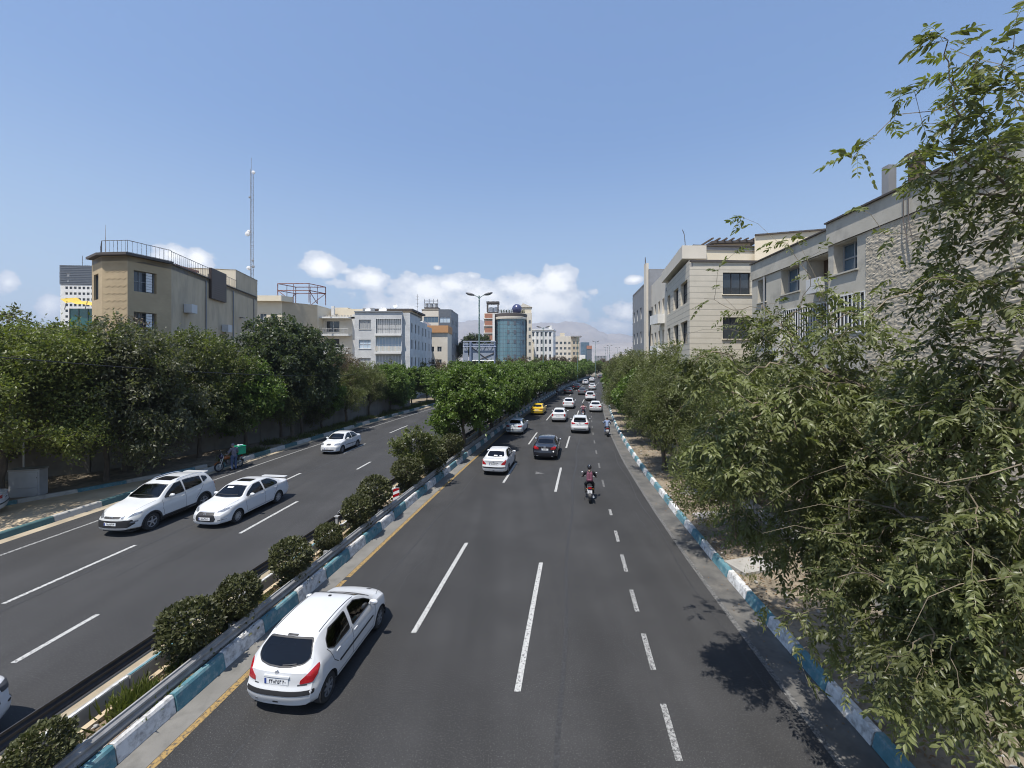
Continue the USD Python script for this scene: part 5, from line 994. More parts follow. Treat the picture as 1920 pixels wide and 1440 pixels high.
    b1 = [(AT(1375, 850, 7.9), (.8, .9, .85), 1.5), (AT(1335, 700, 7.5), (.5, .55, .5), 1.5), (AT(1400, 980, 8.6), (.6, .6, .5), 1.0), (AT(1560, 560, 8.9), (.9, .8, .55), .25), (AT(1500, 690, 9.0), (1.0, .9, .6), .7), (AT(1620, 650, 8.4), (.9, .8, .5), .4), (AT(1450, 760, 8.2), (1.15, 1.1, .85), 1.1), (AT(1445, 620, 9.2), (1.1, .9, .6), .6), (AT(1560, 880, 8.8), (1.5, 1.3, 1.15), 1.1), (AT(1640, 745, 8.6), (1.4, 1.3, .85), .8), (AT(1530, 1030, 9.0), (1.2, 1.1, .9), 1.0), (AT(1700, 960, 8.0), (1.5, 1.2, 1.1), 1.0), (AT(1560, 640, 9.0), (1.0, .9, .5), .3)]
    ex = [AT(px, py, y * .765) for px, py, y in [(1388, 405, 12), (1383, 470, 12), (1350, 500, 12.2), (1460, 455, 11.5), (1495, 440, 11.5), (1320, 560, 12.5), (1275, 640, 13), (1300, 720, 13), (1262, 780, 13.4), (1270, 850, 13.2), (1520, 520, 11), (1580, 560, 10.8), (1500, 580, 11.2), (1540, 470, 10.8)]]
    tw1 = [[AT(1640, 745, 8.5), AT(1540, 690, 8.3), AT(1440, 640, 8.2), AT(1360, 560, 8.3)], [AT(1600, 720, 8.6), AT(1500, 740, 8.0), AT(1400, 800, 7.8), AT(1300, 830, 7.8)], [AT(1700, 800, 8.2), AT(1620, 860, 7.6), AT(1500, 900, 7.2), AT(1420, 960, 7.2)], [AT(1560, 705, 8.6), AT(1560, 600, 8.2), AT(1530, 520, 8.2), AT(1495, 450, 8.4)], [AT(1720, 950, 7.4), AT(1620, 960, 7.0), AT(1540, 945, 6.8), AT(1470, 960, 6.8)], [AT(1690, 1100, 6.4), AT(1600, 1060, 6.3), AT(1560, 1130, 6.4), AT(1575, 1210, 6.5)], [AT(1500, 650, 9), AT(1470, 740, 8.4), AT(1450, 830, 8.2), AT(1400, 900, 8.2)], [AT(1640, 1000, 7), AT(1560, 1000, 6.8), AT(1490, 985, 6.8), AT(1430, 1000, 6.9)]]
    near_tree('leaning_tree', 'large near tree with a pale limb leaning left across the grey building', 51, trunk, b1, 1500, ex, .120, 2, .0034, 150, bare_twigs=tw1)
    trunk = [(9.3, 5.5, 0), (9.1, 5.4, 1.5), (8.8, 5.3, 3), (8.3, 5.3, 4.6), (7.6, 5.3, 6.2), (7.0, 5.3, 7.8), (6.6, 5.3, 9.0)]
    b2 = [(AT(1860, 300, 5.3), (.9, .8, 1.2), .5), (AT(1820, 150, 5.0), (.55, .5, .42), .8), (AT(1860, 540, 5.4), (.9, .8, .9), .28), (AT(1745, 330, 5.6), (.40, .4, .55), .6), (AT(1740, 520, 6.0), (.6, .5, .75), .28), (AT(1800, 660, 5.8), (.9, .6, .5), .4), (AT(1890, 420, 5.2), (.6, .5, .8), .3), (AT(1595, 610, 5.3), (.45, .4, .35), .9), (AT(1850, 1180, 5.6), (.9, .7, .8), 1.3), (AT(1770, 1120, 6.2), (.9, .7, .7), 1.2), (AT(1880, 760, 5.4), (.7, .6, .7), 1.1), (AT(1790, 790, 6.0), (1.2, .9, 1.0), 1.0), (AT(1860, 1030, 5.4), (1.1, .8, 1.0), 1.2), (AT(1690, 1140, 6.4), (1.1, .9, .8), 1.1), (AT(1550, 1190, 7.4), (.65, .6, .35), .8), (AT(1800, 1280, 5.4), (1.1, .7, .8), 1.2), (AT(1640, 1010, 7.0), (.9, .8, .7), 1.0), (AT(1690, 1290, 6.4), (.8, .6, .4), 1.0)]
    ex = [AT(*q) for q in [(1590, 290, 5.2), (1640, 255, 5.2), (1600, 295, 5.2), (1690, 170, 5.0), (1720, 90, 4.8), (1745, 60, 4.7), (1770, 70, 4.6), (1910, 15, 4.4), (1900, 90, 4.5), (1840, 110, 4.6), (1610, 390, 5.8), (1660, 440, 5.8), (1475, 1150, 7.9), (1440, 1135, 8.2), (1500, 1230, 7.6), (1660, 905, 5.2), (1620, 880, 5.2), (1430, 1140, 8.2), (1520, 1290, 7.2)]]
    tw = [[AT(1915, 870, 4.4), AT(1850, 890, 4.3), AT(1770, 905, 4.2), AT(1700, 885, 4.1), AT(1650, 850, 4.0)], [AT(1900, 1080, 5), AT(1800, 1095, 5), AT(1740, 1120, 5), AT(1700, 1200, 5)], [AT(1600, 800, 7), AT(1700, 905, 6.8), AT(1780, 960, 6.6), AT(1880, 960, 6.6)]]
    near_tree('tall_tree', 'tallest near tree filling the right edge with leafy twigs against the sky', 52, trunk, b2, 1400, ex, .108, 2, .0032, 290, bare_twigs=tw)

# ---------------------------------------------------------------- buildings
def ribbed(name, col, var, pitch, depth=.012, **k):
    """boarding with narrow dark level joints"""
    def ex(N, L, src, out):
        N['s'] = ('separate_xyz', {}); N['z'] = ('math', {'math_type': 'multiply', 'value2': 1 / pitch}); N['fz'] = ('math', {'math_type': 'fraction'}); N['jt'] = ('map_range', {'from_min': .0, 'from_max': .14, 'to_min': 1.0, 'to_max': 0.0, 'clamp': True}); N['wb'] = ('bump', {'strength': .7, 'distance': depth, 'invert': True}); N['jx'] = ('mix_color', {'blend_type': 'mix', 'b': tuple(c * .55 for c in col)}); N['jf'] = ('math', {'math_type': 'multiply', 'value2': .6})
        L[:] = [l for l in L if l[1] != 'p.base_color']; L.extend([('g.position', 's.vector'), ('s.z', 'z.value1'), ('z.value', 'fz.value1'), ('fz.value', 'jt.value'), ('jt.result', 'wb.height'), ('wb.normal', 'p.normal'), ('jt.result', 'jf.value1'), ('jf.value', 'jx.fac'), (out, 'jx.a'), ('jx.result', 'p.base_color')])
    return mat(name, col, .85, var, 1.2, extra=ex, **k)
def brickwork(name, c1, c2, mortar, bw, bh, **k):
    """courses laid round the walls: the along-wall coordinate is x + y"""
    def ex(N, L, src, out):
        N['s'] = ('separate_xyz', {}); N['ad'] = ('math', {'math_type': 'add'}); N['cv'] = ('combine_xyz', {}); N['bk'] = ('brick_texture', {'scale': 1.0, 'brick_width': bw, 'row_height': bh, 'mortar_size': .008, 'color1': c1, 'color2': c2, 'mortar': mortar, 'bias': 0.0})
        N['mm'] = ('mix_color', {'blend_type': 'multiply', 'fac': 1.0}); N['bb'] = ('bump', {'strength': .4, 'distance': .01, 'invert': True})
        L += [('g.position', 's.vector'), ('s.x', 'ad.value1'), ('s.y', 'ad.value2'), ('ad.value', 'cv.x'), ('s.z', 'cv.y'), ('cv.vector', 'bk.vector'), ('bk.color', 'mm.a'), ('bk.fac', 'bb.height'), ('bb.normal', 'p.normal')]
        L[:] = [l for l in L if l[1] != 'p.base_color']; L.extend([(out, 'mm.b'), ('mm.result', 'p.base_color')])
    return mat(name, (1, 1, 1), .85, (.8, .8, .8), .5, extra=ex, **k)
brickwork('tan_brick', (.47, .365, .225), (.43, .33, .20), (.37, .285, .18), .22, .07)
brickwork('white_tile_wall', (.60, .60, .59), (.54, .545, .54), (.43, .43, .43), .40, .20)
mat('tan_render', (.44, .355, .24), .9, (.53, .43, .30), .8, .006, 20, grime=((.24, .205, .16), .45, .5, .75, .6), stretch=(1.6, 1.6, .5))
mat('tan_pale', (.42, .35, .25), .85, (.47, .40, .29), .9); mat('cream_wall', (.62, .54, .40), .85, (.68, .60, .46), .8); ribbed('cream_ribbed', (.50, .455, .37), (.56, .51, .42), .42)
mat('grey_concrete', (.40, .375, .315), .85, (.48, .45, .385), .8, .003, 25, grime=((.18, .175, .16), 1.0, .5, .75, .6)); mat('grey_panel', (.20, .205, .215), .7, (.25, .255, .265), 1.2); mat('rubble', (.37, .325, .25), .9, (.48, .425, .335), 3.0, .01, 20, grime=((.22, .20, .175), 5.0, .5, .7, .5))
mat('white_wall', (.62, .61, .58), .8, (.70, .69, .66), .8, grime=((.45, .43, .39), .7, .5, .75, .6)); mat('light_stone', (.55, .50, .42), .8, (.62, .57, .48), .6); mat('brown_brick', (.30, .13, .085), .85, (.36, .17, .11), 3.0); mat('dark_cladding', (.035, .022, .018), .5, (.055, .036, .028), 6.0); mat('slate_panel', (.085, .10, .12), .6, (.11, .125, .145), 1.5)
mat('roof_felt', (.22, .21, .20), .9, (.30, .285, .27), .6); mat('roof_dark', (.07, .06, .055), .8); mat('cabinet_grey', (.36, .365, .375), .7, (.43, .435, .445), 2.0); mat('frame_white', (.66, .66, .65), .5); mat('frame_dark', (.05, .05, .052), .5); mat('frame_grey', (.25, .26, .27), .5); mat('railing_metal', (.12, .12, .125), .5); mat('railing_pale', (.5, .5, .49), .5); mat('rust_steel', (.14, .05, .045), .7, (.20, .08, .06), 6.0)
mat('pane_dark', (.022, .028, .034), .06, (.05, .06, .07), .5, spec=.8); mat('pane_blue', (.05, .09, .13), .05, (.09, .14, .19), .4, spec=.9); mat('pane_curtain', (.34, .345, .34), .25, (.50, .50, .49), 2.5, spec=.7, stretch=(6, 6, .2)); mat('curtain_blue', (.30, .42, .52), .3, (.55, .60, .64), 2.5, spec=.6, stretch=(6, 6, .2)); mat('teal_glass', (.085, .165, .20), .12, (.11, .20, .235), .25, spec=.9); mat('green_glass', (.01, .07, .065), .1, (.02, .11, .10), .4, spec=.8); mat('recess_brown', (.10, .07, .05), .9); mat('sphere_blue', (.035, .04, .10), .3, (.06, .065, .15), .8, spec=.7); mat('sign_grey', (.24, .275, .34), .6, (.29, .32, .38), .8); mat('sign_truss', (.17, .21, .30), .5); mat('lamp_green', (.10, .17, .155), .6, (.13, .20, .18), 2.0); mat('lamp_head', (.10, .10, .105), .5); mat('awning', (.55, .36, .03), .7, (.62, .44, .08), 4.0); mat('orange_wall', (.45, .24, .11), .85); mat('mast_steel', (.36, .36, .37), .5, metal=.3); mat('dish_white', (.66, .66, .65), .5)

class Building:
    def __init__(s, name, label, c, cat='building', kind=None):
        s.c = np.array([c[0], c[1], 0.0]); s.t = thing(name, label, cat, s.c, kind=kind)
    def put(s, name, mb, m, parent=None, **k):
        if isinstance(mb, MB): mb = mb.arrays()
        return obj(name, (np.asarray(mb[0]) - s.c, mb[1]), m, parent or s.t, **k)
    def wall(s, p0, p1, z0, z1, m, wins=(), name='wall', reveal=.18, wp=None):
        """a wall seen from the side to the right of p0 -> p1; wins: (u0, u1, z0, z1, style) in metres along it"""
        p0, p1 = np.array(p0[:2], float), np.array(p1[:2], float); d = p1 - p0; Ln = np.linalg.norm(d); d /= Ln; nrm = np.array([d[1], -d[0]])
        def at(u, z, o=0.0): q = p0 + d * u + nrm * o; return (q[0], q[1], z)
        wins = [w for w in wins if 0 <= w[0] < w[1] <= Ln and z0 <= w[2] < w[3] <= z1]
        us = sorted({0.0, Ln, *[q for w in wins for q in w[:2]]}); zs = sorted({z0, z1, *[q for w in wins for q in w[2:4]]}); mb = MB()
        for a, b in zip(us[:-1], us[1:]):
            for e, f in zip(zs[:-1], zs[1:]):
                if not any(w[0] <= (a + b) / 2 <= w[1] and w[2] <= (e + f) / 2 <= w[3] for w in wins): mb.add([at(a, e), at(b, e), at(b, f), at(a, f)], [(0, 1, 2, 3)])
        for u0, u1, a, b, *st in wins:
            r = st[1].get('depth', reveal) if len(st) > 1 else reveal; o = [(u0, a), (u1, a), (u1, b), (u0, b)]
            for (q, w_), (e, f) in zip(o, o[1:] + o[:1]): mb.add([at(q, w_), at(e, f), at(e, f, -r), at(q, w_, -r)], [(0, 1, 2, 3)])
        W = s.put(name, mb, m, wp)
        for u0, u1, a, b, *st in wins: s.window(at, u0, u1, a, b, *(st or ['dark']), depth=reveal)
        return W
    def window(s, at, u0, u1, a, b, style='dark', opt=None, depth=.18):
        opt = dict(opt or {}); pane = {'dark': 'pane_dark', 'blue': 'pane_blue', 'curtain': 'pane_curtain', 'bluecurtain': 'curtain_blue', 'open': 'recess_brown', 'teal': 'teal_glass'}[style]; fm = opt.get('frame', 'frame_white'); dp = opt.get('depth', depth); t = opt.get('t', .05)
        def bar(mb, x0, x1, y0, y1, o0, o1):
            v = [at(x, z, o) for o in (o0, o1) for z in (y0, y1) for x in (x0, x1)]; mb.add(v, [(0, 2, 3, 1), (4, 5, 7, 6), (0, 1, 5, 4), (2, 6, 7, 3), (0, 4, 6, 2), (1, 3, 7, 5)])
        mb = MB(); o0, o1 = -dp + .004, -dp + .06
        bar(mb, u0, u0 + t, a, b, o0, o1); bar(mb, u1 - t, u1, a, b, o0, o1); bar(mb, u0 + t, u1 - t, a, a + t, o0, o1); bar(mb, u0 + t, u1 - t, b - t, b, o0, o1)
        nx, nz = opt.get('nx', 2), opt.get('nz', 1)
        for k in range(1, nx): x = u0 + (u1 - u0) * k / nx; bar(mb, x - t / 2, x + t / 2, a + t, b - t, o0 + .003, o1 - .004)
        for k in range(1, nz): z = a + (b - a) * k / nz; bar(mb, u0 + t, u1 - t, z - t / 2, z + t / 2, o0 + .006, o1 - .008)
        w = s.put('window', mb, fm); s.put('pane', MB().add([at(u0, a, -dp), at(u1, a, -dp), at(u1, b, -dp), at(u0, b, -dp)], [(0, 1, 2, 3)]), pane, w)
        if opt.get('sill'): mb = MB(); bar(mb, u0 - .08, u1 + .08, a - .07, a - .003, -.05, .09); s.put('sill', mb, opt['sill'], w)
        if opt.get('surround'):
            mb = MB(); q = opt.get('sw', .14); bar(mb, u0 - q, u0, a - q, b + q, -.02, .10); bar(mb, u1, u1 + q, a - q, b + q, -.02, .10); bar(mb, u0, u1, a - q, a, -.02, .10); bar(mb, u0, u1, b, b + q, -.02, .10); s.put('surround', mb, opt['surround'], w)
        if opt.get('bars'):
            mb = MB(); n = opt['bars']
            for k in range(n + 1): x = u0 + .02 + (u1 - u0 - .04) * k / n; bar(mb, x - .018, x + .018, a + .02, b - .02, .0, .035)
            bar(mb, u0, u1, a, a + .035, -.003, .038); bar(mb, u0, u1, b - .035, b, -.003, .038); s.put('window_bars', mb, opt.get('barmat', 'frame_white'), w)
    def slab(s, pts, z0, z1, m, name='roof', parent=None):
        p = sg.Polygon([q[:2] for q in pts]); return s.put(name, MB().prism(p, z1 - z0, frame((0, 0, z0), (1, 0, 0), (0, 1, 0), (0, 0, 1))), m, parent)
    def box(s, name, x0, x1, y0, y1, z0, z1, m, parent=None, **k): return s.put(name, MB().box(x0, x1, y0, y1, z0, z1), m, parent, **k)
    def parapet(s, pts, z0, z1, m, w=.25, name='parapet'):
        ls = sg.LineString([q[:2] for q in pts]).buffer(w / 2, cap_style='flat', join_style='mitre'); return s.put(name, MB().prism(ls, z1 - z0, frame((0, 0, z0), (1, 0, 0), (0, 1, 0), (0, 0, 1))), m)
    def railing(s, pts, z, h, m, gap=.35, name='railing'):
        mb = MB()
        for a, b in zip(pts[:-1], pts[1:]):
            a, b = np.array([*a[:2], z]), np.array([*b[:2], z]); L = np.linalg.norm(b - a); up = np.array([0, 0, h]); mb.tube([a + up, b + up], .028, 4); mb.tube([a + up * .12, b + up * .12], .018, 4)
            for k in range(int(L / gap) + 1): q = a + (b - a) * min(1, k * gap / L); mb.tube([q, q + up], .014 if k % 4 else .024, 4, False)
        return s.put(name, mb, m)
    def shell(s, pts, z0, z1, m, wins={}, roof='roof_felt', top=None, **k):
        """walls round the closed outline (counter-clockwise); wins[i] = windows of side i"""
        n = len(pts)
        for i in range(n): s.wall(pts[i], pts[(i + 1) % n], z0, z1, m[i] if isinstance(m, (list, tuple)) else m, wins.get(i, ()), **k)
        return s.slab(sg.Polygon([q[:2] for q in pts]).buffer(-.02).exterior.coords[:-1], z1 - .35 if top is None else top - .3, z1 - .05 if top is None else top, roof)
def grid(u0, du, n, z0, dz, m, w, h, style='dark', opt=None, vary=None, seed=0):
    r = random.Random(seed); return [(u0 + i * du, u0 + i * du + w, z0 + j * dz, z0 + j * dz + h, r.choice(vary) if vary else style, opt or {}) for j in range(m) for i in range(n)]
def ac_unit(b, x, y, z, parent=None):
    u = b.put('air_cooler', MB().box(x - .45, x + .45, y - .4, y + .4, z, z + .9), 'railing_pale', parent); mb = MB()
    for k in range(6): mb.box(x - .40, x + .40, y - .425, y - .402, z + .1 + k * .125, z + .17 + k * .125)
    b.put('louvre', mb, 'frame_grey', u)
def dish(b, x, y, z, r=.45):
    prof = [(q * r, .32 * r * q * q) for q in np.linspace(0.01, 1, 6)]; m = MB().lathe(prof, 14); R = trimesh.transformations.rotation_matrix(1.0, [1, 0, .25]); m.move(R); m.move(rotz(0, (x, y, z + .55))); d = b.put('satellite_dish', m, 'dish_white', smooth=True); b.put('dish_arm', MB().tube([(x, y, z), (x, y, z + .55)], .03, 5), 'railing_metal', d)

def left_buildings():
    # tan brick building with a canted front
    b = Building('tan_building', 'tan brick apartment building with canted corners and a railing round its roof', (-31, 40)); H = 15.18
    A, B, C, D, E = (-33.5, 33.6), (-31.3, 32.15), (-29.2, 32.0), (-28.3, 35.0), (-32.4, 53.6)
    op = {'frame': 'frame_grey', 'nx': 3, 'nz': 2, 'depth': .35}
    wl = [(.55, 1.75, z, z + 2.0, 'dark', {'frame': 'frame_dark', 'nx': 1}) for z in (12.35 - .4, 8.9 - .4, 5.4)]
    b.wall(A, B, 0, H, 'tan_brick', wl); b.wall(B, C, 0, H, 'tan_brick')
    b.wall(C, D, 0, H, 'tan_brick', [(.42, 2.02, z, z + 1.62, 'dark', op) for z in (12.55, 9.35, 6.15, 2.9)])
    for z in (12.55, 9.35, 6.15):                               # open white shutters at the right of those windows
        mb = MB(); d = np.array([.29, 1.0]) / math.hypot(.29, 1); n = np.array([d[1], -d[0]])
        for k in range(7): q = np.array(C) + d * 1.55 + n * -.12; mb.obox((q[0], q[1], z + .08 + k * .215), d, (.42, .05, .19))
        b.put('shutter', mb, 'frame_white')
    # brick zigzag courses standing proud on the canted corner
    u = np.array(C) - np.array(B); L = np.linalg.norm(u); u /= L; n = np.array([u[1], -u[0]]); zig = None
    for k in range(15):
        z = 6.6 + k * .56; mb = MB()
        for i in range(8):
            a0, a1 = .16 + i * .23, .16 + (i + 1) * .23; h0, h1 = (0, .16) if i % 2 else (.16, 0); q0, q1 = np.array(B) + u * a0, np.array(B) + u * a1
            v = [(*(q + n * o), z + hh + e) for o in (.0, .018) for q, hh in ((q0, h0), (q1, h1)) for e in (0, .05)]; mb.add(v, [(4, 6, 7, 5), (1, 5, 7, 3), (0, 2, 6, 4)])
        b.put('zigzag_course', mb, 'tan_brick')
    b.wall(D, E, 0, H, 'tan_render', [(1.5 + k * 4.2, 2.6 + k * 4.2, z, z + 1.2, 'dark', {'frame': 'frame_grey'}) for k in range(2) for z in (2.5,)]); F_ = (-46, 50); b.wall(E, F_, 0, H, 'tan_render'); b.wall(F_, A, 0, H, 'tan_brick')
    b.slab([A, B, C, D, E, F_], H - .4, H - .05, 'roof_felt'); lip = lambda pts, k=.22: [tuple(np.array(q) + (np.array(q) - np.array([-36, 43])) / np.linalg.norm(np.array(q) - np.array([-36, 43])) * k) for q in pts]
    b.parapet(lip([A, B, C, D]), H - .02, H + .16, 'roof_dark', .5, 'cornice'); Dm = np.array(D) + (np.array(E) - D) * .98; b.parapet([D, Dm], H - .02, H + .08, 'roof_dark', .3, 'cornice')
    b.railing([np.array(A) + (.1, .6), B, C, D], H + .16, 1.0, 'railing_metal', .32); P1 = np.array(D) + (np.array(E) - D) * .36; b.railing([D, P1], H + .08, 1.0, 'railing_metal', .32)
    dd = np.array(E) - D; LL = np.linalg.norm(dd); dd /= LL; nn = np.array([dd[1], -dd[0]]); q = np.array(D) + dd * 8.0 + nn * .14
    pnl = b.put('cladding_panel', MB().obox((*q, 13.3), dd, (3.3, .2, 3.0)), 'dark_cladding')
    for k in range(14): b.put('cladding_slat', MB().obox((*(q + nn * .11), 13.35 + k * .21), dd, (3.26, .03, .16)), 'dark_cladding', pnl)
    b.railing([np.array(D) + dd * 9.8, np.array(D) + dd * 12.8], H + .08, .95, 'railing_metal', .32)
    pa, pb = np.array(D) + dd * 12.6, np.array(E); back = np.array([-.97, -.22])
    b.wall(pa, pb, H, 17.4, 'tan_render'); b.wall(pa + back * 5, pa, H, 17.4, 'cream_wall', [(2.2, 3.7, H + .3, H + 1.6, 'curtain', {'frame': 'frame_dark'})]); b.wall(pb, pb + back * 5, H, 17.4, 'tan_render'); b.wall(pb + back * 5, pa + back * 5, H, 17.4, 'tan_render'); b.slab([pa, pb, pb + back * 5, pa + back * 5], 17.3, 17.42, 'tan_pale', 'penthouse_roof')
    b.put('roof_hut', MB().box(-35.5, -33.2, 41.5, 44, H, H + 1.25), 'cream_wall'); b.put('roof_hut', MB().box(-35.8, -32.9, 41.2, 44.3, H + 1.25, H + 1.45), 'brown_brick'); dish(b, -33.0, 51.4, 15.9, .3)
    for k, (f, z) in enumerate([(.72, 12.1), (.80, 11.7)]): p = np.array(D) + dd * LL * f + nn * .25; b.put('wall_bracket', MB().obox((*p, z), dd, (.5, .4, .06)), 'railing_metal')
    for f in (.30, .62, .93): p = np.array(D) + dd * LL * f + nn * .07; b.put('drain_pipe', MB().tube([(*p, 0), (*p, H - .3)], .055, 6, False), 'grey_panel')
    for f, z in ((.12, 11.4), (.5, 10.2)): p = np.array(D) + dd * LL * f + nn * .35; b.put('air_cooler', MB().obox((*p, z), dd, (.95, .6, .75)), 'railing_pale')
    # small balcony house between the two big left trees
    h = Building('balcony_house', 'low pale house with a white balcony rail glimpsed between the left trees', (-26.2, 38.5)); h.shell([(-30.2, 37), (-26.0, 37), (-26.0, 44), (-30.2, 44)], 0, 7.3, 'white_wall', {0: [(1.6, 2.8, 4.2, 6.4, 'bluecurtain', {'nx': 3}), (3.0, 3.8, 4.2, 6.4, 'curtain', {'nx': 2})]}); h.box('balcony_slab', -30.2, -26, 35.9, 37, 7.2, 7.4, 'white_wall'); h.railing([(-30.1, 36), (-26.1, 36), (-26.1, 37)], 7.4, 1.9, 'railing_pale', .9)
    # tower far behind on the left
    t = Building('office_tower', 'white office tower with a dark slate top and rows of small square windows', (-152, 150)); z1 = 41.2; pts = [(-160.8, 150), (-138, 152), (-138, 174), (-160.8, 172)]
    wn = [(1.6 + i * 1.42, 2.5 + i * 1.42, 20.4 + j * 2.05, 21.3 + j * 2.05, 'dark', {'nx': 1, 'frame': 'frame_dark', 'depth': .25}) for i in range(14) for j in range(7)]
    t.wall(pts[0], pts[1], 0, 34.3, 'white_wall', wn); t.wall(pts[1], pts[2], 0, 34.3, 'white_wall', wn); t.wall(pts[2], pts[3], 0, 34.3, 'white_wall'); t.wall(pts[3], pts[0], 0, 34.3, 'white_wall')
    big = [tuple(np.array(q) + (np.array(q) - np.array([-149.4, 162])) * .012) for q in pts]; t.shell(big, 34.3, z1, 'slate_panel', {0: [(2.2, 3.2, 37.2, 38.2, 'curtain', {'nx': 1}), (2.2, 3.0, 35.2, 36.0, 'curtain', {'nx': 1})]})
    for k in range(11): t.put('cladding_band', MB().obox((*(np.array(big[0]) * .5 + np.array(big[1]) * .5 + np.array([.01, -.07])), 34.6 + k * .62), np.array(big[1]) - np.array(big[0]), (22.6, .08, .05)), 'grey_panel')
    t.put('roof_drum', MB().lathe([(9.5, z1), (9.5, z1 + 1.2), (8.2, z1 + 2.4), (5.2, z1 + 3.1), (.01, z1 + 3.3)], 28, (-148, 162, 0)), 'dish_white', smooth=40); t.put('roof_aerial', MB().tube([(-150.5, 156, z1 + 2), (-150.5, 156, z1 + 11), (-150.5, 156, z1 + 16)], [.22, .14, .07], 5), 'mast_steel')
    t.put('roof_aerial', MB().tube([(-156, 153, z1), (-156, 153, z1 + 4)], .12, 4), 'railing_metal')
    g = Building('green_glass_house', 'green glass block with a slack yellow awning on top, left of the tan building', (-58, 60)); g.shell([(-63, 60), (-55, 60), (-55, 68), (-63, 68)], 0, 14.6, 'green_glass', {0: []}); 
    for k in range(7): g.put('glazing_bar', MB().box(-63 + k * 1.3, -62.93 + k * 1.3, 59.94, 59.995, 9.5, 14.6), 'frame_dark')
    mb = MB(); xs = np.linspace(-63.6, -55, 12); zz = 15.9 - 1.1 * ((xs + 63.6) / 8.6) ** .5 - .25 * np.sin((xs + 63.6) * 2.2) ** 2; mb.strip(np.stack([xs, np.full(12, 59.3), zz], -1), np.stack([xs, np.full(12, 61.6), zz + .5], -1)); g.put('awning', mb, 'awning', smooth=True)
    for x in (-63.2, -60.3, -57.4): g.put('awning_pole', MB().tube([(x, 59.5, 14.4), (x + .25, 59.6, 15.6)], .05, 5), 'railing_metal')
    for nm, lb, x0, x1, y0, h in [('flat_roofed_house', 'pale flat roofed house behind the loose tree at the left edge', -98, -84, 85, 13.6), ('flat_roofed_house', 'sand coloured low house left of the white office tower', -86, -74, 74, 11.8), ('shed_roofed_house', 'grey low house with a dark roof edge beside the green glass block', -66, -58.5, 62, 9.5)]:
        k = Building(nm, lb, ((x0 + x1) / 2, y0)); k.shell([(x0, y0), (x1, y0), (x1, y0 + 10), (x0, y0 + 10)], 0, h, 'light_stone' if 'pale' in lb else 'tan_pale' if 'sand' in lb else 'grey_concrete', {0: grid(1.5, 3.2, 4, h - 2.8, -3.1, 2, 1.3, 1.3, 'dark')}); k.parapet([(x0 - .1, y0 - .1), (x1 + .1, y0 - .1)], h, h + .25, 'roof_dark', .4)
    # building with the rusty frame on its roof
    s = Building('roof_frame_building', 'cream building carrying an empty rusty billboard frame on its roof', (-35, 72)); s.shell([(-42.5, 70), (-38.2, 70), (-34.4, 74.5), (-34.4, 82), (-42.5, 82)], 0, 17.0, ['cream_wall', 'tan_pale', 'cream_wall', 'cream_wall', 'cream_wall'], {0: grid(.6, 1.8, 2, 4, 3.2, 4, 1.1, 1.4, 'dark')}); s.slab([(-43.2, 69.2), (-37.9, 69.2), (-37.0, 71.2), (-43.2, 71.2)], 17.0, 17.9, 'cream_wall', 'roof_slab'); s.shell([(-47.5, 72), (-42.6, 72), (-42.6, 80), (-47.5, 80)], 0, 15.2, 'white_wall')
    zt, zb = 20.2, 17.0; c4 = [(-39.6, 71.2), (-34.3, 71.2), (-33.0, 74.6), (-38.3, 74.6)]; fr = thing('roof_frame', 'rusty steel frame standing empty on the cream roof', 'frame', (-36, 73, 17.0)); off = np.array([-36, 73, 17.0])
    def st(a, b_, nm='frame_bar', r=.075): obj(nm, MB().tube([np.array(a) - off, np.array(b_) - off], r, 5), 'rust_steel', fr)
    for q in c4: st((*q, zb), (*q, zt))
    for i in range(4):
        a, e = c4[i], c4[(i + 1) % 4]
        for z in (zt, zt - 1.15): st((*a, z), (*e, z))
        m_ = (np.array(a) + np.array(e)) / 2; st((*m_, zb), (*m_, zt), r=.05); st((*a, zt - 1.15), (*m_, zb), 'frame_brace', .06)
    s2 = Building('stepped_house', 'cream house with stepped roofs just left of the white apartment block', (-33, 84)); s2.shell([(-38.5, 84), (-31.5, 84), (-31.5, 94), (-38.5, 94)], 0, 16.2, 'light_stone', {0: grid(.6, 2.1, 3, 3.5, 3.1, 4, 1.3, 1.5, 'dark', {'sill': 'cream_wall'})}); s2.slab([(-38.9, 83.6), (-31.2, 83.6), (-31.2, 86), (-38.9, 86)], 16.2, 16.5, 'roof_dark', 'roof_edge'); s2.box('roof_hut', -36.5, -33.5, 86, 90, 16.2, 18, 'cream_wall')
    # white apartment block
    w = Building('white_apartment_block', 'white tiled apartment block with glazed-in balconies facing the road', (-23, 80)); H = 15.85; p0, p1, p2 = (-28.0, 75), (-19.6, 75), (-18.15, 76.2)
    fz = [2.9, 6.1, 9.35, 12.55]; ws = []
    for k, z in enumerate(fz):
        ws.append((.75, 2.85, z + (.0 if k < 3 else .25), z + (1.55 if k < 3 else 1.95), 'bluecurtain' if k == 2 else 'curtain', {'sill': 'white_wall', 'nx': 3, 'nz': 2 if k == 2 else 1, 'bars': 9 if k == 3 else 0, 'barmat': 'frame_grey'}))
        ws.append((3.75, 8.28, z - .55, z + 2.1, ['curtain', 'curtain', 'bluecurtain', 'curtain'][k], {'nx': 4 if k == 3 else 8, 'nz': 2 if k != 3 else 3, 'depth': .3, 't': .07, 'frame': 'frame_white' if k < 3 else 'frame_grey', 'bars': 14 if k == 3 else 0}))
    w.wall(p0, p1, 0, H, 'white_tile_wall', ws)
    for z in fz: w.put('balcony_slab', MB().box(-24.35, -19.65, 74.62, 74.98, z - .95, z - .60), 'white_wall'); 
    mb = MB()
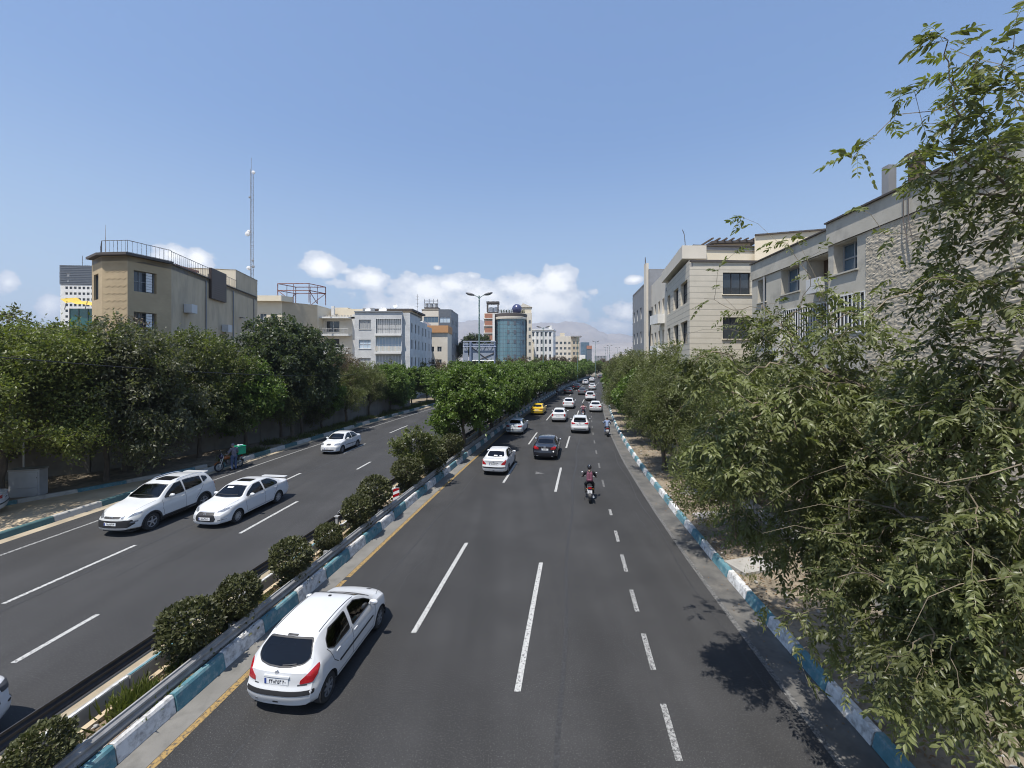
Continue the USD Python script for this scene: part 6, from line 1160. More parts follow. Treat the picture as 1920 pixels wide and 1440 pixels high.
    for k in range(22): mb.box(-24.3 + k * .212, -24.18 + k * .212, 74.66, 74.72, 8.9, 9.75)
    w.put('balcony_balusters', mb, 'light_stone')
    w.wall(p1, (-19.6, 75.6), 0, H, 'white_tile_wall'); w.wall((-19.6, 75.6), (-18.3, 75.6), 0, H - .1, 'white_tile_wall')
    sx = [(-18.3, 75.6), (-18.3, 84), (-18.75, 84.2), (-18.75, 93), (-19.2, 93.2), (-19.2, 101)]; 
    for i in range(0, 5, 2):
        hh = [H - .1, 15.2, 14.9][i // 2]; w.wall(sx[i], sx[i + 1], 0, hh, 'white_tile_wall', [(1.0 + 2.9 * q, 1.9 + 2.9 * q, z, z + 1.7, 'dark', {'nx': 1, 'frame': 'frame_grey'}) for q in range(3) for z in (2.9, 6.1, 9.3, 12.3)])
        if i + 2 < 6: w.wall(sx[i + 1], sx[i + 2], 0, hh, 'white_tile_wall')
        y0, y1 = sx[i][1], sx[i + 1][1]; w.slab([(-28, y0 + .02), (sx[i][0] - .02, y0 + .02), (sx[i][0] - .02, y1 - .02), (-28, y1 - .02)], hh - .35, hh - .02, 'roof_felt')
    w.slab([(-27.9, 75.05), (-19.7, 75.05), (-19.7, 75.7), (-27.9, 75.7)], H - .4, H - .05, 'roof_felt'); w.parapet([(-28.05, 74.95), (-19.55, 74.95)], H, H + .14, 'frame_grey', .3); w.parapet([(-18.3, 75.6), (-18.3, 84)], H - .1, H + .04, 'roof_dark', .3)
    w.wall((-28.0, 101), (-28.0, 75), 0, H, 'white_tile_wall')
    q0 = (-34.8, 76.6); w.wall(q0, (-29.0, 76.6), 0, 15.2, 'light_stone', [(.9, 3.4, z, z + 2.0, 'dark', {'nx': 2, 'depth': .5}) for z in (2.6, 5.9, 9.2, 12.4)]); w.wall((-29.0, 76.6), (-28.0, 76.6), 0, 15.6, 'white_tile_wall'); w.wall((-34.8, 90), q0, 0, 15.2, 'light_stone')
    w.slab([(-34.8, 76.6), (-28, 76.6), (-28, 90), (-34.8, 90)], 14.8, 15.15, 'roof_felt')
    for z in (5.2, 8.5, 11.75, 14.9): w.put('balcony_slab', MB().box(-34.6, -29.2, 75.2, 76.58, z - .12, z + .14), 'white_wall')
    for z in (5.34, 8.64, 11.89): w.railing([(-34.5, 75.3), (-29.3, 75.3)], z, .95, 'railing_pale', .22)
    w.box('roof_hut', -33.6, -27.2, 80, 88, 15.2, 17.0, 'cream_wall'); w.box('roof_hut', -26.5, -19.6, 82, 92, H, 16.9, 'tan_pale'); w.slab([(-26.8, 81.6), (-19.3, 81.6), (-18.9, 92), (-26.8, 92)], 16.9, 17.25, 'roof_dark', 'hut_roof')
    ac_unit(w, -27.6, 79.5, 16.2); ac_unit(w, -26.4, 79.3, 16.2); dish(w, -23.6, 77, H - .1, .7); dish(w, -26.2, 76.6, H - .1, .5); dish(w, -22.3, 80.5, 17.0, .4); w.put('chimney', MB().box(-33.9, -33.4, 79, 79.5, 15.2, 17.4), 'white_wall')
    w.put('roof_aerial', MB().tube([(-18.9, 84, H), (-18.9, 84, 20.4)], .045, 5), 'railing_metal')
    for k in range(5): w.put('aerial_rod', MB().tube([(-19.2, 84, 17.2 + k * .7), (-18.6, 84, 17.2 + k * .7)], .02, 4), 'railing_metal')
    for k in range(9): w.put('roof_pot', MB().lathe([(.01, 15.16), (.16, 15.16), (.2, 15.5), (.01, 15.5)], 8, (-34 + k * .55, 77.2, 0)), 'light_stone')
    # buildings along the horizon left of the road
    o = Building('orange_corner_house', 'low house with an orange upper storey right of the white apartment block', (-19.5, 108)); o.shell([(-21.5, 106), (-16.2, 106), (-16.2, 113), (-21.5, 113)], 0, 14.2, 'light_stone', {0: grid(.8, 1.9, 2, 3, 3.2, 3, 1.1, 1.3)}); o.box('upper_storey', -21.8, -16.0, 105.6, 113, 14.2, 16.0, 'orange_wall'); o.box('white_wing', -23.6, -21.6, 102.5, 112, 0, 16.9, 'white_wall')
    n = Building('banded_building', 'cream and slate building with ribbon windows behind the white block', (-21, 122)); z1 = 21.9; bl = {'nx': 4, 'frame': 'frame_grey', 'depth': .12}
    n.wall((-25.7, 120), (-20.9, 120), 0, z1, 'light_stone', [(.6, 4.7, z, z + 1.7, 'blue', bl) for z in (4.5, 8, 11.5, 15, 18)]); n.wall((-20.9, 119.9), (-17.3, 119.9), 0, z1 - .1, 'slate_panel', [(.3, 3.3, z, z + 1.6, 'bluecurtain', {'nx': 3, 'frame': 'frame_grey'}) for z in (4.5, 8, 11.2, 14.6, 18)]); n.wall((-17.3, 119.9), (-17.1, 134), 0, z1 - .1, 'grey_panel', grid(1, 3, 4, 4, 3.4, 5, 1.2, 1.4)); n.wall((-25.7, 134), (-25.7, 120), 0, z1, 'light_stone'); n.slab([(-25.7, 120), (-17.2, 120), (-17.2, 134), (-25.7, 134)], z1 - .5, z1 - .15, 'roof_felt')
    n.box('roof_hut', -25.2, -21.2, 121, 125, z1, z1 + .6, 'roof_dark')
    mb = MB()
    for x in (-25.1, -23.8, -22.5, -21.3): mb.tube([(x, 121, z1 + .6), (x, 121, z1 + 3)], .07, 4)
    for z in (1.6, 2.4): mb.tube([(-25.1, 121, z1 + z), (-21.3, 121, z1 + z)], .06, 4)
    n.put('roof_rack', mb, 'roof_dark'); 
    for x in (-24.5, -23.2, -21.9): n.put('roof_tank', MB().lathe([(.01, z1 + .62), (.42, z1 + .62), (.42, z1 + 1.6), (.2, z1 + 1.8), (.01, z1 + 1.82)], 10, (x, 121.4, 0)), 'frame_grey')
    k = Building('curved_glass_building', 'round blue glass building crowned by a dark blue sphere', (-.5, 172)); R, c = 6.6, (-.6, 176.5); zt = 24.4
    a = np.radians(np.linspace(178, 372, 25)); pts = np.stack([c[0] + R * np.cos(a), c[1] + R * np.sin(a)], -1)
    for i in range(24):
        k.wall(pts[i], pts[i + 1], 0, zt, 'teal_glass', name='glass_panel'); 
        if i % 2 == 0: q = pts[i]; e = (q - np.array(c)) / R; k.put('mullion', MB().tube([(*(q + e * .02), 0), (*(q + e * .02), zt)], .045, 4, False), 'slate_panel')
    for z in np.arange(3.2, 24, 1.55): k.put('transom', MB().tube(np.stack([c[0] + (R + .02) * np.cos(a), c[1] + (R + .02) * np.sin(a), np.full(25, z)], -1), .03, 4, False), 'slate_panel')
    for ai in (215, 262, 285, 322):
        for z in (8.2, 14.2, 18.0, 21.6):
            e = np.array([math.cos(math.radians(ai)), math.sin(math.radians(ai))]); q = np.array(c) + e * (R + .05); k.put('opened_vent', MB().obox((*q, z), (-e[1], e[0]), (.9, .12, 1.5)), 'slate_panel')
    k.put('crown_ring', MB().lathe([(R + .25, zt), (R + .35, zt + .2), (R + .35, zt + 1.9), (R + .1, zt + 2.1), (.01, zt + 2.1)], 40, (*c, 0)), 'roof_dark'); k.put('crown_band', MB().lathe([(R + .42, zt - .3), (R + .5, zt + .5), (R + .36, zt + .6)], 40, (*c, 0)), 'light_stone', smooth=30); k.box('side_pier', -7.9, -7.0, 171, 178, 0, 26.4, 'white_wall'); k.box('side_pier', 6.1, 6.9, 174, 182, 0, 25.2, 'light_stone')
    sp = k.put('roof_sphere', MB().ball((2.0, 172.6, zt + 3.9), 1.95, 3), 'sphere_blue', smooth=True)
    for q in range(5):
        th = np.linspace(0, 2 * np.pi, 25); al = q * math.pi / 5; k.put('sphere_rib', MB().tube(np.stack([2.0 + 1.97 * np.cos(th) * math.cos(al), 172.6 + 1.97 * np.cos(th) * math.sin(al), zt + 3.9 + 1.97 * np.sin(th)], -1), .04, 4, False), 'sphere_blue', sp)
    k.put('sphere_foot', MB().lathe([(.9, zt + 2), (.5, zt + 2.3)], 12, (2.0, 172.6, 0)), 'roof_dark', sp)
    e = Building('tall_cream_building', 'tall cream building with red brick balconies behind the round glass one', (-1, 195)); z1 = 31.0
    e.shell([(-12.6, 190), (9.0, 190), (9.0, 206), (-12.6, 206)], 0, 28.6, 'light_stone', {0: grid(18.5, 1.6, 2, 4, 3.3, 8, 1.0, 1.6, 'dark') + [(6.2 + q * 2.2, 7.4 + q * 2.2, z, z + 1.7, 'dark', {}) for q in range(5) for z in (22, 25.3)], 1: grid(1, 3, 5, 4, 3.3, 8, 1.3, 1.5)})
    for q in range(8): z = 3 + q * 3.25; e.box('brick_balcony', -12.2, -8.2, 189.1, 189.95, z + .5, z + 2.5, 'brown_brick' if q > 2 else 'grey_panel'); e.box('balcony_slab', -12.8, -7.6, 188.8, 189.98, z + .1, z + .42, 'white_wall')
    e.box('white_pier', -7.5, -5.4, 189.6, 189.97, 0, 28.6, 'white_wall'); e.box('roof_hut', -11.2, -6.2, 191, 196, 28.6, 29.2, 'roof_dark'); e.slab([(-11.6, 190.6), (-5.8, 190.6), (-5.8, 196.4), (-11.6, 196.4)], 33.2, 34.0, 'roof_dark', 'hut_roof')
    for x, y in ((-11.2, 191), (-6.4, 191), (-11.2, 196), (-6.4, 196)): e.put('hut_post', MB().box(x - .25, x + .25, y - .25, y + .25, 29.2, 33.2), 'roof_dark')
    e.put('roof_tank', MB().lathe([(.01, 29.2), (1.1, 29.2), (1.1, 31.4), (.01, 31.7)], 12, (-9.6, 193, 0)), 'frame_white'); e.put('roof_tank', MB().lathe([(.01, 29.2), (1.1, 29.2), (1.1, 31.4), (.01, 31.7)], 12, (-7.4, 193, 0)), 'frame_white')
    for q in range(16): e.put('roof_shrub', MB().ball((-5.4 + q * .72, 190.6, 29.4), (.26, .26, .95 + .2 * math.sin(q * 3)), 1), 'leaf_dark')
    e.box('penthouse', 3.6, 8.8, 191, 200, 28.6, 31.4, 'cream_wall'); e.put('gable_roof', MB().add([(3.2, 190.6, 31.4), (9.2, 190.6, 31.4), (5.0, 190.6, 33.2), (3.2, 200, 31.4), (9.2, 200, 31.4), (5.0, 200, 33.2)], [(0, 1, 4, 3), (0, 2, 5, 3), (1, 4, 5, 2)]).add([(3.2, 190.6, 31.4), (9.2, 190.6, 31.4), (5.0, 190.6, 33.2)], [(0, 1, 2)]), 'light_stone')
    f = Building('white_classical_building', 'white classical building with a colonnade of tall windows right of the round glass one', (15, 224)); z1 = 23.0
    f.shell([(9.6, 220), (21.3, 220), (24, 232), (9.6, 232)], 0, z1, 'white_wall', {0: grid(1.0, 2.2, 5, 4.2, 3.9, 5, 1.0, 2.3, 'dark', {'nx': 1, 'frame': 'frame_grey'}), 1: grid(1.0, 2.6, 4, 4.2, 3.9, 5, 1.0, 2.3, 'dark', {'nx': 1})})
    for q in range(6): f.put('pilaster', MB().box(9.75 + q * 2.25, 10.25 + q * 2.25, 219.8, 219.98, 0, z1 - .6), 'frame_white')
    f.slab([(9.2, 219.5), (21.7, 219.5), (24.4, 232), (9.2, 232)], z1, z1 + .7, 'frame_white', 'cornice'); f.box('roof_turret', 19.4, 20.8, 221, 222.4, z1 + .7, z1 + 2.6, 'white_wall'); f.box('low_wing', 4.6, 11, 214, 219, 0, 16.5, 'cream_wall'); 
    for q in range(9): f.put('wing_baluster', MB().box(4.8 + q * .7, 5.1 + q * .7, 213.9, 214.2, 16.5, 17.3), 'light_stone')
    q = Building('beige_block', 'beige flats with loggias, second building right of the round glass one', (30, 265)); q.shell([(25.9, 260), (36.8, 260), (36.8, 275), (25.9, 275)], 0, 22.2, 'light_stone', {0: grid(1, 2.6, 4, 4, 3.3, 5, 1.5, 1.6, 'dark')}); q.box('stair_tower', 30, 32.6, 261, 265, 22.2, 24.3, 'cream_wall'); q.shell([(36.9, 258), (41.3, 258), (41.3, 272), (36.9, 272)], 0, 21.6, 'tan_pale', {0: grid(.5, 2.0, 2, 4, 3.3, 5, 1.4, 1.8, 'dark')}); q.slab([(36.3, 257), (42.2, 257), (42.2, 272), (36.3, 272)], 21.6, 22.3, 'roof_felt')
    u = Building('blue_glass_block', 'small pale blue glass block with a brick red cap far down the road', (57, 332)); u.shell([(54, 330), (60.5, 330), (60.5, 345), (54, 345)], 0, 21.5, 'pane_blue'); u.shell([(58.5, 328.6), (62.2, 328.6), (62.2, 329.8), (58.5, 329.8)], 0, 18.5, 'slate_panel'); u.box('brick_cap', 58.4, 62.3, 328.4, 329.95, 16.2, 18.8, 'brown_brick'); u.box('low_hall', 49, 56, 322, 329, 0, 11.5, 'white_wall')
    for i, (px, w_, y_, h_) in enumerate([(1128, 5, 420, 12), (1176, 9, 400, 13.5), (1192, 5, 430, 17)]):
        x_ = (px - 960) * y_ / FPX; v = Building('distant_block', ['tiny grey block left of the farthest lamps', 'tiny low hall right of the farthest lamps', 'tiny white and blue block beside the grey slotted building'][i], (x_, y_)); v.shell([(x_ - w_, y_), (x_ + w_, y_), (x_ + w_, y_ + 10), (x_ - w_, y_ + 10)], 0, h_, ['grey_panel', 'light_stone', 'white_wall'][i], {0: grid(1, 3, int(w_ * 2 / 3) - 0, 3, 3.5, 3, 1.5, 1.5)})
    # sign frame beside the left carriageway: back of a big traffic sign
    sgn = thing('sign_gantry', 'large grey sign board seen from behind on a steel truss beyond the first lamp post', 'sign frame', (-8.6, 110, 0)); 
    obj('board', MB().box(-2.6, 4.1, .3, .42, 7.3, 11.6), 'sign_grey', sgn); obj('board', MB().box(-4.25, -2.9, .3, .5, 6.8, 11.9), 'sign_grey', sgn); obj('post', MB().tube([(-2.2, 0, 0), (-2.2, 0, 12)], .32, 12), 'sign_truss', sgn, smooth=30); obj('post', MB().tube([(4.1, 0, 0), (4.1, 0, 12)], .2, 10), 'sign_truss', sgn)
    for z in (10.75, 12.2): obj('truss_chord', MB().tube([(-4.2, -.15, z), (4.4, -.15, z)], .11, 5), 'sign_truss', sgn)
    for i in range(9): x = -4.1 + i * .95; obj('truss_brace', MB().tube([(x, -.15, 10.75 if i % 2 else 12.2), (x + .95, -.15, 12.2 if i % 2 else 10.75)], .07, 4), 'sign_truss', sgn)
    for s0, s1 in (((-2.0, 10.7), (2.6, 7.2)), ((-.5, 7.2), (4, 9.2))): obj('stay', MB().tube([(s0[0], .2, s0[1]), (s1[0], .2, s1[1])], .09, 4), 'roof_dark', sgn)
    obj('bottom_rail', MB().tube([(-2.2, .1, 7.2), (4.1, .1, 7.2)], .14, 5), 'frame_white', sgn)
    # lattice mast and thin aerial
    m = thing('lattice_mast', 'tall thin lattice radio mast rising behind the tan building', 'mast', (-55.6, 90, 0)); hz = 50.5
    for k in range(3): a = k * 2.094 + .4; obj('mast_leg', MB().tube([(.34 * math.cos(a), .34 * math.sin(a), 0), (.34 * math.cos(a), .34 * math.sin(a), hz - 2.5)], .055, 4), 'mast_steel', m)
    lat = MB()
    for z in np.arange(12, hz - 3, .9):
        for k in range(3): a, e_ = k * 2.094 + .4, (k + 1) * 2.094 + .4; lat.tube([(.34 * math.cos(a), .34 * math.sin(a), z), (.34 * math.cos(e_), .34 * math.sin(e_), z + .9)], .028, 3, False); lat.tube([(.34 * math.cos(a), .34 * math.sin(a), z), (.34 * math.cos(e_), .34 * math.sin(e_), z)], .024, 3, False)
    obj('mast_lacing', lat, 'mast_steel', m); obj('mast_tip', MB().tube([(0, 0, hz - 2.5), (0, 0, hz)], .05, 4), 'mast_steel', m)
    for z, x, r_ in ((hz - 3.2, .5, .35), (hz - 8.5, -.3, .22), (34.2, -.75, .5), (34.7, -.5, .35), (hz - 22, .35, .25), (26.9, -.5, .45), (27.2, .45, .3)): obj('dish_antenna', MB().lathe([(.02, -r_ * .5), (r_, -r_ * .3), (r_, r_ * .2), (.02, r_ * .35)], 12, (x, -.2, z), 'y'), 'dish_white' if r_ > .3 else 'frame_grey', m, smooth=40)
    obj('camera_arm', MB().tube([(-.8, -.2, 34.6), (0, 0, 34.6)], .06, 4), 'mast_steel', m)
    # long wall behind the left verge
    wl = thing('boundary_wall', 'long shaded grey boundary wall behind the trees of the left verge', 'wall', (-26, 27, 0)); wy = [(-48, 16), (-34.5, 22.3), (-26.6, 26.6), (-21.9, 36.5), (-19.6, 46), (-17.6, 55), (-15.6, 64)]; o_ = np.array([-26, 27])
    for a, e_ in zip(wy[:-1], wy[1:]):
        a, e_ = np.array(a) - o_, np.array(e_) - o_; L = np.linalg.norm(e_ - a); n_ = max(1, int(L / 3.0)); d = (e_ - a) / L
        for q_ in range(n_): c0 = a + d * (q_ + .5) * L / n_; obj('wall_panel', MB().obox((*c0, 0), d, (L / n_ - .03, .22, 2.75)), 'wall_plaster', wl)
        obj('wall_coping', MB().obox((*((a + e_) / 2), 2.75), d, (L, .34, .1)), 'concrete', wl)
def right_buildings():
    b = Building('grey_rubble_building', 'grey building with rough rubble walls and barred windows behind the near trees', (17, 14)); H = 13.35
    P = lambda y, x0=13.0: (x0 + .07 * y, y)
    op = {'frame': 'frame_grey', 'nx': 2, 'nz': 1, 'depth': .45, 'sill': 'grey_concrete', 't': .06}
    y0, y1, y2 = 16.85, 19.1, 27.2; L = math.hypot(y1 - y0, .07 * (y1 - y0))
    band = lambda a, e, x0: b.wall(P(e, x0 - .1), P(a, x0 - .1), 12.35, H, 'grey_concrete', name='parapet_band')
    # walls face the road, so they run from far to near
    b.wall(P(y0), P(-6), 0, 12.35, 'grey_concrete'); band(-6, y0, 13.0); b.wall(P(y1), P(y0), 0, 12.35, 'grey_concrete', [(.35, 1.75, 11.0, 12.3, 'blue', dict(op, nz=2)), (.1, 2.2, 8.35, 10.0, 'dark', {'bars': 9, 'frame': 'frame_grey', 'depth': .3, 'nx': 3}), (.3, 1.9, 5.2, 6.8, 'dark', op), (.3, 1.9, 2.0, 3.6, 'dark', op)]); band(y0, y1, 13.0)
    xs = 13.6; b.wall(P(y1, xs), P(y1), 0, H, 'grey_concrete'); b.wall(P(y2, xs), P(y1, xs), 0, 12.35, 'grey_concrete', [(.7, 1.7, 10.8, 12.2, 'blue', op), (3.3, 5.0, 10.9, 12.3, 'blue', dict(op, nz=2)), (5.6, 7.9, 10.7, 12.3, 'open', {'frame': 'recess_brown', 'nx': 1, 'depth': .9}), (3.2, 7.8, 8.35, 10.0, 'dark', {'bars': 22, 'frame': 'frame_grey', 'depth': .3, 'nx': 5}), (.7, 2.0, 8.2, 9.7, 'blue', op), (3.2, 7.8, 5.1, 6.8, 'dark', {'bars': 22, 'frame': 'frame_grey', 'depth': .3, 'nx': 5}), (.7, 2.0, 5.1, 6.7, 'dark', op), (3.4, 5.2, 2.0, 3.7, 'dark', op), (5.8, 7.4, 2.0, 3.7, 'dark', op)]); band(y1, y2, xs)
    for y_, z in ((24.0, 7.2), (20.3, 10.45), (18.2, 4.2)): q = P(y_, xs if y_ > 19.1 else 13.0); b.put('air_cooler', MB().box(q[0] - .55, q[0] - .02, y_ - .45, y_ + .45, z, z + .7), 'railing_pale')
    for y_ in (25.6, 19.3): q = P(y_, xs); b.put('drain_pipe', MB().tube([(q[0] - .08, y_, 0), (q[0] - .08, y_, 12.3)], .055, 6, False), 'grey_panel')
    b.wall((34, 27.2), P(y2, xs), 0, H, 'cream_ribbed'); b.slab([P(-6, 13.05), P(y1, 13.05), P(y1, 13.7), P(y2, 13.7), (34, 27.1), (34, -6)], H - .5, H - .12, 'roof_felt')
    b.put('coping', MB().add([(*P(y, x0 + o), z) for y, x0 in ((-6, 13.0), (y1, 13.0)) for o in (-.2, .12) for z in (H, H + .07)], [(0, 1, 3, 2), (4, 6, 7, 5), (0, 4, 5, 1), (2, 3, 7, 6), (1, 5, 7, 3), (0, 2, 6, 4)]), 'roof_dark'); b.put('coping', MB().add([(*P(y, x0 + o), z) for y, x0 in ((y1 + .01, 13.6), (y2, 13.6)) for o in (-.2, .12) for z in (H - .003, H + .06)], [(0, 1, 3, 2), (4, 6, 7, 5), (0, 4, 5, 1), (2, 3, 7, 6), (1, 5, 7, 3), (0, 2, 6, 4)]), 'roof_dark')
    # rough stone facing: broken lumps of real relief
    ny, nz = 520, 280; yy, zz = np.meshgrid(np.linspace(y0 - .02, -5.5, ny), np.linspace(.05, 12.33, nz)); q = np.stack([yy * 7.0, zz * 14.0, np.zeros_like(yy)], -1); w1 = meshkit.noise(q, 3); w2 = meshkit.noise(q * 2.1 + 7, 4); o = .03 + .022 * np.abs(w1 - .5) * 2 + .016 * w2
    v = np.stack([13.0 + .07 * yy - o, yy, zz], -1).reshape(-1, 3); i, j = np.meshgrid(np.arange(ny - 1), np.arange(nz - 1)); k = (j * ny + i).ravel(); b.put('rubble_facing', (v, np.stack([k, k + 1, k + 1 + ny, k + ny], -1)), 'rubble', kind='stuff')
    for y_, h_ in ((15.6, 1.3), (15.2, 1.1)): b.put('flue', MB().lathe([(.24, H - .3), (.24, H + h_), (.34, H + h_ + .02), (.34, H + h_ + .2), (.01, H + h_ + .3)], 12, (14.6 + (.4 if h_ > 1.2 else 0), y_, 0)), 'recess_brown', smooth=40)
    b.put('flue', MB().box(14.3, 14.6, 16.0, 16.3, H - .3, H + 1.3), 'grey_panel')
    for y_ in (14.95, 14.75, 13.5): b.put('roof_cable', MB().tube([(*P(y_, 12.84), H + .05), (*P(y_ - .05, 12.8), 12.1), (*P(y_ - .25, 12.78), 11.3 if y_ > 14 else 11.9)], .022, 4), 'roof_dark')
    # cream building with overhanging eaves
    c = Building('cream_eaves_building', 'cream building with a deep overhanging roof edge, second from the right', (17, 36)); Q = lambda y, o=0: (6.87 + o + .2 * y, y); zt = 15.95
    dk = {'frame': 'frame_dark', 'nx': 2, 'nz': 2, 'depth': .3}; rows = [1.9, 5.2, 8.5, 11.6]
    c.wall(Q(41), Q(31), 0, 14.6, 'cream_ribbed', [(.4 + k * 3.2, .4 + k * 3.2 + w_, z, z + 1.75, 'dark', dk) for z in rows for k, w_ in enumerate((1.5, 2.2, 2.6))]); c.wall(Q(31), (23, 31.4), 0, 14.45, 'cream_ribbed', [(2.5, 4.6, z, z + 1.6, 'dark', {'nx': 3, 'sill': 'cream_wall', 'frame': 'frame_dark'}) for z in (2.2, 5.5, 8.8, 12.1)])
    c.wall(Q(41, .7), Q(32.2, .7), 14.6, zt - .9, 'cream_wall', [(.8 + k * 3, 2.4 + k * 3, 14.65, 14.98, 'dark', dk) for k in range(2)]); c.put('eaves', MB().add([(*Q(y, o), z) for y in (32.0, 42) for o in (-.35, 1.5) for z in (zt - 1.0, zt)], [(0, 1, 3, 2), (4, 6, 7, 5), (0, 4, 5, 1), (2, 3, 7, 6), (1, 5, 7, 3), (0, 2, 6, 4)]), 'light_stone')
    c.wall(Q(32.25, .6), (19.0, 32.6), 14.0, zt, 'cream_wall'); c.wall((18.6, 32.3), (23, 30.9), 14.0, 16.75, 'cream_wall'); c.wall((23, 31.4), (23, 42), 0, 16.7, 'cream_wall'); c.slab([Q(31, .05), (22.9, 31.5), (22.9, 42), Q(42, .05)], 14.1, 14.4, 'roof_felt', 'terrace'); c.parapet([Q(31, .1), (22.9, 31.45)], 14.45, 14.6, 'roof_dark', .22); c.slab([Q(32.2, .8), (22.9, 32.8), (22.9, 42), Q(42, .8)], zt - .3, zt - .05, 'roof_felt'); c.parapet([Q(32.2, .5), (19.0, 32.55)], zt, zt + .08, 'roof_dark', .22); c.parapet([(18.6, 32.25), (23, 30.85)], 16.75, 16.85, 'roof_dark', .22)
    pg = c.slab([(15.9, 33.5), (19.4, 33.2), (19.8, 36.5), (15.9, 36.5)], 16.55, 16.72, 'roof_dark', 'pergola_roof'); c.slab([(16.3, 33.9), (19.0, 33.6), (19.2, 36), (16.3, 36)], 15.9, 16.55, 'tan_pale', 'pergola_room')
    for k in range(8): c.put('pergola_beam', MB().box(15.7 + k * .55, 15.8 + k * .55, 33.0, 36.6, 16.725, 16.84), 'recess_brown', pg)
    c.put('roof_aerial', MB().tube([(13.6, 33, zt), (13.5, 33, zt + 1.1), (13.35, 33, zt + 1.5)], .03, 4), 'railing_metal')
    # recessed white piers and the grey slotted building
    d = Building('narrow_balcony_building', 'narrow pale building with small balconies between the cream and the grey ones', (18, 46)); d.wall((16.9, 51.5), Q(41.1, .15), 0, 16.2, 'light_stone', [(.6 + k * 2.3, 1.7 + k * 2.3, z, z + 2.0, 'dark', {'nx': 1, 'frame': 'frame_dark', 'depth': .4}) for k in range(4) for z in (2, 5.2, 8.4, 11.6)]); d.slab([Q(41.1, .2), (16.95, 51.5), (26, 51.5), (26, 41.1)], 15.8, 16.1, 'roof_felt'); d.wall(Q(41.1, .15), (26, 41.1), 12, 16.2, 'white_wall')
    for k in range(3): z = 4.6 + k * 3.2; y = 44.0; x = float(np.interp(y, [41.1, 51.5], [15.24, 16.9])); d.put('balcony', MB().box(x - .9, x - .02, y - 1.2, y + 1.2, z, z + .95), 'white_wall')
    g = Building('grey_slotted_building', 'grey panelled building with white framed slots and a jutting bay, farthest on the right', (18, 55)); wf = {'frame': 'frame_white', 'nx': 1, 'surround': 'frame_white', 'depth': .3}
    yf = 52.0; g.wall((17.0, yf), (22, yf), 0, 17.4, 'grey_panel', [(.55, 1.1, 15.5, 17.0, 'dark', dict(wf, nz=3)), (.5, 1.15, 12.0, 13.6, 'curtain', dict(wf, nz=2)), (.5, 1.1, 9.4, 10.6, 'dark', wf), (.5, 1.1, 5.4, 6.8, 'dark', wf), (1.6, 2.1, 11.6, 13.4, 'dark', {'frame': 'frame_dark', 'nx': 1})]); g.wall((18.9, 66), (17.0, yf), 0, 17.4, 'grey_panel', grid(1, 3, 4, 3, 3.3, 4, 1.2, 1.6)); g.slab([(17, yf), (22, yf), (24, 66), (18.9, 66)], 17.0, 17.38, 'roof_felt')
    g.put('white_fin', MB().box(16.25, 16.55, 51.0, 51.9, 0, 19.0), 'light_stone'); g.put('jutting_bay', MB().prism(sg.Polygon([(16.5, 13.2), (17.6, 13.2), (17.6, 15.0), (18.4, 16.2), (18.4, 18.2), (16.5, 18.2)]), 1.6, frame((0, 52.2, 0), (1, 0, 0), (0, 0, 1), (0, -1, 0))), 'grey_panel'); g.put('diagonal_band', MB().prism(sg.Polygon([(17.62, 14.9), (18.5, 16.1), (19.4, 17.0), (19.4, 17.9), (18.42, 17.1), (17.62, 15.7)]), .35, frame((0, yf - .01, 0), (1, 0, 0), (0, 0, 1), (0, -1, 0))), 'slate_panel'); g.put('bay_corbel', MB().prism(sg.Polygon([(16.5, 10.2), (17.1, 13.2), (16.5, 13.2)]), 1.2, frame((0, 52.1, 0), (1, 0, 0), (0, 0, 1), (0, -1, 0))), 'slate_panel'); g.put('roof_aerial', MB().tube([(16.3, 51.5, 19), (16.3, 51.5, 19.8)], .06, 4), 'railing_metal')
    # low retaining wall and slabs on the verge
    w = thing('retaining_wall', 'low grey retaining wall along the back of the right verge', 'wall', (11, 15, 0))
    for k in range(16): y = 8 + k * 2.0; x = float(KERB_R(y)) + 3.55; h = heading(KERB_R, y); obj('wall_block', MB().obox((x - 11, y - 15, 0), (math.sin(h), math.cos(h)), (1.97, .3, .62 + .03 * math.sin(k * 2.1))), 'concrete', w)
    for i, (px, py, sx, sy) in enumerate([(1410, 1062, 1.5, .9), (1330, 968, 1.3, .7), (1300, 925, 1.4, .7)]):
        p = G(px, py, .2); s_ = thing('paving_slab', ['pale concrete slab by the nearest free trunk on the verge', 'cracked concrete slab between two verge trees', 'concrete slab near the dark double trunk'][i], 'slab', (p[0], p[1], .22)); obj('slab', MB().obox((0, 0, -.1), (1, .3), (sx, sy, .17)), 'concrete', s_)
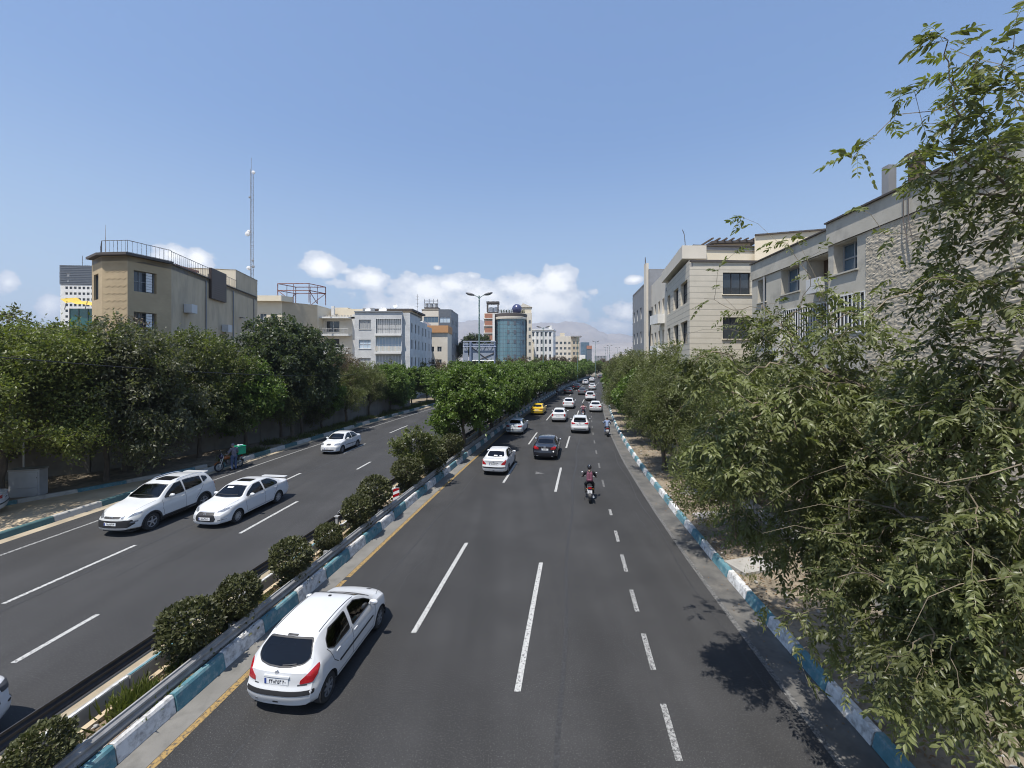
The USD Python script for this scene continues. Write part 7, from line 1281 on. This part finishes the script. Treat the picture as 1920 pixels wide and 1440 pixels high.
def hills():
    rng = np.random.default_rng(8)
    def ridge(name, pts, dist, depth, seed, m):
        pts = np.array(pts, float); nx_, nd = 260, 34; px = np.linspace(pts[0, 0], pts[-1, 0], nx_); top = (HORIZ - np.interp(px, pts[:, 0], pts[:, 1])) * dist / FPX + CAM_H; X = (px - 960) * dist / FPX
        t = np.linspace(-1, 1, nd); TX, TT = np.meshgrid(X, t); prof = np.clip(1 - np.abs(TT) ** 1.2, 0, 1); n_ = meshkit.fbm(np.stack([TX / dist * 14, TT * 3.2, TX * 0], -1), 6, seed); n2 = np.abs(meshkit.fbm(np.stack([TX / dist * 34 + TT * .8, TT * 1.6, TX * 0 + 3], -1), 5, seed + 3) - .5)
        Z = np.interp(np.arange(nx_), np.arange(nx_), top)[None] * prof * (1 - .55 * n2 * (1 - prof * .6) - .28 * (n_ - .5)) - 2; Y = dist + TT * depth; v = np.stack([TX * (Y / dist), Y, Z], -1).reshape(-1, 3); i, j = np.meshgrid(np.arange(nx_ - 1), np.arange(nd - 1)); k = (j * nx_ + i).ravel(); obj(name, (v, np.stack([k, k + 1, k + 1 + nx_, k + nx_], -1)), m, kind='structure', smooth=True)
    mat('hill_rock', (.21, .185, .165), .95, (.30, .265, .235), .004, .0); ridge('hills', [(560, 660), (640, 640), (720, 628), (790, 612), (830, 605), (860, 596), (900, 600), (930, 606), (990, 606), (1030, 603), (1062, 604), (1090, 606), (1115, 615), (1140, 628), (1165, 624), (1195, 627), (1240, 636), (1320, 622), (1420, 632), (1540, 640), (1640, 660)], 5200, 1500, 12, 'hill_rock')
    ridge('hills', [(-200, 668), (0, 652), (150, 640), (300, 645), (450, 650), (600, 648), (760, 655), (900, 640), (1000, 645), (1100, 648), (1200, 640), (1300, 650), (1500, 645), (1800, 650), (2100, 660)], 3600, 900, 14, 'hill_rock')

# ---------------------------------------------------------------- people and motorbikes
mat('skin', (.40, .25, .17), .55, (.45, .29, .20), 20, coords='object'); mat('hair', (.015, .012, .01), .6); mat('cloth_black', (.012, .012, .014), .9); mat('cloth_jeans', (.04, .065, .13), .9, (.06, .09, .17), 30, coords='object'); mat('cloth_blue', (.17, .23, .36), .9, (.22, .28, .42), 12, coords='object'); mat('cloth_pink', (.62, .40, .38), .9); mat('cloth_maroon', (.10, .035, .055), .85, (.15, .05, .08), 20, coords='object'); mat('cloth_lilac', (.13, .125, .16), .9); mat('cloth_grey', (.10, .10, .11), .9); mat('shoe', (.02, .02, .02), .7)
mat('helmet_black', (.012, .012, .014), .15, coat=.8); mat('bike_red', (.30, .02, .02), .25, coat=.6); mat('bike_blue', (.02, .02, .06), .3, coat=.6); mat('bike_orange', (.28, .085, .02), .3, coat=.5); mat('engine_metal', (.20, .20, .21), .4, metal=.6); mat('box_green', (.012, .27, .13), .45, (.02, .32, .16), 3, coords='object')
from manifold3d import Manifold
def flesh(bones, edge=.035, smooth_n=8):
    parts = []
    for ch in bones:
        for (p0, r0), (p1, r1) in zip(ch[:-1], ch[1:]): parts.append(Manifold.batch_hull([Manifold.sphere(r0, 14).translate([float(q) for q in p0]), Manifold.sphere(r1, 14).translate([float(q) for q in p1])]))
    m = Manifold.batch_boolean(parts, manifold3d.OpType.Add).refine_to_length(edge).to_mesh(); t = trimesh.Trimesh(m.vert_properties[:, :3], m.tri_verts); trimesh.smoothing.filter_taubin(t, iterations=smooth_n); return t.vertices, t.faces
V3 = lambda *a: np.array(a, float)
def figure(t, J, top, legs, head='hair', hat=None, pack=None):
    """J: joints; the whole body is one surface, clothes lie over it as children"""
    lr = lambda k: [(J[k] * V3(1, s, 1)) if k + ('L' if s > 0 else 'R') not in J else J[k + ('L' if s > 0 else 'R')] for s in (1, -1)]
    sh, el, ha, hi, kn, an, to = (lr(k) for k in ('shoulder', 'elbow', 'hand', 'hip', 'knee', 'ankle', 'toe')); pe, ch, ne, he = J['pelvis'], J['chest'], J['neck'], J['head']; fw = J.get('face', V3(1, 0, 0)); up = V3(0, 0, 1); sd = np.cross(up, fw)
    bones = [[(pe, .115), (ch, .13), (ne - up * .06, .07), (ne, .055), (he - up * .03, .06)], [(he + up * .035, .092), (he - up * .045 + fw * .015, .07)], [(he - up * .085 + fw * .055, .032), (he - up * .05 + fw * .03, .05)], [(he - up * .01 + fw * .085, .014), (he - up * .03 + fw * .105, .016)]]
    for i, s in enumerate((1, -1)):
        bones += [[(ch + up * .05, .10), (sh[i], .062), (el[i], .045), (ha[i] - unit(ha[i] - el[i]) * .09, .030)], [(pe, .11), (hi[i], .095), (kn[i], .062), (an[i], .042)], [(an[i], .042), (to[i], .036)], [(he + sd * s * .083 - up * .01, .018), (he + sd * s * .088 + up * .02, .02)]]
        d = unit(ha[i] - el[i]); w = ha[i] - d * .09; bones.append([(w, .030), (w + d * .05 + sd * s * .0, .034)]); k0 = w + d * .075; lat = unit(np.cross(d, up)) if abs(d[2]) < .9 else sd
        for q, ln in zip((-.03, -.01, .01, .03), (.055, .065, .062, .048)): a = k0 + lat * q; bones.append([(a, .010), (a + d * ln * .55 - up * .008, .009), (a + d * ln * .75 - up * .034, .008)])
        bones.append([(w + d * .02, .013), (w + d * .055 - lat * s * .04, .011), (w + d * .08 - lat * s * .042 - up * .02, .009)])
    body = obj('body', flesh(bones), 'skin', t, smooth=True)
    shirt = [[(pe + up * .02, .135), (ch, .150), (ne - up * .07, .085)]]; tr = [[(pe, .128), (pe + up * .04, .125)]]; so = []
    for i in range(2): shirt.append([(ch + up * .05, .115), (sh[i], .078), (el[i] * .85 + sh[i] * .15, .062)]); tr.append([(pe, .125), (hi[i], .108), (kn[i], .078), (an[i] + up * .03, .056)]); so.append([(an[i] - up * .01, .052), (to[i], .042)])
    obj('shirt', flesh(shirt), top, t, smooth=True); obj('trousers', flesh(tr), legs, t, smooth=True)
    for s_ in so: obj('shoe', flesh([s_]), 'shoe', t, smooth=True)
    hm = trimesh.creation.icosphere(subdivisions=3, radius=1.0); v = hm.vertices; keep = (v @ (fw * .8 - up * .55) < .32) & ((v @ up) > (-.55 if hat else -.35)); hm.update_faces(keep[hm.faces].all(1)); rr = V3(.125, .115, .135) if hat else V3(.108, .098, .112)
    obj('helmet' if hat else 'hair', (hm.vertices * rr + he + up * .03, hm.faces), hat or head, t, smooth=True)
    for s in (1, -1): obj('eye', MB().ball(he + fw * .083 + sd * s * .032 + up * .012, .012, 1), 'plate_ink', body)
SIT = dict(pelvis=V3(-.16, 0, .92), chest=V3(-.04, 0, 1.26), neck=V3(.0, 0, 1.46), head=V3(.03, 0, 1.60), shoulder=V3(-.02, .19, 1.38), elbow=V3(.16, .33, 1.14), hand=V3(.40, .34, 1.07), hip=V3(-.12, .10, .90), knee=V3(.28, .20, .70), ankle=V3(.06, .19, .34), toe=V3(.20, .20, .30))
STAND = dict(pelvis=V3(0, 0, .93), chest=V3(.03, 0, 1.28), neck=V3(.06, 0, 1.47), head=V3(.10, .02, 1.60), shoulder=V3(.03, .19, 1.39), elbow=V3(.10, .30, 1.12), hand=V3(.33, .24, 1.0), hip=V3(0, .10, .90), knee=V3(.06, .12, .50), ankle=V3(-.02, .12, .08), toe=V3(.16, .14, .04))
def motorbike(t, paint, rack=None, plate='44'):
    for x in (-.62, .64):
        w = obj('wheel', MB().lathe([(.22, -.045), (.27, -.05), (.295, -.03), (.30, 0), (.295, .03), (.27, .05), (.22, .045)], 26, (x, 0, .30), 'y'), 'tyre', t, smooth=40); mb = MB().lathe([(.225, -.03), (.205, -.03), (.205, .03), (.225, .03)], 26, (x, 0, .30), 'y').lathe([(.05, -.05), (.05, .05), (.01, .055)], 10, (x, 0, .30), 'y')
        for k in range(12): a = k * math.pi / 6; mb.tube([(x, .02 * (-1) ** k, .30), (x + .21 * math.cos(a), 0, .30 + .21 * math.sin(a))], .004, 3, False)
        obj('rim', mb, 'rim_alloy', w)
        th = np.linspace(.5, 2.5, 9) if x > 0 else np.linspace(.2, 2.4, 9); A = np.stack([x - .33 * np.cos(th) * (1 if x > 0 else -1) * -1, np.full(9, .07), .30 + .33 * np.sin(th)], -1); B = A * V3(1, -1, 1); obj('mudguard', MB().strip(A, B), paint if x > 0 else 'black_trim', t)
    mb = MB()
    for s in (.05, -.05): mb.tube([(.34, s * .6, .88), (.02, s * 1.6, .72), (-.35, s * 1.8, .70), (-.70, s * 1.6, .74)], .018, 6).tube([(.36, s * .4, .80), (.12, s * 1.4, .34), (-.22, s * 1.8, .34), (-.62, s * 1.9, .30)], .018, 6)
    obj('frame', mb, 'black_trim', t)
    mb = MB()
    for s in (.085, -.085): mb.tube([(.64, s, .30), (.40, s, .95)], .022, 7)
    mb.tube([(.42, -.11, .86), (.42, .11, .86)], .025, 6); obj('fork', mb, 'chrome', t); obj('engine', MB().box(-.16, .16, -.11, .11, .30, .50).lathe([(.07, -.14), (.10, -.13), (.10, .13), (.07, .14)], 12, (.0, 0, .40), 'y').lathe([(.06, .5), (.095, .5), (.095, .66), (.05, .68)], 10, (.10, 0, 0)), 'engine_metal', t)
    obj('fuel_tank', MB().ball((.16, 0, .82), (.25, .135, .125), 3), paint, t, smooth=True); obj('seat', flesh([[(V3(-.06, 0, .81), .085), (V3(-.35, 0, .80), .10), (V3(-.66, 0, .84), .075)]], .04, 4), 'cloth_black', t, smooth=True)
    mb = MB().tube([(.30, .36, 1.06), (.36, .22, 1.09), (.40, .05, 1.0), (.40, -.05, 1.0), (.36, -.22, 1.09), (.30, -.36, 1.06)], .014, 6); hb = obj('handlebar', mb, 'chrome', t)
    for s in (1, -1): obj('grip', MB().tube([(.27, s * .40, 1.05), (.32, s * .29, 1.07)], .022, 7), 'black_trim', hb); mr = obj('mirror', MB().tube([(.36, s * .24, 1.09), (.38, s * .34, 1.24)], .008, 5).ball((.38, s * .37, 1.27), (.018, .065, .042), 2), 'black_trim', t); obj('mirror_glass', MB().ball((.365, s * .37, 1.27), (.012, .056, .036), 1), 'chrome', mr)
    hl = obj('headlamp', MB().ball((.50, 0, .94), (.10, .10, .10), 2), 'chrome', t, smooth=True); obj('lens', MB().ball((.545, 0, .94), (.065, .085, .085), 2), 'lamp_clear', hl); obj('tail_lamp', MB().box(-.80, -.74, -.08, .08, .74, .81), 'lamp_red', t); pl = obj('licence_plate', MB().box(-.83, -.815, -.11, .11, .52, .68), 'plate_white', t); obj('plate_number', MB().prism(plate_text('53 7', .05), .003, frame((-.83, 0, .60), (0, -1, 0), (0, 0, 1), (-1, 0, 0))), 'plate_ink', pl)
    for s in (1, -1): obj('indicator_lamp', MB().ball((-.76, s * .15, .74), (.03, .03, .022), 1), 'lamp_amber', t)
    obj('exhaust', MB().tube([(.18, -.12, .5), (.16, -.15, .30), (-.2, -.16, .24), (-.4, -.17, .28), (-.86, -.18, .36)], [.02, .02, .025, .045, .045], 9), 'chrome', t, smooth=40); obj('rear_rack', MB().tube([(-.5, .11, .80), (-.9, .11, .90), (-.9, -.11, .90), (-.5, -.11, .80)], .01, 5), 'engine_metal', t); obj('footrest', MB().tube([(.05, -.26, .32), (.05, .26, .32)], .016, 6), 'black_trim', t); obj('side_stand', MB().tube([(-.1, .13, .32), (-.18, .28, .02)], .014, 5), 'black_trim', t)
def rider_at(px, py, paint, top, legs, label, hat=None, pack=None, h_extra=0.0, who=''):
    p = G(px, py); h = heading(KERB_M, p[1]); c = (p[0] + math.sin(h) * .75, p[1] + math.cos(h) * .75, 0); a = math.pi / 2 - h
    t = thing('motorbike', label[0], 'motorbike', c, a); motorbike(t, paint); f = thing('person', label[1], 'person', c, a); figure(f, SIT, top, legs, hat=hat)
    if pack:
        b = thing('backpack', pack[1], 'backpack', (c[0] + math.cos(a) * -.26, c[1] + math.sin(a) * -.26, .98), a); obj('bag', flesh([[(V3(-.05, .07, .08), .10), (V3(-.02, .07, .38), .085)], [(V3(-.05, -.07, .08), .10), (V3(-.02, -.07, .38), .085)]], .04, 4), pack[0], b, smooth=True); obj('pocket', flesh([[(V3(-.15, .06, .10), .05), (V3(-.15, -.06, .10), .05)]], .04, 4), pack[0], b, smooth=True)
        for s in (1, -1): obj('strap', MB().tube([(.06, s * .10, .02), (.26, s * .14, .16), (.30, s * .13, .36), (.14, s * .10, .47), (.02, s * .08, .44)], .022, 5), pack[0], b)
def street_things():
    rider_at(1106, 944, 'bike_red', 'cloth_black', 'cloth_black', ('dark red motorbike in the middle of our carriageway, nearest one', 'person in black with a black helmet riding the nearest motorbike'), 'helmet_black', ('cloth_maroon', 'maroon backpack worn by the nearest rider'))
    rider_at(1139, 819, 'bike_red', 'cloth_blue', 'cloth_jeans', ('red motorbike beside the right kerb line, level with the white utility car', 'person in a blue shirt and jeans riding beside the right kerb'))
    rider_at(1093.4, 784, 'bike_red', 'cloth_pink', 'cloth_jeans', ('small motorbike just ahead of the white sport utility car', 'person in a pale pink top riding ahead of the white utility car'), None, ('cloth_maroon', 'dark red backpack worn by the rider in pale pink'))
    rider_at(1132.8, 739, 'bike_blue', 'cloth_black', 'cloth_black', ('distant dark motorbike near the right kerb', 'distant person all in black riding near the right kerb'), 'helmet_black')
    rider_at(1044, 742, 'bike_blue', 'cloth_grey', 'cloth_black', ('distant dark motorbike squeezed against the median kerb', 'distant person in dark grey riding against the median kerb'), 'helmet_black')
    p = G(430, 880); c = (p[0], p[1], 0); a = -math.pi / 2 - .45
    t = thing('motorbike', 'delivery motorbike with orange tank parked at the left kerb in the shade', 'motorbike', c, a); motorbike(t, 'bike_orange'); obj('leg_shield', MB().ball((.52, 0, .95), (.10, .17, .15), 2), 'bike_blue', t, smooth=True)
    R = lambda x, y, z: (c[0] + math.cos(a) * x - math.sin(a) * y, c[1] + math.sin(a) * x + math.cos(a) * y, z)
    bx = thing('delivery_box', 'bright green delivery box fixed on the parked motorbike', 'box', R(-.66, 0, .90), a); rb = lambda x0, x1, y0, y1, z0, z1, r=.03: Manifold.batch_hull([Manifold.sphere(r, 10).translate([x, y, z]) for x in (x0 + r, x1 - r) for y in (y0 + r, y1 - r) for z in (z0 + r, z1 - r)])
    obj('box_body', rb(-.28, .28, -.27, .27, .0, .46), 'box_green', bx, smooth=40); obj('lid', rb(-.29, .29, -.28, .28, .465, .56), 'box_green', bx, smooth=40); obj('latch', MB().box(.285, .30, -.05, .05, .40, .50), 'black_trim', bx); obj('lid_flap', rb(-.2, .12, -.12, .1, .56, .62, .025), 'plate_white', bx)
    f = thing('person', 'person in a lilac grey top and jeans standing at the parked delivery motorbike', 'person', R(-.05, .42, 0), a - math.pi / 2); figure(f, STAND, 'cloth_lilac', 'cloth_jeans', head='cloth_lilac')
    # the driver of the oncoming saloon
    cc, r = wheel_at(G(443, 980), 3.69, 4.58, 1, .12, True, .74); Q = lambda x, y, z: (cc[0] + math.cos(r) * x - math.sin(r) * y, cc[1] + math.sin(r) * x + math.cos(r) * y, z); J = dict(SIT, knee=V3(.26, .14, .86), ankle=V3(.42, .14, .52), toe=V3(.56, .14, .50), hand=V3(.36, .16, 1.18), elbow=V3(.14, .27, 1.12)); J = {k: v - V3(0, 0, .38) for k, v in J.items()}; f = thing('person', 'person in a pale shirt driving the white oncoming saloon, arm at the window', 'person', Q(-.17, .38, .06), r); figure(f, J, 'cloth_pink', 'cloth_grey')
    # double armed lamps on the median, then smaller ones far down the road
    def lamp(src): 
        obj('pole', MB().tube([(0, 0, -.1), (0, 0, .9), (0, 0, .95), (0, 0, 13.1)], [.15, .15, .105, .06], 12), 'lamp_green', src, smooth=30); obj('base_plate', MB().obox((0, 0, -.02), (1, 0), (.42, .42, .06)), 'lamp_green', src)
        for s in (1, -1):
            ar = obj('arm', MB().tube([(0, 0, 12.9), (s * .18, 0, 13.1), (s * .48, 0, 13.22)], .035, 6), 'lamp_green', src); T_ = trimesh.transformations.rotation_matrix(-s * .26, [0, 1, 0]); T_[:3, 3] = (s * .86, 0, 13.34); hd = obj('lamp_head', MB().ball((0, 0, 0), (.46, .19, .12), 3).move(T_), 'lamp_head', src, smooth=True); obj('lens', MB().ball((s * .04, 0, -.06), (.30, .15, .09), 2).move(T_), 'lamp_clear', hd, smooth=True)
        obj('finial', MB().ball((0, 0, 13.15), .07, 2), 'lamp_green', src)
    lp = proto('street_lamp'); lamp(lp); words = ['nearest double armed green street lamp, rising from the median trees', 'second double armed street lamp, before the white classical building', 'third double armed street lamp, by the beige flats', 'fourth double armed street lamp near the hills, left of the vanishing point', 'fifth and smaller looking double armed lamp left of the far clump', 'sixth double armed lamp beside it above the far trees', 'seventh double armed lamp nearest the grey slotted building']
    for i, (px, y, top) in enumerate([(898.5, 40, 552), (1018.5, 80, 613), (1083, 121, 632), (1117, 158, 640), (1143, 190, 648), (1158, 222, 651.5), (1136, 235, 651)]):
        x = (px - 960) * y / FPX; zt = CAM_H + (HORIZ - top) * y / FPX; copy_of(lp, 'street_lamp', words[i], 'street lamp', (x, y, zt - 13.3), -.1 - .03 * i)
    pylon = thing('pylon', 'tiny lattice pylon above the trees where the road vanishes', 'pylon', ((1141 - 960) * 400 / FPX, 400, 0)); 
    for s in (-1.6, 1.6): obj('pylon_leg', MB().tube([(s, 0, 0), (s * .5, 0, 20)], .22, 4), 'mast_steel', pylon)
    for z in (14, 17): obj('cross_arm', MB().tube([(-3.2, 0, z), (3.2, 0, z)], .16, 4), 'mast_steel', pylon)
    # short steel posts on the median, the marker board, the cabinet, the pole, the cable
    for px, py, lb in ((397, 1197, 'short grey steel post beside the second clipped shrub'), (567, 1066, 'short grey steel post next to the clipped shrub in mid median'), (632, 1000, 'short grey steel post with a rail stub below the marker board')):
        p = G(px, py, .2); t = thing('short_post', lb, 'post', (p[0], p[1], .12)); obj('post', MB().obox((0, 0, -.1), (.15, 1), (.10, .10, .86)), 'rail_steel', t); obj('cap_plate', MB().obox((0, 0, .763), (.15, 1), (.17, .17, .03)), 'rail_steel', t)
    for px, py, lb in ((160, 1400, 'pale steel cross strut behind the guard rail at the bottom left'), (640, 960, 'steel cross strut reaching over the drain near the marker board'), (738, 950, 'steel cross strut behind the guard rail under the marker board')):
        p = G(px, py, .55); t = thing('cross_strut', lb, 'strut', (float(KERB_M(p[1])) - .34 if px != 640 else float(KERB_M(p[1])) - 1.8, p[1], .42)); obj('strut', MB().box(-.38, .06, -.07, .07, 0, .12), 'rail_steel', t); obj('plate', MB().box(-.40, -.381, -.11, .11, -.06, .17), 'rail_steel', t); obj('leg', MB().box(-.30, -.20, -.05, .05, -.4, -.003), 'rail_dark', t)
    t = thing('marker_board', 'red and white striped marker board on the median before the small tree', 'marker board', (float(KERB_M(20.4)) - .5, 20.4, .15)); obj('board', MB().box(-.15, .15, 0, .02, .12, .88), 'plate_white', t); obj('post', MB().tube([(0, .05, -.1), (0, .05, .8)], .025, 6), 'rail_steel', t)
    for k in range(3): z = .14 + k * .27; obj('red_stripe', MB().prism(sg.Polygon([(-.148, z), (.148, z + .12), (.148, z + .25), (-.148, z + .13)]).intersection(sg.box(-.149, .125, .149, .875)), .004, frame((0, -.001, 0), (1, 0, 0), (0, 0, 1), (0, -1, 0))), 'lamp_red', t)
    p = G(39, 938); t = thing('utility_cabinet', 'grey concrete utility cabinet standing on the second kerb at the left edge', 'cabinet', (p[0], p[1] + .35, .1), .25); obj('cabinet_body', MB().box(-.66, .62, -.25, .3, 0, 1.38), 'cabinet_grey', t); obj('roof_cap', MB().box(-.69, .65, -.28, .33, 1.38, 1.46), 'concrete', t); obj('door', MB().box(-.60, .56, -.272, -.252, .52, 1.30), 'cabinet_grey', t); obj('door', MB().box(-.60, .56, -.272, -.252, .06, .48), 'cabinet_grey', t); obj('vent', MB().box(.50, .52, -.28, -.2725, .98, 1.04), 'black_trim', t); obj('pole', MB().tube([(-.52, .45, 0), (-.52, .45, 2.75)], .035, 8), 'railing_pale', t)
    a_, e_ = AT(-30, 667, 17.5), AT(660, 703, 44); q = np.linspace(0, 1, 30)[:, None]; w = a_ * (1 - q) + e_ * q; w[:, 2] -= .35 * 4 * (q * (1 - q))[:, 0]
    c_ = thing('overhead_cable', 'black overhead cable sagging across the left hand trees', 'cable', (w[0][0], w[0][1], 0)); obj('cable', MB().tube(w - np.array([w[0][0], w[0][1], 0]), .022, 5), 'black_trim', c_); obj('cable_end', MB().tube([w[-1] - np.array([w[0][0], w[0][1], 0]), np.array([-4.5, 60, 6.0])], .014, 4), 'black_trim', c_)
    # weeds, fallen leaves, pebbles
    rng = np.random.default_rng(91)
    def blades(n, spread, h): 
        b = rng.normal(size=(n, 3)) * np.array([spread, spread, 0]); d = rng.normal(size=(n, 3)) * .45 + np.array([0, 0, 1.0]); return leaves(b, d, h * rng.uniform(.5, 1.2, n), (np.array([(0, 0, 0), (.05, .4, .02), (0, 1, -.12), (-.05, .4, .02)]), LEAF2[1]), rng, 0)
    p = G(262, 1322, .2); t = thing('weed_tuft', 'bright green grassy weed on the median left of the nearest hatchback', 'weed', (float(KERB_M(p[1])) - .72, p[1], .15)); obj('leaves', blades(900, .19, .40), 'leaf_yellow', t); obj('dead_leaves', blades(60, .22, .25), 'leaf_dry', t)
    mb = MB()
    for k in range(130):
        y = 6.5 + 24 * rng.random() ** 1.3; x = float(KERB_M(y)) - rng.uniform(.3, 1.0); v, f = blades(int(rng.integers(20, 90)), .10, rng.uniform(.12, .3)); mb.add(v + np.array([x, y, .17]), f)
    for k in range(40):
        y = 9 + 26 * rng.random(); x = float(KERB_R(y)) + rng.uniform(.5, 3.2); v, f = blades(int(rng.integers(15, 60)), .12, rng.uniform(.1, .22)); mb.add(v + np.array([x, y, .2]), f)
    for k in range(90):
        y = 29 + 45 * rng.random(); x = float(KERB_L(y)) - rng.uniform(.5, 2.0); v, f = blades(int(rng.integers(60, 130)), .3, rng.uniform(.3, .6)); mb.add(v + np.array([x, y, .12]), f)
    obj('weeds', mb, 'leaf_olive', kind='stuff', label='scattered weeds along the median and the verges')
    n = 2600; y = rng.uniform(5, 34, n); x = KERB_R(y) + np.abs(rng.normal(0, 1.4, n)) + .25; b = np.stack([x, y, np.full(n, .285)], -1); v1, f1 = leaves(b, rng.normal(size=(n, 3)) * np.array([1, 1, .25]), rng.uniform(.05, .11, n), LEAF2, rng, 2.5)
    n = 700; y = rng.uniform(6, 26, n); x = KERB_M(y) - rng.uniform(.2, 1.0, n); b2 = np.stack([x, y, np.full(n, .26)], -1); v2, f2 = leaves(b2, rng.normal(size=(n, 3)) * np.array([1, 1, .25]), rng.uniform(.05, .10, n), LEAF2, rng, 2.5)
    n = 160; y = rng.uniform(6, 40, n); x = KERB_R(y) - np.abs(rng.normal(0, .35, n)) - .02; b3 = np.stack([x, y, np.full(n, .012)], -1); v3, f3 = leaves(b3, rng.normal(size=(n, 3)) * np.array([1, 1, .1]), rng.uniform(.04, .08, n), LEAF2, rng, 2.5)
    obj('fallen_leaves', MB().add(v1, f1).add(v2, f2).add(v3, f3), 'litter', kind='stuff', label='dry fallen leaves on the verge and the median')
    mb = MB()
    for k in range(420):
        y = rng.uniform(5, 40) if k % 3 else rng.uniform(6, 24); x = float(KERB_R(y)) + rng.uniform(.3, 5) if k % 3 else float(KERB_M(y)) - rng.uniform(.25, 1.0); r_ = rng.uniform(.02, .07); m = trimesh.creation.icosphere(subdivisions=1, radius=1); mb.add(m.vertices * np.array([r_ * rng.uniform(.7, 1.4), r_, r_ * .6]) * (1 + .2 * rng.normal(size=(len(m.vertices), 1))) + np.array([x, y, .235]), m.faces)
    obj('pebbles', mb, 'concrete', kind='stuff', label='loose pebbles on the dusty verge and the median')
def haze(density):
    N = {'v': ('principled_volume', {'color': (.80, .88, 1.0), 'density': density, 'anisotropy': .3})}; LOOK['haze'] = usdkit.material(stage, '/World/Looks/haze', N, [], volume='v.volume')
    obj('haze', MB().box(-9100, 9100, -2600, 12600, -3.2, 640), 'haze', kind='stuff', label='thin pale air between the road and the hills')

# ---------------------------------------------------------------- the scene
hills(); left_buildings(); right_buildings(); haze(HAZE)
plant_trees(); add_cars(); street_things()
